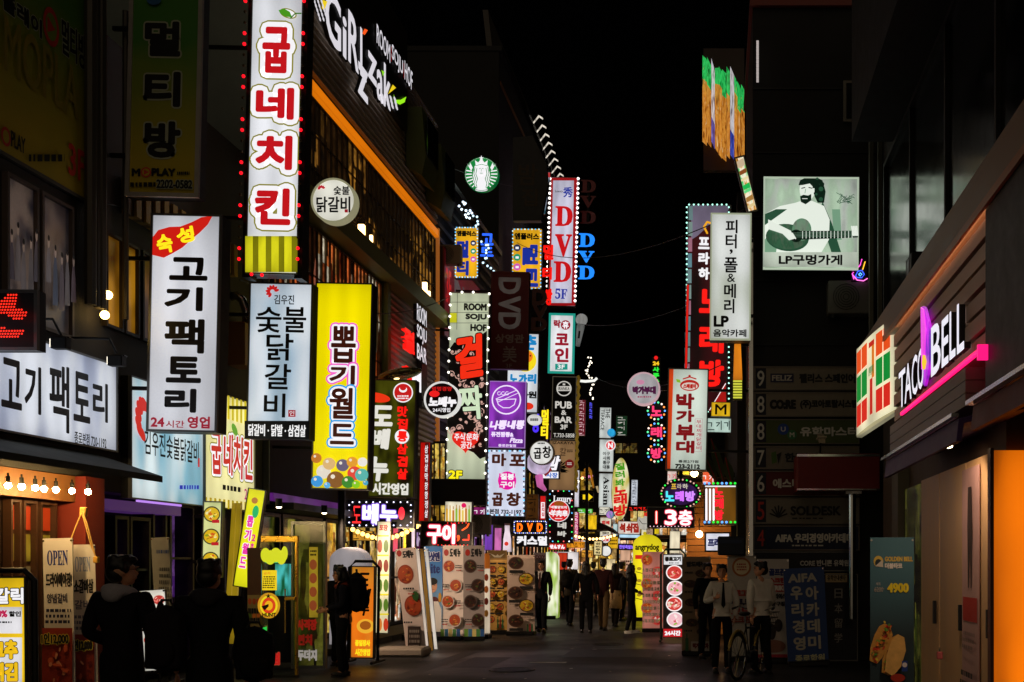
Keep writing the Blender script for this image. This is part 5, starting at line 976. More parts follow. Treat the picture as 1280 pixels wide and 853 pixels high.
for y0, y1, c in ((8, 20, '#c8b090'), (26, 33, '#8a4a1c'), (40, 44, '#e8d8a0'), (52, 60, '#18b850'), (61, 66, '#60d880'), (74, 82, '#a87838'), (88, 93, '#e0c890')): s.poly([(14, y0), (86, y0 - 4), (86, y1 - 3), (14, y1)], E(c, .95))
s.done()
fr = thing('lattice_strip', 'thin white lattice strip shining at the roof corner of the dark block', 'lamp', at(947, 95, 19.3))
for i in range(11): G().box((-.02, 0, i * .065 - .1), (.02, .03, i * .065 - .05), E('#d8ccc8', .6)).build('light_cell', fr)
# -- orange lamp and small things near the corner
lm = thing('paper_lamp', 'tapering orange lamp with yellow ribbed foot under the white LP sign', 'lamp', at(921.5, 500, 20)); k = 20 / F
G().prism([(-5 * k, 0, 26 * k), (6.5 * k, 0, 26 * k), (4.5 * k, 0, 70 * k), (-3.5 * k, 0, 70 * k)], (0, .12, 0), PN('#f08a1c', .9, .3, 2)).build('shade', lm)
g = G(); [g.box((-5 * k, 0, (2 + i * 3.4) * k), (6 * k, .12, (4 + i * 3.4) * k), E('#e0e048', .85)) for i in range(7)]; g.build('rib_grille', lm); G().box((-5.2 * k, .02, 0), (6.2 * k, .11, 25 * k), D('#4a4a14')).build('foot', lm); G().box((4 * k, .05, 68 * k), (20 * k, .09, 71 * k), DKM).build('arm', lm)
s = Sign('karaoke_sign', 'dark oval sign of neon syllables ringed with green bulbs', 'sign', 825, 598, 877, 637, 22.4, 0); q = [(s.w/2 * math.cos(i * .1745), s.h/2 + s.h/2 * math.sin(i * .1745)) for i in range(36)]; s.g('board').prism([(a, .0, b) for a, b in q], (0, .15, 0), D('#180a24', .5)); s.circ(851, 617.5, 21, PN('#3a1658', .6, .6, 3), 14)
for t, x0, x1, c in (('프', 839, 845.5, '#f0c040'), ('라', 846.5, 852, '#c0b0a0'), ('하', 853, 860, '#d0c8b8')): s.text(t, x0, 605, x1, 611.5, E(c, .9), .25)
for t, x0, x1, c in (('노', 831, 843, '#50e0f0'), ('래', 844, 855, '#d070ff'), ('방', 856.5, 869, '#d088ff')): s.text(t, x0, 614, x1, 627, E(c, 1.15), .8, out=((WH, .0),))
s.bulbs([(851 + 24.3 * math.cos(i * .2094), 617.5 - 17.6 * math.sin(i * .2094)) for i in range(30)], 1.1, [E('#20e040', 1.8), E('#e8b0a0', 1.2), E('#e8b0a0', 1.2)]); G().box((-.04, .05, s.h), (.04, .09, s.h + .35), DKM).build('hanger', s.root); s.done()
s = hang('led_sign', 'black LED board glowing 13 and one pink-white syllable', 'sign', 809, 634, 868, 660, 21.8, D('#180408', .5), .2, .012, lean=R_(.5)); 
s.line([(820.5, 640), (820.5, 654)], 3.4, E('#ff3a30', 1.3)).line([(820.5, 640), (820.5, 654)], 1.6, E('#ffe0d8', 1.3)); s.text('3', 831, 637.5, 846, 656.5, E('#fff4f4', 1.3), .8, out=((E('#ff4060', .9), 1.1),)).text('층', 848, 638, 865.5, 657, E('#fff4f4', 1.3), .6, out=((E('#ff4060', .9), .9),)); s.bulbs([(813 + i * 4.4, 658.2) for i in range(12)], .6, [E('#ffd0e0', 1.6)], 'led'); s.done()
s = hang('karaoke_box', 'boxy sign of three white tubes and red syllables edged with blue and green bulbs', 'sign', 880, 606, 921, 656, 21, PN('#8a5a14', .6, .5, 1.5), .4, .02, lean=0)
for x in (883, 887.5, 892): s.line([(x, 612), (x, 650)], 2.4, E('#fff4ff', 1.3))
for i, ch in enumerate('노래방'): s.text(ch, 893, 609 + i * 14.2, 904.5, 622 + i * 14.2, E('#ff1c30', 1.2), .7)
s.sheet(880, 607, 921, 609, WH); s.bulbs([(881 + i * 5.4, 604.5) for i in range(8)] + [(881 + i * 5.4, 653) for i in range(8)], 1.6, [E('#58a0ff', 1.8), E('#58a0ff', 1.8), E('#20d838', 1.6), E('#20d838', 1.6)]); s.done()
s = hang('shop_sign', 'small white lightbox of dark blue syllables in a black frame near the kiosk', 'sign', 881, 665.5, 913, 690, 20.6, PN('#eaeaf6', .9, .25, 1.5), .2, .025, BLK, lean=0); s.text('프라하', 884.5, 673, 909, 684, E('#141a64', .6), .7); s.done()
ac = thing('dark_box', 'dark blue equipment box on the wall by the small white lightbox', 'box', at(912, 702, 19)); G().box((-.2, 0, .1), (.26, .3, .42), D('#0c1424', .5)).build('housing', ac, bevel=.02); G().box((-.16, -.01, .3), (.2, .005, .36), D('#26304a')).build('label_strip', ac)
pl = thing('plant_ornament', 'big dark green leaf ornament with red veins above the karaoke box', 'ornament', at(903, 604, 22.8)); k = 22.8 / F
for dx_, h, t in ((2, 56, -.3), (-6, 44, -.4), (12, 34, -.1)):
    q = [(dx_ + 7 * math.sin(u * 3.14) * .9 + t * 40 * u - 4 * u, h * u) for u in [i / 8 for i in range(9)]] + [(dx_ - 7 * math.sin(u * 3.14) * .9 + t * 40 * u - 4 * u, h * u) for u in [1 - i / 8 for i in range(1, 8)]]
    lf = G().prism([(x * k, .03 * abs(dx_), z * k) for x, z in q], (0, .05, 0), D('#4a5a1c', .5, var=.5, scale=6)).build('leaf', pl); G().tube([((dx_ + t * 40 * u - 4 * u) * k, .03 * abs(dx_) - .02, h * u * k) for u in (0, .5, 1)], .012, D('#b03020')).build('vein', lf)
# ---------------------------------------------------------------- directory panels, canopy and camera of the dark block
DIR = (('9', 458.5, 488, '펠리스 스페인어', '#857a68', 'FELIZ'), ('8', 490.5, 521, '(주)코아토탈시스템', '#857a68', 'CO:RE'), ('8', 524.5, 555, '유학마스터', '#4c5828', 'UM'), ('7', 558, 586.5, '한국능률', '#766c5e', ''), ('6', 589, 620, '에스티', '#5c1412', ''), ('5', 622.5, 655, 'SOLDESK', '#7c7464', ''), ('4', 657.5, 688, 'AIFA 우리경영아카데미', '#141c38', ''))
DLAB = ('topmost beige directory board on the dark block with numeral nine', 'beige directory board with an eight and bold black logo', 'olive green directory board with an eight on the dark block', 'beige directory board with a seven partly behind the red canopy', 'dark red directory board with a six left of the canopy', 'pale directory board with a leaf logo and capital letters', 'navy blue directory board with a red four')
for n_, (num, y0, y1, t, c, logo) in enumerate(DIR):
    s = hang('directory_sign', DLAB[n_], 'sign', 942, y0, 1074, y1, 19.45, D(c, .6, var=.25, scale=4), .06, .012, D('#6a6258', .4, .5), lean=0); pale = n_ in (2, 4, 6)
    s.sheet(944.5, y0 + 2, 957.5, y1 - 2, D('#1a1a28', .6)); s.text(num, 946.5, y0 + 5, 955.5, y1 - 5, D('#b83020' if num in '54' else '#d8d4cc', .6), .2); ym = (y0 + y1) / 2; m = D('#d8d4c8', .6) if pale else INK
    if logo == 'FELIZ': s.sheet(963, ym - 6, 992, ym + 5, D('#2a2a48', .6)).text('FELIZ', 965, ym - 4, 990, ym + 3, D('#c8c0b0'), .3)
    elif logo == 'CO:RE': s.text('CO:RE', 962, ym - 6, 995, ym + 6, INK, 1)
    elif logo: s.circ(979, ym - 3, 7, D('#2a4a9a')).text('U', 976, ym - 6, 982, ym, pale and m or m, .2).circ(990, ym + 4, 6, D('#3a7a4a')).text('M', 987, ym + 1, 993, ym + 7, m, .2)
    elif num == '5':
        for i in range(7): a = .3 + i * .42; s.line([(973, ym + 8), (973 + 11 * math.cos(a), ym + 8 - 14 * math.sin(a))], 1.8, INK)
    elif num == '7': s.poly([(964, ym - 6), (970, ym - 8), (971, ym + 6), (965, ym + 8)], D('#4a6a2a')).poly([(971, ym - 4), (977, ym - 7), (973, ym + 8)], INK)
    x0 = {'9': 999, '7': 981, '6': 966, '5': 988, '4': 969}.get(num, 1000); x1 = {'9': 1069, '7': 1030, '6': 1000, '5': 1051, '4': 1066}.get(num, 1072)
    s.text(t, x0, ym - 6, x1, ym + 6, m, .6)
    if num in '54': s.fine(990, ym + 8, 1030, ym + 11, 1, m)
    s.done()
s = hang('directory_sign', 'lowest unlit navy board of the dark block with small white print', 'sign', 942, 690, 1068, 714, 19.45, D('#12131c', .6), .06, .01, lean=0); s.text('CORE 반니뽄 유학원', 1000, 700, 1061, 708, D('#c8c4bc'), .3); s.done()
s = hang('info_board', 'dark board of vertical pale characters behind the blue academy board', 'sign', 1025, 718, 1072, 826, 19.35, D('#15151c', .6), .04, .01, lean=0); s.sheet(1032, 716 + 1, 1059, 728, D('#b09a70')).text('유학안내센타', 1034, 719, 1057, 726, INK, .2)
for i, ch in enumerate('日本留学'): s.text(ch, 1043, 736 + i * 18.5, 1053, 748 + i * 18.5, D('#8a8680'), .15)
s.done()
cn = thing('red_canopy', 'dark red box canopy with steel edges on the dark block', 'canopy', at(1040, 625, 18.3)); k = 18.3 / F
G().box((-43 * k, 0, 12 * k), (60 * k, .9, 58 * k), D('#7a1414', .5)).build('box', cn, bevel=.01); G().box((-44 * k, -.02, 54 * k), (60 * k, .01, 57 * k), CHR).build('steel_edge', cn); G().box((-44 * k, -.02, 12 * k), (60 * k, .01, 14 * k), CHR).build('steel_edge', cn)
G().tube([(28 * k, .3, -150 * k), (28 * k, .3, 12 * k)], .06, CHR, 12).build('steel_post', cn); G().box((18 * k, .1, 8 * k), (38 * k, .5, 11.5 * k), CHR).build('post_head', cn)
cc = thing('security_camera', 'beige security camera on a bracket above the red canopy', 'camera', at(1026, 556, 18.8)); G().prism([(-.05, -.25, .0), (.05, -.25, .0), (.05, -.25, .09), (-.05, -.25, .09)], (0, .33, .1), D('#b8a888', .5)).build('housing', cc); G().box((-.07, -.3, .085), (.07, .1, .11), D('#c8b898', .5)).build('hood', cc); G().tube([(0, 0, .05), (0, .1, -.12), (0, .6, -.12)], .015, STEEL).build('bracket', cc)
# ---------------------------------------------------------------- signs on the taco shop
s = Sign('letter_sign', 'white block channel letters reading the taco shop name with a purple bell between', 'sign', 0,0,0,0,0, box=(XR - .3, 10.6, 14.2, 3.45, 4.95, 'R')); LT = E('#eceaf6', .98)
for ch, x0, x1 in (('T', 1124, 1132), ('A', 1131.5, 1140), ('C', 1140.5, 1147.5), ('O', 1148, 1155.5)):
    xm = (x0 + x1) / 2; s.text(ch, x0, 466 - (xm - 1128) * 1.15 - 3, x1, 508 - (xm - 1128) * .93 + 1, LT, .7, ext=.06, extm=BLK)
for ch, x0, x1, y0, y1 in (('B', 1165, 1177, 404, 467), ('E', 1178.5, 1187, 397, 457), ('L', 1188.5, 1196, 387, 448), ('L', 1198, 1207, 377, 440)): s.text(ch, x0, y0, x1, y1, LT, .9, ext=.06, extm=BLK)

def solid(pts, y, m): q = [s.p(*a) for a in pts]; s.g('bell').prism([(a, y, b) for a, b in q], (0, .03, 0), m)
solid([(1153, 383), (1156, 385), (1161, 405), (1164, 430), (1161, 462), (1156, 483), (1153, 478)], -.005, PN('#c81ee8', .95, .4, 3, '#6a20d8')); solid([(1153, 384), (1156, 387), (1159, 412), (1157, 440), (1154, 462)], -.02, PN('#ff50f0', .95, .2, 3)); solid([(1157, 444), (1159, 452), (1157, 462), (1156, 454)], -.03, E('#f0d020', 1)); s.done()
s = Sign('store_sign', 'angled lit store sign of orange, green and red squares around a numeral', 'sign', 1071, 415, 1119, 527, 14.4, 0, R_(-52)); s.w = .69; s.h = 1.1; g = s.g('face'); H, Wd = s.h, s.w
cols = ['#d8281c', '#0f8a34', '#e8501c']
def bulge(u, v): return (-Wd/2 + Wd * u, -.05 * math.sin(math.pi * min(1, max(0, u))), H * v + .3 * (u - .5) + (v - .5) * .06 * u)
def patch(u0, u1, v0, v1, m, off=0):
    N_ = 5; vs = []
    for i in range(N_ + 1):
        for j in range(2): p = bulge(u0 + (u1 - u0) * i / N_, (v0, v1)[j]); vs.append((p[0], p[1] - off, p[2]))
    g.add(vs, [(2*i, 2*i+2, 2*i+3, 2*i+1) for i in range(N_)], m)
CRM = PN('#f4ecc4', .92, .3, 1.5)
for i in range(6): patch(i / 6, (i + 1) / 6, 0, 1, CRM)
for r, (v0, v1) in enumerate(((.08, .33), (.37, .66), (.7, .95))):
    for (u0, u1) in ((.03, .17), (.19, .35), (.58, .73), (.75, .89)): patch(u0, u1, v0, v1, E(cols[r], .95), .012)
patch(.40, .54, .86, .92, E('#c8281c', .9), .012); patch(.48, .54, .5, .86, E('#e07a1c', .9), .013); patch(.43, .5, .1, .5, E('#c8281c', .9), .014)
for i in range(5): patch(.405 + .026 * i, .423 + .026 * i, .54 + .03 * (i % 2), .64, E('#0f7a34', .8), .016)
cb = s.g('cabinet'); e = [bulge(0, 0), bulge(1, 0), bulge(1, 1), bulge(0, 1)]; cb.prism([(p[0] * 1.03, .012, p[2] + (.02 if i > 1 else -.02)) for i, p in enumerate(e)], (0, .09, 0), PN('#d8d0a8', .45, .4, 1)); s.done()
# ================================================================ BANNERS, STANDING SIGNS AND OTHER THINGS ON THE GROUND
FOOD = ['#b4481c', '#d87a2c', '#8a2c10', '#e0a84a', '#5a7a22', '#c83a1c']; DARKF = ['#3a1c10', '#5a2c18', '#1c120c', '#7a4a2a', '#4a5a22', '#2a1810']; MEAT = ['#c83a34', '#e88a80', '#f0c0b4', '#a81c1c', '#e8d8c8', '#7aa02c']; YEL = ['#d8b01c', '#f0d860', '#a8781c', '#e8e0a0', '#8a9a1c', '#c8541c']
UN = lambda h: D(h, .55, var=.08)
LIT = lambda s=.9: (lambda h: E(h, s))
def banner(name, label, cat, x0, y0, x1, y1, d, face, depth=.012, lean=0, yaw=0, stand=True, group=None):
    s = Sign(name, label, cat, x0, y0, x1, y1, d, lean, yaw, group); s.g('backing').box((-s.w/2, .004, 0), (s.w/2, .004 + depth, s.h), D('#a8a49c', .7))
    s.g('face').add([(-s.w/2, 0, 0), (s.w/2, 0, 0), (s.w/2, 0, s.h), (-s.w/2, 0, s.h)], [(0,1,2,3)], face)
    for sx in (-1, 1): G().tube([(sx * s.w * .47, -.008, s.h * .985), (sx * s.w * .47, .03, s.h * .985)], .012, CHR, 8).build('grommet', s.root)
    if stand: s.stand()
    return s
def tubes(s, r=.02, up=.08, mat=None):
    """bent tube frame round a standing sign"""
    z0 = -s.root.matrix_world.translation.z; w = s.w/2 + .05; h = s.h + up
    G().tube([(-w, .05, z0 + .05), (-w, .05, h - .1), (-w + .1, .05, h), (w - .1, .05, h), (w, .05, h - .1), (w, .05, z0 + .05)], r, mat or BLK).build('tube_frame', s.root)
    for sx in (-1, 1): G().tube([(sx * w, -.3, z0 + .05), (sx * w, .4, z0 + .05)], r, mat or BLK).build('foot', s.root)
CLOTH = D('#d8ccc4', .7, var=.08)
for x0, x1, y0, d, lab, sh in ((54.5, 93, 673, 13.4, 'white hanging banner with blue OPEN and raw meat picture, left of a paler one', 0), (90, 119, 681, 13.65, 'white banner with paler OPEN, half behind another banner', 1)):
    s = banner('open_banner', lab, 'banner', x0, y0, x1, 880, d, CLOTH, lean=-R_(1.2), yaw=R_(-4 + 22 * sh)); w = x1 - x0; X = lambda f: x0 + w * f
    INK2 = D('#1c1c38' if not sh else '#6a6478'); s.text('𝐎𝐏𝐄𝐍', X(.12), y0 + 15, X(.8), y0 + 34, D('#1c2a78' if not sh else '#8a90b0', .6), .2)
    s.text('드라이에이징!' if not sh else '소갈비살', X(.08), y0 + 43, X(.93), y0 + 61, INK, .5).text('양념갈비' if not sh else '갈비', X(.12), y0 + 69, X(.78), y0 + 81, INK2, .3); s.fine(X(.1), y0 + 87, X(.92), y0 + 108, 3, INK2)
    s.sheet(X(.01), y0 + 112, X(.99), 878, D('#8a2a18', .6, var=.5, scale=9)); 
    for i in range(26): s.circ(X(rnd.uniform(.12, .88)), rnd.uniform(y0 + 132, 868), w * rnd.uniform(.05, .16), D(rnd.choice(['#a8341c', '#c8583a', '#6a1810', '#d88a6a', '#8a2414']), .5), rot=rnd.uniform(0, 3), ry=w * rnd.uniform(.03, .1))
    s.text('1인12,000', X(.04), y0 + 118, X(.93), y0 + 133, D('#1a120a'), .6, out=((D('#c8b43a'), .7),)); s.done()
ct = thing('cord_clamp', 'pale wooden clamp with cords fixed on the red pillar above the OPEN banners', 'clamp', at(103, 642, 13.5)); k = 13.5 / F
G().box((-4 * k, 0, -4 * k), (4 * k, .06, 8 * k), D('#c8923a', .6)).build('block', ct, bevel=.01)
for pts in ([(0, 0), (-6, -14), (-13, -32)], [(1, 0), (6, -18), (12, -40), (18, -55)], [(2, 2), (9, -20), (17, -52)]): G().tube([(x * k, -.02, z * k) for x, z in pts], .008, D('#d8a85a', .6), 6).build('cord', ct)
G().box((15 * k, -.04, -62 * k), (21 * k, .02, -54 * k), D('#d8a03a', .6)).build('plug', ct, bevel=.01)
s = hang('sale_sign', 'yellow and white lit standing sign in a bent black tube frame at the left edge', 'sign', -14, 721, 33.5, 860, 11.2, PN('#f4c81c', .92, .2, 1), .12, .015, lean=-R_(.5)); s.sheet(-12, 759, 28, 792, PN('#eeecf0', .9, .2, 1.5)).sheet(-12, 797, 28, 858, PN('#eeecf0', .9, .2, 1.5))
s.text('갈릭', -6, 735, 30, 755, WH, .8, out=((D('#6a6a6a'), 1.2),)).text('50%', -8, 763, 10, 772, E('#c01850', .9), .6).text('할인', 12, 764, 27, 771, INK, .4).fine(-6, 776, 16, 780, 1, INK)
for i, t in enumerate(('고추', '튀김')): s.text(t, -10, 800 + i * 28, 24, 824 + i * 28, E('#f0c01c', .95), 1.4, out=((D('#3a2a10'), .8),))
tubes(s, .03, .06); s.done()
s = banner('menu_banner', 'lit food board leaning between the dark coated man and the backpack man', 'board', 178, 738, 209, 838, 14.2, PN('#e4e4dc', .85, .25, 1.5), .05, lean=-R_(4)); 
for i, (x, y) in enumerate(((186, 752), (200, 750), (188, 800), (195, 822), (204, 812))): s.dish(x, y, 8 if i < 2 else 7, LIT(.8), MEAT if i != 0 else YEL)
s.fine(183, 768, 207, 790, 4, INK); s.done()
s = banner('paper_banner', 'limp grey translucent banner with faded blue letters in the dark shopfront', 'banner', 192, 672, 214, 800, 15.2, D('#8a8680', .5, var=.3), lean=-R_(3)); s.fine(196, 686, 212, 694, 1, D('#3a4a7a')); s.fine(200, 708, 213, 780, 9, D('#4a4844')); s.done()
s = hang('food_sign', 'narrow green-white lit wall board of three noodle plates beside the yellow banners', 'sign', 253, 627, 277, 722, 17.3, PN('#dfe49a', .9, .25, 1.2), .1, .015, lean=R_(1.5), Xw=XL)
for y in (643, 671, 700): s.dish(265, y, 10.5, LIT(.95), YEL, '#3a3a20', 10); s.sheet(266, y + 7, 275, y + 11, E('#c01c28', .9))
s.done()
s = hang('arcade_banner', 'slanted bright yellow lit banner with pink letters beside the glass door', 'banner', 301, 611, 323, 735, 18, PN('#f4f01c', .97, .15, 1), .1, .01, lean=R_(9)); 
for i, ch in enumerate('뽑기월드'): s.text(ch, 306 - i * 3 + 3, 645 + i * 17, 314 - i * 3 + 3, 659 + i * 17, E('#e83aa8', 1), .6, out=((WH, .8),))
for i, ch in enumerate('2호점'): s.text(ch, 315 - i * 2, 668 + i * 11, 320 - i * 2, 677 + i * 11, E('#d83a8a', 1), .5)
s.circ(320, 640, 4, E('#2ab86a', .9), 8).circ(319, 626, 4, E('#b87a3a', .9)); s.stand(); s.done()
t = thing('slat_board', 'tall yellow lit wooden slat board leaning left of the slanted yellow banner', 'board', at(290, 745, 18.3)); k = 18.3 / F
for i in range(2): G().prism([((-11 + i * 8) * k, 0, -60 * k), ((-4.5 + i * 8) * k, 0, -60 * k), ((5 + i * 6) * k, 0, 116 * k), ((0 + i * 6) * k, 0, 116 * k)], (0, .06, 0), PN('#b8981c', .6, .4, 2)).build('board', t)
s = banner('menu_board', 'tall dark brown wooden board with a dim food menu in its lower half', 'board', 309, 685, 327.5, 846, 16.8, D('#4a2c18', .6, var=.5, scale=4), .06, stand=False); s.sheet(309.5, 744, 327, 844, D('#8a7a4a', .6))
for i in range(3):
    for j in range(5): s.circ(312.5 + i * 5.6, 752 + j * 18, 2.2, D(rnd.choice(FOOD)), 4)
s.fine(311, 758, 326, 842, 7, INK); s.done()
# arcade glass door and window
gdn = thing('glass_door', 'open glass door in a brass frame covered with stickers in front of the arcade', 'door', at(350, 848, 16.5)); k = 16.5 / F; BR = D('#c8a23a', .3, .8)
G().box((-23.5 * k, -.03, 170 * k), (23 * k, .04, 178 * k), BR).build('top_rail', gdn, bevel=.008); G().box((19.5 * k, -.03, 2 * k), (22 * k, .03, 170 * k), BR).build('stile', gdn); G().box((-23 * k, -.03, 0), (23 * k, .04, 4 * k), STEEL).build('bottom_rail', gdn)
gm, gt, gb = newmat('clear glass'); gb.inputs['Base Color'].default_value = (.85, .9, .85, 1); gb.inputs['Roughness'].default_value = .03; gb.inputs['Transmission Weight'].default_value = 1; gb.inputs['IOR'].default_value = 1.05
G().box((-23 * k, -.004, 4 * k), (19.5 * k, .004, 170 * k), gm).build('glass_pane', gdn)
G().tube([(9 * k, -.08, 57 * k), (9 * k, -.08, 112 * k)], .012, D('#e0c060', .25, .8)).build('pull_handle', gdn); G().box((9 * k, -.09, 98 * k), (21 * k, .0, 102 * k), BR).build('lock', gdn)
s = Sign('door_sticker', 'stickers and notices on the brass framed glass door', 'notice', 327, 685, 370, 846, 16.45, 0); YG = E('#d8e020', .85)
for x, y, r in ((332, 694, 6), (338, 697, 7), (345, 694, 7), (352, 697, 6), (356, 692, 4)): s.circ(x, y, r, YG, 9)
s.sheet(328, 713, 346.5, 738, E('#f0d01c', .9)).text('공지', 330, 715, 338, 718.5, E('#c83a1c')).fine(330, 720, 345, 736, 6, INK)
s.circ(338, 757, 14, E('#c8901c', .9), 16).circ(338, 757, 11, E('#e8d01c', .95), 12.5).circ(338, 757, 8.5, E('#d8401c', .9), 10).circ(338, 757, 5, E('#f0b01c', .9), 6).text('★', 334, 742, 341, 748, INK).text('HUNT', 330, 766, 347, 771, INK, .3).poly([(329, 758), (338, 755), (338, 758), (333, 763)], INK)
s.text('게임', 331, 815, 352, 831, E('#c8201c', .8), 1, out=((D('#e0a08a'), .6),)).poly([(329, 785), (336, 783), (336, 795), (329, 797)], E('#28c848', .9)).circ(333, 800, 3, E('#8ad81c', .8)); s.done()
g = thing('arcade_screen', 'glowing cyan and green game screens inside the arcade behind the door', 'screen', at(350, 790, 17.6)); k = 17.6 / F
G().box((-6 * k, 0, 45 * k), (10 * k, .2, 85 * k), PN('#58d8d8', .8, .7, 4, '#1c8a4a')).build('screen', g); G().box((-20 * k, .05, 86 * k), (-8 * k, .2, 92 * k), E('#28c87a', .8)).build('header', g); G().box((-22 * k, .22, -40 * k), (16 * k, .7, 96 * k), BLK).build('cabinet', g)
gw = thing('glass_partition', 'grey framed glass partition with a greenish lit room behind it and red letters', 'window', at(386.5, 836, 17.2)); k = 17.2 / F; GF = D('#8a8c8a', .35, .7)
G().box((-21.5 * k, -.04, 0), (-18.5 * k, .04, 184 * k), GF).box((18.5 * k, -.04, 0), (21.5 * k, .04, 184 * k), GF).box((-18.5 * k, -.04, 180 * k), (18.5 * k, .04, 184 * k), GF).box((-18.5 * k, -.04, 0), (18.5 * k, .04, 4 * k), GF).build('frame', gw)
G().box((-18.5 * k, -.005, 4 * k), (18.5 * k, .005, 180 * k), SHOP(31, G1, .35, 3, .4)).build('pane', gw)
s = Sign('window_lettering', 'red brush letters and a yellow strip poster on the grey framed partition', 'notice', 368, 670, 405, 830, 17.12, 0); s.sheet(386.5, 684, 397.5, 772, PN('#c8a82c', .55, .4, 3)).fine(388, 687, 396, 696, 2, INK)
for i in range(4): s.circ(392, 706 + i * 17, 4.6, E('#a8502a', .5), 6.5)
for i, (t, c) in enumerate((('사격장', '#a01c14'), ('펀치', '#8a1810'), ('두더지', '#b8b0a8'))): s.text(t, 372, 774 + i * 19, 397 - (6 if i == 1 else 0), 788 + i * 19, E(c, .55), .8)
s.done()
# white arch tube
def arch(name, label, x0, y0, x1, y1, d, mat, txt=None, group=None):
    c = at((x0 + x1) / 2, y1, d); t = thing(name, label, 'inflatable sign', (c.x, d, 0)); w = (x1 - x0) * d / F / 2; h = at(0, y0, d).z; r = w * .8; q = [(-w, 0, .02)]
    q += [(-w * math.cos(a), 0, h - r + r * math.sin(a)) for a in [i * math.pi / 16 for i in range(17)]] + [(w, 0, .02)]
    gg = G(); gg.prism(q, (0, .45, 0), mat); gg.build('body', t, bevel=.04); G().box((-w * .8, -.1, 0), (w * .8, .5, .1), DKM).build('base', t); return t
arch('inflatable_sign', 'white rounded inflatable sign behind the woman with the big backpack', 411, 684, 457, 820, 21.6, PN('#c4bcc0', .62, .5, 1.2))
arch('inflatable_sign', 'white and lime lit rounded inflatable sign behind the man in the suit', 676, 690, 697, 765, 34, PN('#f4f8d8', .98, .4, 2, '#a8d818'))
ay = arch('inflatable_sign', 'bright yellow rounded inflatable sign beside the crowd', 791, 668, 827, 764, 33, PN('#f0e01c', .97, .2, .8))
s = Sign('booth_print', 'lettering and red strips printed across the bright yellow inflatable sign', 'notice', 791, 668, 827, 764, 32.94, 0); s.text('angrydog', 794, 680, 824, 690, D('#4a4408'), .35).sheet(794, 694, 812, 699, E('#d82818', .9)).sheet(815, 694, 820, 699, WH)
for y in (715, 730, 748): s.line([(795, y), (803, y + 2), (811, y)], .8, INK).circ(799, y - 4, 3, E('#a88a1c', .9), 2)
s.done()
s = hang('stand_sign', 'orange lit standing sign with black brush syllables in a dark tube frame', 'sign', 438.5, 708, 468, 823, 18.6, PN('#f07818', .9, .35, 1.2, '#f0a030'), .1, .015, lean=R_(.8)); 
for ch, x0, y0, x1, y1 in (('도', 447, 716, 462, 733), ('베', 453, 736, 463, 750), ('누', 450, 754, 462, 770)): s.text(ch, x0, y0, x1, y1, INK, .8, shear=.2)
s.circ(457, 783, 11, E('#f0b030', .95), 9).circ(457, 782, 7, E('#a85a18', .9), 5.5).text('종일장사', 444, 800, 463, 808, E('#f8e020', 1), .4).text('시간영업', 444, 811, 463, 820, E('#f8e020', 1), .4); tubes(s, .025); s.done()
s = hang('food_sign', 'narrow cream lit board of food rows at the yellow shopfront', 'sign', 470.5, 652, 487, 792, 23.4, PN('#f4e8b8', .95, .25, 1.2), .1, .012, lean=R_(1.2)); s.text('포장', 474, 656, 485, 664, E('#c82818', .9), .4)
for j in range(5): 
    s.sheet(471.5, 669 + j * 24.5, 486, 671 + j * 24.5, E('#e8d01c', .9))
    for i in range(2): s.circ(475 + i * 7.6, 683 + j * 24.5, 3, E(rnd.choice(FOOD), .9), 8)
s.done()
PINKW = D('#e8d4cc', .6, var=.06)
s = banner('menu_banner', 'leaning pink-white menu banner of two red dishes before the yellow shopfront', 'banner', 501, 685, 526, 815, 20.8, PINKW, lean=-R_(6)); s.circ(499, 692, 3, UN('#a8281c'), 4).text('도베누', 503, 688, 517, 698, INK, .5)
s.dish(507, 718, 10, UN, FOOD, '#9a3a1c', 12).dish(517, 757, 11, UN, FOOD, '#9a3a1c', 13).circ(520, 745, 4, UN('#2a5a1c'), 6); s.fine(505, 734, 519, 738, 1, INK).fine(511, 741, 519, 744, 1, UN('#b83a2a')).fine(506, 776, 517, 780, 1, INK); s.sheet(511, 783, 527, 813, D('#3a2a24', .6)).fine(513, 786, 526, 811, 4, UN('#8a8078')); s.done()
for i, (x0, x1, c) in enumerate(((524, 530, '#f0e0d0'), (531, 535.5, '#c8a04a'), (537, 541, '#f4ece0'))):
    s = banner('edge_board', ('white narrow board edge leaning right behind the pink-white banner', 'gold narrow board edge leaning between two white ones', 'white narrow board edge leaning left of the blue poster')[i], 'board', x0, 686, x1, 816, 21.4 + i * .3, PN(c, .7, .3, 2) if i != 1 else D(c), .03, lean=-R_(5.5), stand=False); s.done()
pf = thing('stone_plinth', 'low pale stone base under the leaning banner', 'base', (at(505, 0, 20.4).x, 20.4, 0)); G().box((-.42, -.3, 0), (.42, .3, .16), D('#b8a898', .8, bump=.3)).build('stone_block', pf, bevel=.04)
s = banner('poster_banner', 'sky blue drink poster with a smiling man behind the white menu banners', 'banner', 530, 683, 553, 790, 24.6, GRAD('#a8d4ec', '#2a78c8', 0, 1.6)); s.text('원샷엔', 531, 690, 550, 702, D('#142a78'), .7, out=((UN('#e8f0f8'), .5),)).text('𝐧𝐢𝐭𝐞', 532, 705, 550, 717, D('#142a78'), .3)
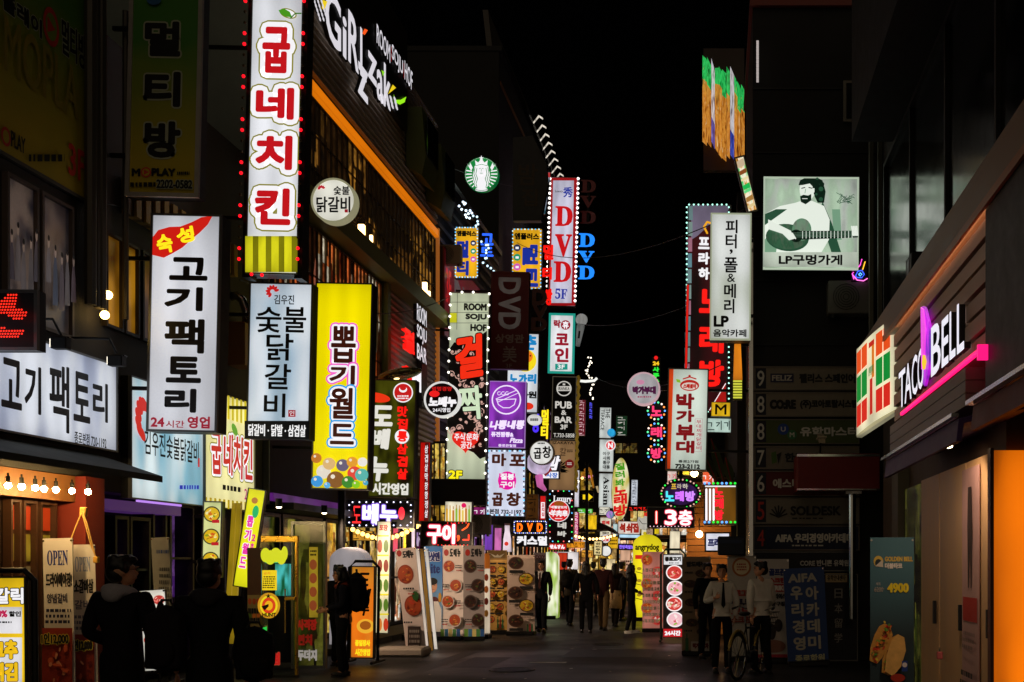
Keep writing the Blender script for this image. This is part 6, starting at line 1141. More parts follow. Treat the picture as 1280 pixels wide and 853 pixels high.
s.circ(541, 733, 5.5, UN('#d8a080'), 8).circ(541, 727, 6, D('#141010'), 4.5).circ(543, 752, 6, UN('#5a1c1c'), 6).poly([(532, 790), (534, 762), (539, 752), (548, 752), (552, 762), (552, 790)], UN('#e8e4e0')).circ(550, 747, 2, UN('#d8a030'), 6).line([(538.5, 732), (540, 732)], .5, INK).line([(542.5, 732), (544, 732)], .5, INK).line([(539.5, 737), (543, 737)], .5, UN('#a83a3a')); s.done()
for x0, x1, yw, bg, pal, lab in ((553, 579.5, -6, '#eadcd4', FOOD, 'white menu banner of four red dishes, brighter left half of a folded pair'), (579.5, 605.5, 12, '#a89c98', DARKF, 'menu banner of four dark dishes, shade put into its grey, right half of a folded pair')):  # shade of the right half is put into its darker colours
    s = banner('menu_banner', lab, 'banner', x0, 682, x1, 798, 24.6, D(bg, .6, var=.06), yaw=R_(yw)); s.circ(x0 + 5, 691, 3, UN('#b02a1c'), 4.2).text('도베누', x0 + 9, 686, x0 + 23, 696, INK, .6, jit=.2)
    for j, (fx, y) in enumerate(((8.5, 708), (17.5, 732), (8.5, 752), (18, 775))):
        s.dish(x0 + fx, y, 8, UN, pal, '#d8ccc4' if bg[1] == 'e' else '#5a4a44', 8.5); tx = x0 + (17 if fx < 12 else 2); s.fine(tx, y - 2, tx + 8, y + 3, 2, INK).fine(tx + 1, y + 4, tx + 8, y + 6.5, 1, UN('#b83020'))
    for j, c in enumerate(('#6a9a3a', '#3a7aa8', '#d8c87a', '#4a8a4a', '#2a5a9a')): s.sheet(x0 + 1 + j * 5, 786, x0 + 5.5 + j * 5, 797, UN(c))
    s.done()
s = banner('menu_banner', 'thin white banner with an orange head between folded banners and gold menu', 'banner', 604.5, 692, 612.5, 792, 25.2, PN('#f0dcc0', .7, .3, 2)); s.sheet(604.5, 692, 612.5, 711, UN('#f09030')); 
for j in range(4): s.circ(608, 722 + j * 15, 2.6, UN(FOOD[j]), 4.5)
s.done()
s = banner('menu_banner', 'gold menu banner with a winged emblem over two columns of dishes', 'banner', 609, 688, 634, 792, 26.8, D('#c89a4a', .6)); s.sheet(610, 688.5, 633.5, 700, D('#8a6a34')).poly([(613, 692), (620, 695), (622, 693), (624, 695), (631, 692), (626, 697), (618, 697)], UN('#e8dcc0'))
for j in range(5):
    for i in range(2):
        s.sheet(611.5 + i * 11, 703.5 + j * 15.5, 620.5 + i * 11, 705.5 + j * 15.5, INK)
        if j < 4 or i == 0: s.dish(616 + i * 11, 712 + j * 15.5, 4.6, UN, YEL if (i + j) % 2 else FOOD, '#4a2c14', 4.6)
for i, c in enumerate(('#2a5a2a', '#8a2a1c', '#2a6a3a')): s.sheet(623.5 + i * 3, 774, 625.3 + i * 3, 785, UN(c)).sheet(624 + i * 3, 770, 624.8 + i * 3, 774, UN(c))
s.done()
s = banner('menu_banner', 'greyish beige menu banner of five bowls staggered left and right', 'banner', 634, 694, 668.5, 793, 26.4, D('#c8b0a0', .6))
for j, (x, y) in enumerate(((645, 704), (658, 724), (645, 741), (659, 757), (646, 776))): s.dish(x, y, 9.5, UN, DARKF if j % 2 == 0 else YEL, '#5a3a24', 8).sheet(x - 8, y + 9, x + 9, y + 12.5, D('#1c1814')); s.fine(x - 7, y + 13.5, x + 6, y + 15, 1, UN('#6a5a50'))
for i, c in enumerate(('#2a5a2a', '#a82a2a', '#2a6a3a')): s.sheet(660 + i * 2.8, 780, 661.8 + i * 2.8, 790, UN(c))
s.done()
s = banner('cigarette_poster', 'dim mauve poster behind the man in the suit', 'poster', 667, 691, 682.5, 760, 28.6, D('#8a7a84', .6)); s.text('XXXY', 668, 694, 681, 699, D('#5a1c2a'), .2); s.done()
s = banner('menu_banner', 'reddish meat menu banner beside the yellow inflatable sign', 'banner', 803, 690, 830, 788, 27.6, PN('#d88a7a', .5, .3, 2))
for j in range(6): s.dish(809 + (j % 2) * 13, 700 + j * 15, 7.5, LIT(.62), MEAT if j % 2 else FOOD, '#b86a5a', 7.5)
s.fine(804, 709, 828, 780, 9, UN('#f0d8c8')); s.done()
s = hang('stand_sign', 'brightly lit meat menu light box in a dark green tube frame', 'sign', 829, 693, 853.5, 797, 23.8, PN('#1c1210', .6, .4, 1), .12, .012, lean=0); s.sheet(829.5, 694, 853, 706, PN('#eef0f4', .95, .2, 2)).text('종로고기', 831, 696, 851, 702, INK, .5).fine(836, 703, 849, 705, 1, INK)
for j in range(4): s.dish(843 + (j % 2), 716 + j * 19.5, 10.5, LIT(1), [MEAT, ['#e8a8b0', '#f0d0d0', '#7aa82c', '#c87880', '#f4e8e0', '#d86a70'], MEAT, ['#e8b8c0', '#d87a88', '#f4e4e0', '#8ab83a', '#c84a5a', '#f0c8c8']][j], '#f8f0f0', 9.5)
s.sheet(829.5, 786, 853, 796, E('#c01c24', .95)).text('24시간', 831, 788, 851, 794.5, WH, .4); tubes(s, .025, .1, D('#1c3a2c', .5)); s.done()
s = banner('menu_banner', 'dim brownish night menu banner of dark dishes near the bicycle', 'banner', 852.5, 696, 888.5, 815, 20.6, D('#8a7258', .65)); s.text('밤도매뉴', 858, 702, 882, 709, INK, .6)
for j, (x, y) in enumerate(((877, 717), (863, 730), (879, 741), (864, 753), (881, 766), (865, 778), (879, 789))): s.dish(x, y, 8, UN, DARKF, '#4a2c1c', 5).fine(856 if x > 870 else 872, y - 3, 866 if x > 870 else 884, y + 1, 1, INK)
s.sheet(864, 801, 887, 813, UN('#b0a498')).text('먹거리포차', 866, 803, 886, 810, D('#6a1c18'), .5).sheet(857, 797, 861, 813, UN('#2a5a34')).sheet(858.3, 791, 859.7, 797, UN('#2a5a34')); s.done()
s = banner('shop_banner', 'white hanging banner with a round brown badge and red words between the shirted men', 'banner', 909, 695, 945, 840, 19.2, D('#b8b0a4', .65)); s.circ(927, 709, 12, UN('#a8622c'), 12).circ(927, 709, 9.5, UN('#d8c8a0'), 9.5).fine(921, 704, 933, 714, 3, UN('#a83a1c'))
for i, (t, c) in enumerate((('프로그램', '#a83a2a'), ('세트,토', '#2a2a48'), ('보드', '#a82a24'), ('스크린', '#8a3a2a'))): s.text(t, 914, 737 + i * 11, 938, 746 + i * 11, UN(c), .6)
s.done()
s = banner('shop_banner', 'white banner with red headline words behind the right shirted man', 'banner', 946, 699, 986, 838, 19, D('#b8b0a8', .65)); s.text('골프존', 961, 711, 982, 720, D('#1c2a6a'), .6).text('스크린', 961, 722, 982, 729, UN('#a82a24'), .6).sheet(959, 727 + 3, 984, 737 + 3, UN('#a82420')).text('STRIKE', 961, 732, 983, 738.5, UN('#e8e0d8'), .5).text('프라이스', 964, 742, 982, 749, INK, .4).text('당구장', 964, 752, 982, 758, INK, .4).circ(973, 782, 5, D('#2a1c18'), 8).circ(965, 790, 5, D('#2a1c18'), 10).circ(968, 808, 14, UN('#8a5a4a'), 8).sheet(947, 818, 985, 832, UN('#a82434')).text('75-0077', 964, 822, 983, 828, UN('#d88a8a'), .3); s.done()
s = banner('academy_board', 'blue upright academy board with two columns of pale syllables under capital letters', 'board', 982, 710, 1033, 832, 18.4, D('#163a74', .5), .05, lean=-R_(3)); s.text('AIFA', 985, 717, 1021, 728, UN('#b0ac9c'), .7)
for i, (a, b_) in enumerate(zip('우리경영', '아카데미')): s.text(a, 988 + i * 1.3, 733 + i * 21, 1003 + i * 1.3, 750 + i * 21, UN('#b0ac9c'), .7).text(b_, 1007 + i * 1, 733 + i * 20.5, 1023 + i * 1, 750 + i * 20.5, UN('#b0ac9c'), .7)
s.text('종로학원', 994, 818, 1031, 828, UN('#b8b890'), .4); G().box((-s.w/2, -.03, -.02), (s.w/2, .06, .02), CHR).build('steel_foot', s.root); s.done()
# taco banner
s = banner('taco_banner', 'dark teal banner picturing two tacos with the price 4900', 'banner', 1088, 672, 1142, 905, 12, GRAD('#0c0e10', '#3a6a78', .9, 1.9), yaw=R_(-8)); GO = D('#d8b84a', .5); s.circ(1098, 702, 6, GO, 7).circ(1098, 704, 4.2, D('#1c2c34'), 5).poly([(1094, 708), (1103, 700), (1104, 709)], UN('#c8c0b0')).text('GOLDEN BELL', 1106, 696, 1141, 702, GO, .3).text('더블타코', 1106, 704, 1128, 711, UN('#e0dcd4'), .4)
s.text('세트', 1095, 728, 1101, 732, UN('#b8b0a8')).text('6200', 1093, 734, 1104, 740, UN('#9a968e'), .1).line([(1093, 737), (1105, 736)], .6, UN('#9a968e')).text('4900', 1109, 729, 1136, 741, D('#e8d01c', .5), .8)
TC = ['#d8a04a', '#e8b860', '#b87a2c']
for ox, oy in ((0, 0), (15, 14)):
    s.poly([(1087 + ox + a, 826 + oy - b_) for a, b_ in ((0, 0), (1, 16), (6, 32), (12, 43), (19, 47), (26, 42), (29, 32), (24, 20), (16, 4), (9, -4))], D('#c8903c', .5, var=.4, scale=14))
    for i in range(46):
        t = rnd.random(); x, y = 1091 + ox + t * 18 + rnd.uniform(-4, 6), 822 + oy - t * 40 + rnd.uniform(-5, 7); s.circ(x, y, rnd.uniform(1, 3), UN(rnd.choice(['#5a8a2a', '#c83a1c', '#e8c83a', '#8a3a18', '#d87a2a', '#7aa83a', '#b82c18'])), rnd.uniform(.8, 2), n=8, rot=rnd.uniform(0, 3))
s.poly([(1106, 838), (1108, 818), (1114, 800), (1122, 792), (1130, 796), (1132, 812), (1126, 832), (1116, 844)], D('#d8a85a', .5, var=.35, scale=14)); s.sheet(1127, 825, 1134, 838, UN('#1c3a8a')).circ(1130.5, 830, 3, UN('#d8d0d0')).circ(1122, 846, 9, UN('#a82c18'), 5); s.done()
s = Sign('door_poster', 'pale pink poster with a red block stuck on the timber doors', 'poster', 0,0,0,0,0, box=(XR - .02, 10.3, 11.0, .3, 2.55, 'R')); s.g('sheet').box((-s.w/2, 0, 0), (s.w/2, .008, s.h), D('#b89088', .6)); s.loc = True; s.sheet(8, 54, 92, 64, UN('#b0281c')).poly([(40, 8), (60, 8), (66, 26), (60, 50), (56, 50), (52, 28), (46, 50), (40, 50), (36, 24)], D('#3a2820')).fine(14, 68, 86, 76, 3, UN('#8a7068')).fine(14, 84, 90, 92, 2, INK); s.done()
pk = thing('padlock', 'small red padlock on the timber doors', 'padlock', at(1174, 818, 11.9)); G().box((-.03, -.05, -.05), (.03, 0, .03), UN('#b85a5a')).build('body', pk, bevel=.008); G().tube([(0, -.045, .03), (0, -.045, .07), (0, -.005, .07), (0, -.005, .03)], .006, CHR, 6).build('shackle', pk)
# bicycle
def bicycle():
    d = gd(846); c = at(938, 846, d); b = thing('bicycle', 'city bicycle with a basket standing before the man in the tie', 'bicycle', (c.x, d, 0), R_(68))
    FM = D('#2a2a2c', .35, .6); RD = .33
    for wx in (-.52, .52):
        w = thing_part = G().tube([(wx + RD * math.cos(a), 0, RD + RD * math.sin(a)) for a in [i * math.pi / 16 for i in range(32)]], .02, BLK, 8, True).build('wheel', b, True)
        G().tube([(wx + (RD - .03) * math.cos(a), 0, RD + (RD - .03) * math.sin(a)) for a in [i * math.pi / 16 for i in range(32)]], .009, CHR, 6, True).build('rim', w, True); gs = G()
        for i in range(16): a = i * math.pi / 8; gs.tube([(wx, .02 * (-1) ** i, RD), (wx + (RD - .03) * math.cos(a), 0, RD + (RD - .03) * math.sin(a))], .0025, CHR, 4)
        gs.build('spoke', w); gm_ = G().tube([(wx + (RD + .04) * math.cos(a), 0, RD + (RD + .04) * math.sin(a)) for a in [math.pi * (.15 + i * .05) for i in range(16)]], .022, D('#c8b060', .3, .6), 6).build('mudguard', b, True)
    G().tube([(-.52, 0, RD), (-.05, 0, .3), (-.2, 0, .78)], .016, FM).tube([(-.05, 0, .3), (.36, 0, .72), (-.18, 0, .72)], .018, FM).tube([(-.52, 0, RD), (-.18, 0, .72)], .012, FM).tube([(.52, 0, RD), (.36, 0, .72), (.33, 0, .86)], .018, FM).build('frame', b, True)
    G().tube([(-.2, 0, .78), (-.22, 0, .9)], .014, CHR).build('seat_post', b); G().ell((-.24, 0, .93), (.14, .08, .035), BLK).build('saddle', b, True)
    G().tube([(.18, -.3, 1.0), (.28, -.28, 1.02), (.35, -.1, .96), (.33, 0, .86), (.35, .1, .96), (.28, .28, 1.02), (.18, .3, 1.0)], .012, CHR).build('handlebar', b, True)
    for sy in (-1, 1): G().tube([(.18, sy * .3, 1.0), (.08, sy * .31, .985)], .018, BLK).build('grip', b)
    gb_ = G()
    for z in (.68, .76, .84, .92): e = (z - .68) * .2; gb_.tube([(.42 - e, -.14 - e, z), (.72 + e, -.14 - e, z), (.72 + e, .14 + e, z), (.42 - e, .14 + e, z)], .006, STEEL, 5, True)
    for i in range(5): gb_.tube([(.42 + i * .075, -.14, .68), (.42 + i * .075, -.19, .92)], .004, STEEL, 4).tube([(.42 + i * .075, .14, .68), (.42 + i * .075, .19, .92)], .004, STEEL, 4)
    gb_.build('basket', b); G().tube([(-.05, -.06, .3), (-.05, .06, .3)], .09, STEEL, 14).build('chain_ring', b)
    for sy in (-1, 1): G().tube([(-.05, sy * .05, .3), (-.05 + sy * .12, sy * .1, .3 - sy * .1), (-.05 + sy * .12, sy * .18, .3 - sy * .1)], .012, CHR, 6).build('pedal', b)
    G().ell((.56, 0, .62), .05, CHR).build('head_lamp', b, True); G().tube([(-.3, .1, .3), (-.2, .22, .01)], .01, CHR, 6).build('kick_stand', b)
bicycle()
# ================================================================ PEOPLE
def skin_mesh(nodes, edges, sub=2):
    """nodes: name -> (x, y, z, rx, ry); one tapering surface grown along the edges; the first node is the root"""
    ks = list(nodes); me = bpy.data.meshes.new('limbs'); me.from_pydata([nodes[k][:3] for k in ks], [(ks.index(a), ks.index(b)) for a, b in edges], [])
    o = bpy.data.objects.new('limbs', me); COL.objects.link(o); sk = o.modifiers.new('s', 'SKIN'); sk.use_smooth_shade = True
    if not me.skin_vertices: me.attributes.new('skin', 'FLOAT', 'POINT') if False else None
    lay = me.skin_vertices[0].data
    for i, k in enumerate(ks): lay[i].radius = (nodes[k][3], nodes[k][4] if len(nodes[k]) > 4 else nodes[k][3]); lay[i].use_root = (i == 0)
    ss = o.modifiers.new('u', 'SUBSURF'); ss.levels = sub; ss.render_levels = sub
    dg = bpy.context.evaluated_depsgraph_get(); out = bpy.data.meshes.new_from_object(o.evaluated_get(dg)); bpy.data.objects.remove(o); return out
def fuse(meshes, voxel):
    """several closed surfaces made one continuous skin"""
    bm = bmesh.new()
    for m in meshes: bm.from_mesh(m)
    me = bpy.data.meshes.new('fused'); bm.to_mesh(me); bm.free()
    o = bpy.data.objects.new('fused', me); COL.objects.link(o); r = o.modifiers.new('r', 'REMESH'); r.mode = 'VOXEL'; r.voxel_size = voxel; r.use_smooth_shade = True
    sm = o.modifiers.new('m', 'SMOOTH'); sm.iterations = 2; sm.factor = .5
    dg = bpy.context.evaluated_depsgraph_get(); out = bpy.data.meshes.new_from_object(o.evaluated_get(dg)); bpy.data.objects.remove(o); return out
def tomesh(g):
    me = bpy.data.meshes.new('t'); me.from_pydata(g.v, [], g.f); return me
def skinpart(name, me, mat, parent):
    me.materials.clear(); me.materials.append(mat); o = bpy.data.objects.new(name, me); COL.objects.link(o); o.parent = parent
    me.polygons.foreach_set('use_smooth', [True] * len(me.polygons)); return o
SKN = D('#c08a68', .5, var=.08, scale=20); HAIR = D('#0c0908', .45, var=.2, scale=30, stretch=(4, 4, 1))
CLO = lambda h: D(h, .85, var=.25, scale=14, bump=.35, bscale=90, spec=.15)
def person(label, x, d, H, face, top, legs, arms=None, stride=.12, hair='short', head=0, coat=.84, group=None, hood=None, shirt=None, tie=None, glasses=False, shoes='#100d0c', top2=None, lean=0, skirt=False, bag=None, w=1.0):
    """face: heading in degrees, 0 = towards us, 180 = walking away; arms: (elbow, wrist) offsets per side from the shoulder, in the body's frame"""
    c = at(x, 0, d).x; t = thing('person', label, 'person', (c, d, 0), R_(face), group); k = H / 1.75
    V = lambda *a: tuple(v * k for v in a)
    arms = arms or {-1: ((-.05, .04, -.29), (-.05, -.03, -.54)), 1: ((.05, .02, -.29), (.05, -.06, -.54))}
    sh = {s: (s * .175 * w, lean * .5, 1.42) for s in (-1, 1)}; el = {s: tuple(a + b for a, b in zip(sh[s], arms[s][0])) for s in (-1, 1)}; wr = {s: tuple(a + b for a, b in zip(sh[s], arms[s][1])) for s in (-1, 1)}
    hip = {s: (s * .09, 0, .92) for s in (-1, 1)}; kn = {s: (s * .095, -s * stride * .55 - .03, .5) for s in (-1, 1)}; an = {s: (s * .1, -s * stride + .03, .085) for s in (-1, 1)}
    hy = R_(head); hc = Vector((0, lean - .015, 1.635)); Rh = Matrix.Rotation(hy, 3, 'Z')
    HP = lambda a, b, z: tuple((hc + Rh @ Vector((a, b, z))) * k)
    # body: one skin with head, face, hands
    n = {'pelvis': V(0, 0, .96, .13, .10), 'belly': V(0, 0, 1.12, .12, .09), 'chest': V(0, lean * .5, 1.3, .145, .10), 'neck0': V(0, lean * .8, 1.45, .06, .06), 'neck': V(0, lean - .005, 1.53, .052, .052)}
    e = [('pelvis', 'belly'), ('belly', 'chest'), ('chest', 'neck0'), ('neck0', 'neck')]
    for s, q in ((-1, 'l'), (1, 'r')):
        n['s' + q] = (*V(*sh[s]), .055 * k, .055 * k); n['e' + q] = (*V(*el[s]), .04 * k, .04 * k); n['w' + q] = (*V(*wr[s]), .027 * k, .024 * k)
        n['h' + q] = (*V(*hip[s]), .08 * k, .08 * k); n['k' + q] = (*V(*kn[s]), .055 * k, .055 * k); n['a' + q] = (*V(*an[s]), .035 * k, .04 * k); n['t' + q] = V(an[s][0], an[s][1] - .12, .04, .035, .03)
        e += [('chest', 's' + q), ('s' + q, 'e' + q), ('e' + q, 'w' + q), ('pelvis', 'h' + q), ('h' + q, 'k' + q), ('k' + q, 'a' + q), ('a' + q, 't' + q)]
    ms = [skin_mesh(n, e)]; g = G()
    g.ell(HP(0, .012, .02), V(.076, .095, .108), SKN, 20, 14).ell(HP(0, -.03, -.045), V(.058, .062, .068), SKN, 16, 10).ell(HP(0, -.055, -.085), V(.03, .03, .025), SKN, 10, 8)
    g.tube([HP(0, -.085, .015), HP(0, -.103, -.02), HP(0, -.092, -.034)], [.009 * k, .014 * k, .013 * k], SKN, 8).ell(HP(0, -.088, -.058), V(.022, .012, .007), SKN, 10, 6).ell(HP(0, -.082, .03), V(.05, .014, .01), SKN, 10, 6)
    for s in (-1, 1): g.ell(HP(s * .078, .015, -.005), V(.012, .024, .034), SKN, 8, 6)
    for s in (-1, 1):
        W_ = Vector(wr[s]); dr = (W_ - Vector(el[s])).normalized(); sd = dr.cross(Vector((0, 1, 0)) if abs(dr.y) < .8 else Vector((0, 0, 1))).normalized(); up = dr.cross(sd); R3 = Matrix((sd, up, dr)).transposed(); rot = R3
        g.ell((W_ + dr * .055) * k, V(.016, .04, .055), SKN, 12, 8, rot=rot)
        for i, L in enumerate((.062, .074, .07, .055)):
            b0 = W_ + dr * .09 + up * (-.027 + i * .018); cu = sd * (-s * .014); g.tube([(b0 - dr * .02) * k, (b0 + dr * L * .5 + cu * .5) * k, (b0 + dr * L * .9 + cu * 1.9) * k], [.0098 * k, .0092 * k, .0075 * k], SKN, 7)
        b0 = W_ + dr * .035 - up * .03; g.tube([b0 * k, (b0 + dr * .03 - up * .028) * k, (b0 + dr * .065 - up * .032) * k], [.012 * k, .0105 * k, .009 * k], SKN, 7)
    ms.append(tomesh(g)); skinpart('body', fuse(ms, .0088), SKN, t)
    # clothes
    n = {'pelvis': V(0, 0, *((.98, .155, .118) if coat < .95 else (1.04, .138, .106))), 'belly': V(0, lean * .2, 1.14, .15, .112), 'chest': V(0, lean * .5, 1.32, .172 * w, .122), 'neck0': V(0, lean * .75, 1.45, .085, .078)}
    e = [('pelvis', 'belly'), ('belly', 'chest'), ('chest', 'neck0')]
    if True: n['hem'] = V(0, 0, coat if coat < .95 else .985, *((.17, .125) if coat < .95 else (.128, .1))); e.append(('pelvis', 'hem'))
    for s, q in ((-1, 'l'), (1, 'r')):
        cf = tuple(a + (b - a) * .93 for a, b in zip(el[s], wr[s]))
        n['s' + q] = (*V(*sh[s]), .078 * k, .075 * k); n['e' + q] = (*V(*el[s]), .062 * k, .06 * k); n['w' + q] = (*V(*cf), .046 * k, .044 * k); e += [('chest', 's' + q), ('s' + q, 'e' + q), ('e' + q, 'w' + q)]
    skinpart('shirt' if top2 is None and tie else 'jacket', skin_mesh(n, e), CLO(top), t)
    n = {'waist': V(0, 0, .97, *((.15, .112) if coat < .95 else (.142, .106))), 'band': V(0, 0, *((1.07, .142, .106) if coat < .95 else (1.03, .128, .098)))}; e = [('waist', 'band')]
    for s, q in ((-1, 'l'), (1, 'r')):
        n['h' + q] = (*V(*hip[s]), .1 * k, .1 * k); n['k' + q] = (*V(*kn[s]), .073 * k, .075 * k); n['a' + q] = V(an[s][0], an[s][1], .06, .056, .062); e += [('waist', 'h' + q), ('h' + q, 'k' + q), ('k' + q, 'a' + q)]
    skinpart('trousers', skin_mesh(n, e), CLO(legs), t)
    if skirt: G().tube([V(0, 0, 1.0), V(0, 0, .8), V(.02, .02, .5)], [.15 * k, .19 * k, .21 * k], CLO(skirt), 20).build('skirt', t, True)
    for s in (-1, 1): G().ell(V(an[s][0], an[s][1] - .055, .045), V(.046, .125, .045), D(shoes, .5), 14, 8).box(V(an[s][0] - .042, an[s][1] - .17, 0), V(an[s][0] + .042, an[s][1] + .055, .02), D('#0a0a0a' if shoes[1] != 'c' else '#d8d4cc', .6)).build('shoe', t, True)
    # hair
    g = G(); g.ell(HP(0, .024, .048), V(.085, .1, .078), HAIR, 20, 14).ell(HP(0, .05, -.012), V(.08, .068, .085), HAIR, 18, 12).ell(HP(0, -.045, .085), V(.066, .05, .034), HAIR, 14, 8)
    for s in (-1, 1): g.ell(HP(s * .07, .0, .025), V(.02, .05, .05), HAIR, 10, 8)
    for i in range(14): a = i * .45; g.ell(HP(.062 * math.cos(a), .02 + .07 * math.sin(a), .088 + .01 * (i % 3)), V(.026, .028, .022), HAIR, 8, 6)
    if hair == 'long':
        g.tube([HP(0, .06, .03), HP(0, .085, -.1), HP(0, .095, -.22), HP(0, .085, -.3)], V(.085, .09, .085, .05), HAIR, 14)
        for s in (-1, 1): g.tube([HP(s * .075, .015, .05), HP(s * .085, .02, -.08), HP(s * .08, .02, -.2)], V(.03, .032, .02), HAIR, 8)
    if hair == 'bob':
        g.tube([HP(0, .05, .03), HP(0, .07, -.06), HP(0, .06, -.12)], V(.085, .088, .06), HAIR, 14)
        for s in (-1, 1): g.tube([HP(s * .072, .01, .05), HP(s * .08, 0, -.04), HP(s * .07, -.01, -.1)], V(.028, .03, .018), HAIR, 8)
    skinpart('hair', fuse([tomesh(g)], .009), HAIR, t)
    for s in (-1, 1):
        G().ell(HP(s * .031, -.083, .012), V(.0125, .007, .0065), D('#18100c', .2), 8, 6).build('eye', t, True); G().tube([HP(s * .016, -.094, .033), HP(s * .034, -.09, .037), HP(s * .05, -.075, .032)], .004 * k, HAIR, 5).build('eyebrow', t)
    if glasses:
        gg = G()
        for s in (-1, 1): gg.tube([HP(s * .033 + .022 * math.cos(a), -.1, .008 + .017 * math.sin(a)) for a in [i * .524 for i in range(12)]], .0025 * k, STEEL, 5, True).tube([HP(s * .056, -.098, .012), HP(s * .08, .01, .012)], .0025 * k, STEEL, 5)
        gg.build('glasses', t)
    if hood: skinpart('hood', fuse([tomesh(G().tube([V(.1 * math.cos(a), lean * .8 + .02 + .085 * math.sin(a), 1.47 + .03 * math.sin(a)) for a in [i * .4488 for i in range(14)]], .042 * k, SKN, 10, True).ell(V(0, .1 + lean, 1.46), V(.09, .06, .07), SKN))], .015), CLO(hood), t)
    if shirt:
        G().prism([V(-.06, -.125, 1.49), V(-.05, -.15, 1.4), V(0, -.16, 1.14), V(.05, -.15, 1.4), V(.06, -.125, 1.49)], V(0, .03, 0), CLO(shirt)).build('shirt_front', t)
        for s in (-1, 1): G().prism([V(s * .02, -.12, 1.5), V(s * .075, -.1, 1.5), V(s * .03, -.15, 1.43)], V(0, .03, 0), CLO(shirt)).build('collar', t)
    if tie: G().prism([V(-.017, -.158, 1.455), V(.017, -.158, 1.455), V(.012, -.165, 1.43), V(.034, -.168, 1.1), V(0, -.166, 1.05), V(-.034, -.168, 1.1), V(-.012, -.165, 1.43)], V(0, .012, 0), CLO(tie)).build('tie', t)
    if coat >= .95: None and G().tube([V(.128 * math.cos(a), .096 * math.sin(a), .99) for a in [i * .3142 for i in range(20)]], .016 * k, D('#1a120c', .5), 6, True).build('belt', t)
    return t
def backpack(label, p, off, size, col, face, cat='backpack', straps=True, name='backpack'):
    """a bag worn by person p, standing as a thing of its own"""
    m = p.matrix_world @ Matrix.Translation(off); t = thing(name, label, cat, m.translation, R_(face)); a, b, h = size; M_ = CLO(col)
    g = G().ell((0, 0, h/2), (a/2, b/2, h/2), M_, 14, 10).box((-a * .42, -b * .38, h * .08), (a * .42, b * .38, h * .86), M_); skinpart('sack', fuse([tomesh(g)], .02), M_, t)
    G().ell((0, b * .42, h * .32), (a * .34, b * .2, h * .22), M_, 12, 8).build('pocket', t, True); G().tube([(-.05, 0, h * .95), (-.03, 0, h * 1.06), (.03, 0, h * 1.06), (.05, 0, h * .95)], .012, BLK, 6).build('top_handle', t)
    if straps:
        for s in (-1, 1): G().tube([(s * .11, -b * .4, .42), (s * .125, -.17, .5), (s * .13, -.275, .43), (s * .13, -.3, .3), (s * .14, -.26, .12)], .018, M_, 6).build('strap', t)
    return t
DRK = '#141216'
FR = {-1: ((-.09, .02, -.27), (.02, -.17, -.36)), 1: ((.09, .02, -.27), (-.02, -.17, -.36))}       # hands together in front
A = person('man in black coat with pale hood, seen from behind beside the leaning lit food board', 152, 8.6, 1.71, 168, DRK, '#0e0e10', FR, 0, head=-38, hood='#9a9498', glasses=True, coat=.7, w=1.15)
B = person('man in black coat seen from behind, between a backpack and a shoulder bag', 262, 8.3, 1.68, 186, DRK, '#0e0e10', None, 0, head=-10, hood='#2c2a2c', coat=.7, w=1.2)
backpack('black square backpack hanging at the left of the man in black', B, (.26, .12, .86), (.3, .2, .5), '#1c171c', 180)
backpack('round black shoulder bag at the right of the man in black', B, (-.33, .05, .78), (.3, .2, .42), '#121012', 200, 'bag', False, 'shoulder_bag')
Cw = person('woman with glasses and dark jacket looking to the left, big backpack on her back', 428, 16.7, 1.6, -62, '#15151f', '#0e0e12', {-1: ((-.05, -.02, -.27), (.08, -.24, -.34)), 1: ((.05, -.02, -.27), (-.08, -.24, -.34))}, .05, hair='bob', head=-10, glasses=True, hood='#8a3a20', coat=.8, lean=-.03)
backpack('big black backpack on the woman with glasses', Cw, (0, .2, .93), (.4, .3, .6), '#0e0c10', -62)
person('man with short black hair half hidden behind the woman with glasses', 423, 18.4, 1.63, 160, '#1a181c', '#0e0e10', None, .05, head=20, coat=.8)
person('man in black suit with white shirt and brown tie walking towards us', 677, 27.4, 1.73, -8, '#101014', '#101014', None, .14, shirt='#c8c4c0', tie='#4a2c28', coat=.8)
p1_ = person('tall man with short hair and olive jacket walking away', 712, 30.4, 1.77, 170, '#3a3428', '#0e0e10', None, .24, coat=.76)
backpack('dark backpack on the tall man in olive jacket', p1_, (0, .18, 1.0), (.32, .2, .46), '#14120e', 176)
person('woman with long black hair in black coat walking away in the centre of the crowd', 732.5, 27.2, 1.7, 188, '#0e0d0f', '#0c0c0e', {-1: ((-.09, .0, -.28), (-.1, -.08, -.5)), 1: ((.09, .0, -.28), (.1, -.08, -.5))}, .1, hair='long', hood='#5a5248', coat=.74, w=1.1)
person('man in dark maroon jacket and khaki trousers walking away', 754, 28.4, 1.78, 174, '#3a1c1c', '#6a5638', None, .26, coat=.8)
person('woman with long brown hair and pale skirt behind the man in maroon', 769, 30.0, 1.66, 168, '#2c1a14', '#1a1412', None, .22, hair='long', skirt='#d8b88a', coat=.9)
person('person in cream white jacket and black trousers turned to the right', 778, 33, 1.7, 130, '#d8c09a', '#0e0e10', None, .1, coat=.86)
for i, (x, d, H, c) in enumerate(((742, 36, 1.7, '#2a2420'), (705, 38, 1.72, '#3a3030'), (790, 40, 1.68, '#1c1a1c'))): person(('man in brown jacket deep in the crowd behind the long haired woman', 'man in grey jacket far off, half hidden by the tall man', 'person in black far off beside the yellow inflatable sign')[i], x, d, H, 175 - 10 * i, c, '#121214', None, .12)
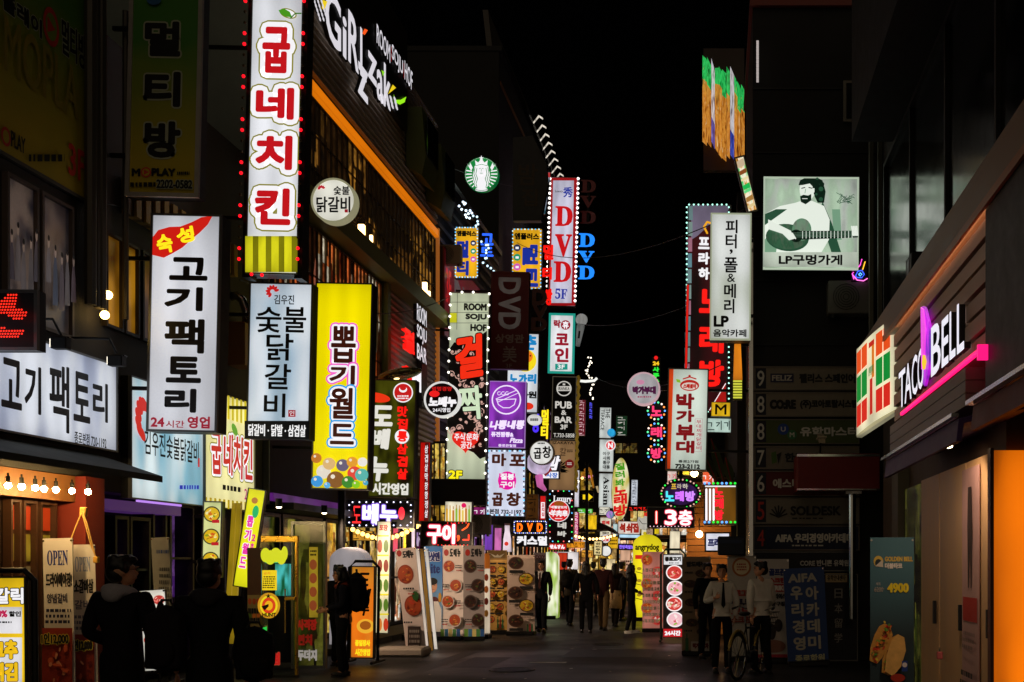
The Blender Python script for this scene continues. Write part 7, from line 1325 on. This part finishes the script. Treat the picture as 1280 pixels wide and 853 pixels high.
wo = person('woman in black with dark hair stopping at the right of the crowd, white soles', 789, 27, 1.62, 100, '#0c0c0e', '#0b0b0d', FR, .1, hair='long', head=30, shoes='#c8c4bc', coat=.8)
backpack('small black backpack on the woman stopping at the right', wo, (0, .19, .98), (.28, .18, .38), '#0a0a0c', 100)
HOLD = {-1: ((-.09, .02, -.27), (-.05, .02, -.53)), 1: ((.1, .0, -.27), (-.02, -.2, -.2))}
HOLDL = {-1: ((-.1, .0, -.27), (.02, -.2, -.2)), 1: ((.09, .02, -.27), (.06, .03, -.53))}
tm = person('man in white shirt with black tie facing us behind the bicycle', 902, 17.2, 1.64, 10, '#d4cec0', '#0c0c10', HOLDL, .03, head=-8, tie='#0c0c10', coat=.96, w=.92)
person('man in white shirt seen from behind right of the bicycle, head turned left', 951, 17.0, 1.68, 205, '#d4cec0', '#0c0c10', {-1: ((-.07, -.03, -.27), (.02, -.2, -.4)), 1: ((.06, .06, -.27), (.02, .02, -.52))}, .05, head=58, tie='#1a1a20', coat=.96, w=.92)
person('dark dressed person hidden behind the man with the tie', 884, 19.8, 1.66, 20, '#101014', '#0c0c10', None, .03)
# ================================================================ SMALL CLUTTER OF THE LANE
def mini(name, label, x0, y0, x1, y1, d, col, s=.9, t=None, tm=None, v=False, cat='sign', b=.3, frame=None):
    q = hang(name, label, cat, x0, y0, x1, y1, d, PN(col, s, .35, 3), .12, .008, frame)
    if t == 'M': q.text(t, x0 + (x1-x0)*.2, y0 + (y1-y0)*.14, x1 - (x1-x0)*.2, y1 - (y1-y0)*.14, tm or INK, b)
    elif t:                                                       # print too far off to read: a stack of stroke clusters
        n = max(2, int((y1 - y0) / (x1 - x0) + .5) * 2) if v else len(t)
        for i in range(n):
            a0, b0, a1, b1 = (x0 + (x1-x0)*.18, y0 + (y1-y0)*(i+.18)/n, x1 - (x1-x0)*.18, y0 + (y1-y0)*(i+.82)/n) if v else (x0 + (x1-x0)*(i+.14)/n, y0 + (y1-y0)*.2, x0 + (x1-x0)*(i+.86)/n, y1 - (y1-y0)*.2)
            w_, h_ = a1 - a0, b1 - b0; lw = max(.5, min(w_, h_) * .16)
            q.line([(a0, b0 + h_*.2), (a0 + w_*.6, b0 + h_*.2), (a0 + w_*(.1 if i % 2 else .55), b0 + h_*.6)], lw, tm or INK, 'lettering').line([(a0 + w_*.85, b0), (a0 + w_*.85, b1)] if i % 3 else [(a0, b1), (a1, b1)], lw, tm or INK, 'lettering')
    q.done(); return q
mini('shop_sign', 'tilted yellow lightbox glowing above the dark umbrella awning', 731, 644, 746, 662, 44, '#f8c81c', .95)
mini('menu_sign', 'orange lit strip of shop canopy lettering left of the slim steel pole', 706, 677, 731, 685, 47, '#f0981c', .9, '꼬치구이전문', D('#5a2008'))
mini('menu_sign', 'red lit display of posters beside the white and lime inflatable sign', 697, 691, 709, 742, 46, '#d83a1c', .8)
mini('menu_sign', 'pale lit display case at walking height behind the tall walker', 712, 700, 724, 738, 48, '#f0d8b0', .9)
mini('shop_sign', 'narrow vertical white-brown lightbox behind the number board', 808, 661, 816, 692, 34, '#c8a890', .7, '밥나라', INK, True)
mini('shop_sign', 'plain glowing cream panel under the number board', 837, 664, 850, 692, 29, '#f4e8c8', .92)
mini('shop_sign', 'slim yellow lit pillar right of the rooster ornament', 818, 661, 824, 668, 33.5, '#f0d01c', .9)
mini('led_sign', 'small orange screen far behind the crowd right of the pinkish panel', 776, 692, 789, 699, 52, '#f08a3a', 1.0)
mini('led_sign', 'small green screen far behind the crowd, below an orange one', 776, 701, 789, 706, 52, '#58c8a0', .8)
mini('led_sign', 'tiny red LED lettering left of the number board', 786, 633, 809, 639, 48, '#1a0404', .3, '우리나라', E('#ff2018', 1.3))
mini('menu_picture', 'white and red menu picture under the pale green stew sign', 834, 589, 846, 604, 23.5, '#f0d8d0', .85, '부대', RED)
mini('menu_picture', 'orange-red menu picture by the globe lamp under the stew sign', 878, 590, 893, 606, 23.8, '#e8603a', .8, '찌개', WH)
mini('menu_picture', 'yellow strip sign between the stew sign and the oval sign', 848, 589, 862, 594, 23.6, '#f0d83a', .95)
mini('shop_sign', 'small amber lightbox with a black M behind the burgundy sign', 889, 503, 913, 521, 24.2, '#e8b81c', .9, 'M', INK)
mini('shop_sign', 'pale cyan lit board under the amber lightbox with an M', 884, 523, 914, 541, 24.4, '#c8e4d8', .8, '당구장', D('#1c5a6a'))
mini('shop_sign', 'small red lightbox left of the amber one with an M', 866, 520, 884, 532, 24.3, '#d8201c', .9, '치킨', WH)
mini('shop_sign', 'tall thin white-lit frame left of the slim steel pole', 717, 588, 724, 634, 43.5, '#e8e4f0', .85)
mini('shop_sign', 'dim brown sign with dark syllables behind the tripe sign', 657, 618, 673, 650, 40, '#5a3410', .5, '식당', INK, True)
mini('shop_sign', 'small white lightbox of pink letters high beside the black pub sign', 722, 500, 732, 545, 46, '#7a2430', .7, '노래주점', E('#f8c8d0', .9), True)
mini('led_sign', 'tiny violet-blue neon letters floating right of the black pub sign', 736, 503, 741, 524, 50, '#08081a', .2, '바다', E('#5a5aff', 1.3), True)
mini('shop_sign', 'small pale lightbox with gold border under the lilac round sign', 749, 634, 762, 644, 46.5, '#f0ecd8', .85, '커피', D('#4a2a10'))
mini('shop_sign', 'white and teal lightbox right of the lilac round sign', 766, 655, 772, 670, 47, '#d0ecec', .85)
mini('shop_sign', 'small pink lightbox behind the DVD dot board', 690, 690, 702, 697, 50, '#f06aa8', .9)
# umbrella shaped awning, bottle, bay with gold curtains, ducts
a = thing('umbrella_awning', 'dark umbrella shaped awning over the shops by the steel pole', 'awning', at(748, 664, 45)); k = 45 / F
q = [(-24, 0), (-14, 7), (-4, 13), (6, 9), (16, 4), (23, -2), (23, -4), (10, 1), (-24, -2)]
G().prism([(x * k, -.6, z * k) for x, z in q], (0, 1.6, 0), D('#2a1c0e', .7)).build('canopy', a); G().tube([(-4 * k, .2, -30 * k), (-4 * k, .2, 12 * k)], .03, STEEL).build('pole', a)
a = thing('bottle_ornament', 'white lit bottle ornament with a red dot in the pink shopfront', 'ornament', at(634, 690, 35)); k = 35 / F
G().tube([(0, 0, 0), (0, 0, 16 * k), (0, 0, 24 * k), (0, 0, 27 * k), (0, 0, 33 * k)], [5.5 * k, 4.8 * k, 3.4 * k, 3 * k, 3.2 * k], PN('#f4e0ec', .95, .3, 3), 16).build('bottle', a, True); G().tube([(0, -5.1 * k, 10 * k), (0, -5.4 * k, 10 * k)], 2.6 * k, E('#e03a30', .9), 14).build('dot_emblem', a); G().tube([(0, 0, 33 * k), (0, 0, 35.5 * k)], 3.6 * k, D('#c8a0b0'), 14).build('cap', a)
a = thing('gold_bay', 'golden lit glass bay with curtains left of the pale green pub sign', 'window', at(547, 652, 31.9)); k = 31.9 / F
G().box((-11 * k, 0, 0), (10 * k, .05, 98 * k), SHOP(21, Y1, 1.15, 5, 1.4)).build('pane', a); g = G()
for x in (-11, -4, 3, 10): g.box((x * k - .02, -.04, 0), (x * k + .02, 0, 98 * k), DKM)
for z in (0, 26, 52, 98): g.box((-11 * k, -.045, z * k - .02), (10 * k, -.041, z * k + .02), DKM)
g.build('frame', a)
a = thing('vent_duct', 'brown boxed duct with a bent steel pipe between the two tall white signs', 'duct', at(293, 456, 18.6)); k = 18.6 / F
G().box((-14 * k, 0, 0), (13 * k, .5, 54 * k), D('#8a5a30', .6)).build('duct_box', a, bevel=.01); G().tube([(-12 * k, .2, 88 * k), (-4 * k, .2, 90 * k), (4 * k, .2, 84 * k), (9 * k, .2, 70 * k), (9 * k, .2, 54 * k)], 5.5 * k, CHR, 14).build('pipe', a, True)
a = thing('metal_shade', 'leaf shaped metal lamp shade jutting over the black brush lettered sign', 'lamp', at(500, 468, 25)); k = 25 / F
G().ell((0, 0, 0), (28 * k, .35, 6.5 * k), D('#8a8a5a', .25, .8), 20, 10, rot=Matrix.Rotation(R_(-11), 3, 'Y')).build('shade', a, True); G().tube([(-20 * k, .1, -3 * k), (-52 * k, .2, -2 * k)], .03, STEEL).build('arm', a); G().ell((-3 * k, -.1, -5 * k), (.08, .08, .05), E('#ffd890', 3)).build('lamp_glass', a)
# cables over the lane
for i, (x0, y0, d0, x1, y1, d1, sag) in enumerate(((690, 395, 50, 866, 380, 30, .5), (640, 300, 44, 930, 262, 21, .8), (520, 190, 32, 700, 235, 52, .4), (300, 350, 18, 560, 372, 32, .5), (742, 470, 46, 905, 455, 24, .5), (120, 250, 14.6, 320, 205, 20, .4))):
    A_, B_ = at(x0, y0, d0), at(x1, y1, d1); o = G().tube([(A_.lerp(B_, t / 14) + Vector((0, 0, -sag * 4 * (t/14) * (1 - t/14)))) - A_ for t in range(15)], .011, D('#2c2a28', .6), 5).build('overhead_cable'); o.location = A_
    tag(o, ('thin cable crossing the lane from the teal framed sign to the burgundy sign', 'long cable from the yellow lightbox to the white LP sign', 'cable running along the left roofs past the coffee disc', 'cable sagging in front of the louvred bar', 'low cable behind the round pink rimmed sign', 'cable behind the tall red bulb sign')[i], 'cable')
# ground details
for x, y, r, lab in ((640, 838, .33, 'round iron manhole cover nearest to us in the dark asphalt'), (760, 806, .3, 'round iron manhole cover before the crowd')):
    d = gd(y); c = at(x, y, d); m = thing('manhole_cover', lab, 'manhole cover', (c.x, d, 0)); G().tube([(0, 0, .002), (0, 0, .008)], r, D('#2a2826', .45, .8), 28).build('lid', m); g = G()
    for i in range(-3, 4): w_ = math.sqrt(max(0, r * r * .8 - (i * r * .25) ** 2)); g.box((-w_, i * r * .25 - .012, .008), (w_, i * r * .25 + .012, .013), D('#3a3836', .4, .8))
    g.build('rib_pattern', m); G().tube([(r * 1.04 * math.cos(a), r * 1.04 * math.sin(a), .006) for a in [i * .2244 for i in range(28)]], .012, D('#4a4846', .5, .6), 6, True).build('rim', m)
g = G()
for (x0, y0), (x1, y1) in (((480, 850), (600, 815)), ((700, 822), (820, 812)), ((560, 835), (640, 822))):
    a, b = at(x0, y0, gd(y0)), at(x1, y1, gd(y1)); g.add([(a.x, a.y, .004), (b.x, a.y, .004), (b.x, b.y, .004), (a.x, b.y, .004)], [(0,1,2,3)], D('#17171a', .55, var=.3, scale=30))
g.build('asphalt_patch')['kind'] = 'structure'
g = G(); rg = random.Random(3)
for i in range(60):
    y = rg.uniform(775, 850); x = rg.uniform(470, 900); d = gd(y); c = at(x, y, d); a = rg.uniform(0, 3); s_ = rg.uniform(.01, .05)
    g.add([(c.x + s_ * math.cos(a + j * 1.6) * (1 if j % 2 else .5), d + s_ * math.sin(a + j * 1.6), .006 + .002 * (j % 2)) for j in range(4)], [(0,1,2,3)], D(rg.choice(['#c8c0b0', '#8a8478', '#a89a80']), .8))
tag(g.build('litter'), None, None, kind='stuff')
g = G()
for i in range(30): g.box((XL + .02, 20.4 + i * 1.3, 0), (XL + 1.1, 21.66 + i * 1.3, .12), D('#4a4642', .8, var=.35, scale=8))
g.build('pavement')['kind'] = 'structure'
# more signs packed deep in the lane
for nm, lab, x0, y0, x1, y1, d, col, s_, t, tm, v in (
 ('shop_sign', 'small green lit strip under the golden arch ornament', 722, 636, 741, 642, 48, '#58c83a', .8, '약국', WH, 0),
 ('shop_sign', 'small orange lightbox with brown letters left of the cream lantern', 727, 688, 741, 697, 49, '#f0a83a', .9, '호프', D('#4a2008'), 0),
 ('menu_sign', 'tall cream menu lightbox glowing low behind the walkers', 758, 699, 769, 729, 53, '#f4dca8', .95, '', INK, 0),
 ('menu_sign', 'reddish menu lightbox low between the walkers and the yellow inflatable sign', 780, 707, 790, 735, 50, '#e86a3a', .9, '', INK, 0),
 ('shop_sign', 'thin magenta lit column right of the skewer sign', 718, 640, 723, 676, 44, '#d82878', .85, '노래장', WH, 1),
 ('shop_sign', 'square white lightbox with a red heart shaped syllable by the dark umbrella awning', 769, 673, 775, 683, 48, '#f4f0ec', .9, '곰', RED, 0),
 ('shop_sign', 'slim white lightbox of blue letters right of the leaf shaped sign', 789, 600, 797, 632, 50, '#e0e8f4', .75, '당구클럽', D('#1c3a8a'), 1),
 ('shop_sign', 'dim green sign board high behind the round pink rimmed sign', 770, 520, 784, 545, 55, '#1c4a2c', .4, '카페', CR, 1),
 ('shop_sign', 'warm lit beige sign right of the violet LED strip', 798, 676, 806, 690, 45, '#e8c890', .85, '전', D('#6a2008'), 0),
 ('shop_sign', 'violet lit panel in the pink shopfront left of the DVD dot board', 606, 656, 616, 688, 36, '#8a4ad0', .8, '', INK, 0),
 ('shop_sign', 'pink lit panel in the shopfront beside a violet one', 618, 660, 627, 690, 36.5, '#e078c0', .85, '', INK, 0),
 ('shop_sign', 'small magenta lightbox under the blank black board', 592, 634, 607, 648, 33, '#a82a80', .6, '소주', WH, 0),
 ('shop_sign', 'small blue-white screen beside the magenta lightbox', 594, 622, 606, 632, 32.6, '#b8b8f0', .8, '', INK, 0),
 ('menu_sign', 'pink-red lit poster column right of the narrow cream food board', 491, 657, 498, 690, 24.4, '#f05a78', .9, '', INK, 0),
 ('menu_sign', 'yellow lit poster column behind the leaning pink-white banner', 504, 657, 512, 690, 25.2, '#f0c81c', .95, '막걸리', INK, 1),
 ('menu_sign', 'white-pink tube lit strip left of the pink LED board', 514, 656, 519, 690, 25.8, '#f8e0ec', 1.0, '', INK, 0),
 ('shop_sign', 'small amber sign of brown letters in the golden shopfront', 441, 664, 466, 676, 25.4, '#e8a838', .8, '도깨비', D('#4a1c08'), 0)):
    q = mini(nm, lab, x0, y0, x1, y1, d, col, s_, t or None, tm, bool(v))
    if not t:
        pass
for j, (x0, y0, x1, y1, n, d, lab) in enumerate(((700, 660, 770, 667, 16, 43, 'string of warm bulbs across the lane under the umbrella awning'), (438, 657, 524, 653, 14, 24.2, 'row of warm bulbs under the canopy of the yellow shopfront'), (690, 574, 724, 600, 10, 43, 'short string of white bulbs by the rope edged bar sign'))):
    A_, B_ = at(x0, y0, d), at(x1, y1, d); st = thing('light_string', lab, 'lights', A_); L_ = B_ - A_; pr = None
    G().tube([L_ * (i / 12) - Vector((0, 0, .25 * math.sin(math.pi * i / 12))) for i in range(13)], .012, BLK, 6).build('cord', st)
    for i in range(n):
        f = (i + .5) / n; P_ = L_ * f - Vector((0, 0, .25 * math.sin(math.pi * f) + .06))
        if pr is None: pr = G().ell((0,0,0), .05, E(('#ffc878', '#ffc060', '#fff4e0')[j], 5), 8, 5).build('bulb', st, True); pr.location = P_
        else: share(pr, st, P_)
# air conditioners, painted window figures
for x, y, d, lab in ((596, 668, 32, 'dark outdoor air conditioner beside the pink LED board'), (330, 215, 19.6, 'outdoor air conditioner on the wall left of the round cream lightbox'), (1062, 392, 19.2, 'outdoor air conditioner on the dark block under the guitar player picture'), (560, 330, 32.8, 'outdoor air conditioner high beside the maroon wall sign')):
    a = thing('air_conditioner', lab, 'air conditioner', at(x, y, d)); m = D('#6a675f', .6)
    G().box((-.36, 0, 0), (.36, .3, .56), m).build('housing', a, bevel=.015); g = G()
    for i in range(5): r = .05 + i * .042; g.tube([(-.06 + r * math.cos(b_), -.012, .28 + r * math.sin(b_)) for b_ in [j * .3927 for j in range(16)]], .005, DKM, 4, True)
    g.build('fan_grille', a); G().box((-.3, .05, -.06), (-.26, .3, 0), STEEL).build('bracket', a); G().box((.26, .05, -.06), (.3, .3, 0), STEEL).build('bracket', a)
s = Sign('window_poster', 'faded ink painting of robed figures pasted on the two upper windows', 'poster', 0,0,0,0,0, box=(XL + .05, dx(4), dx(84), 4.5, 6.0, 'L')); s.loc = True
for i in range(11):
    x = 5 + i * 9.2 + rnd.uniform(-2, 2)
    if 46 < x < 54: continue
    h = rnd.uniform(26, 40); y = rnd.uniform(38, 52); c = rnd.choice(['#3a4868', '#6a4a52', '#7a6a68', '#28405a', '#8a7a78', '#4a3a48'])
    s.poly([(x - 4.5, y + h), (x - 3, y + 8), (x - 1.4, y), (x + 1.6, y), (x + 3.4, y + 10), (x + 4.6, y + h * .97)], PN(c, .16, .5, 3)).circ(x, y - 4, 1.7, PN('#b89a88', .22, .2, 2), 4.6).circ(x, y - 7.5, 1.6, INK, 2.4)
s.done()
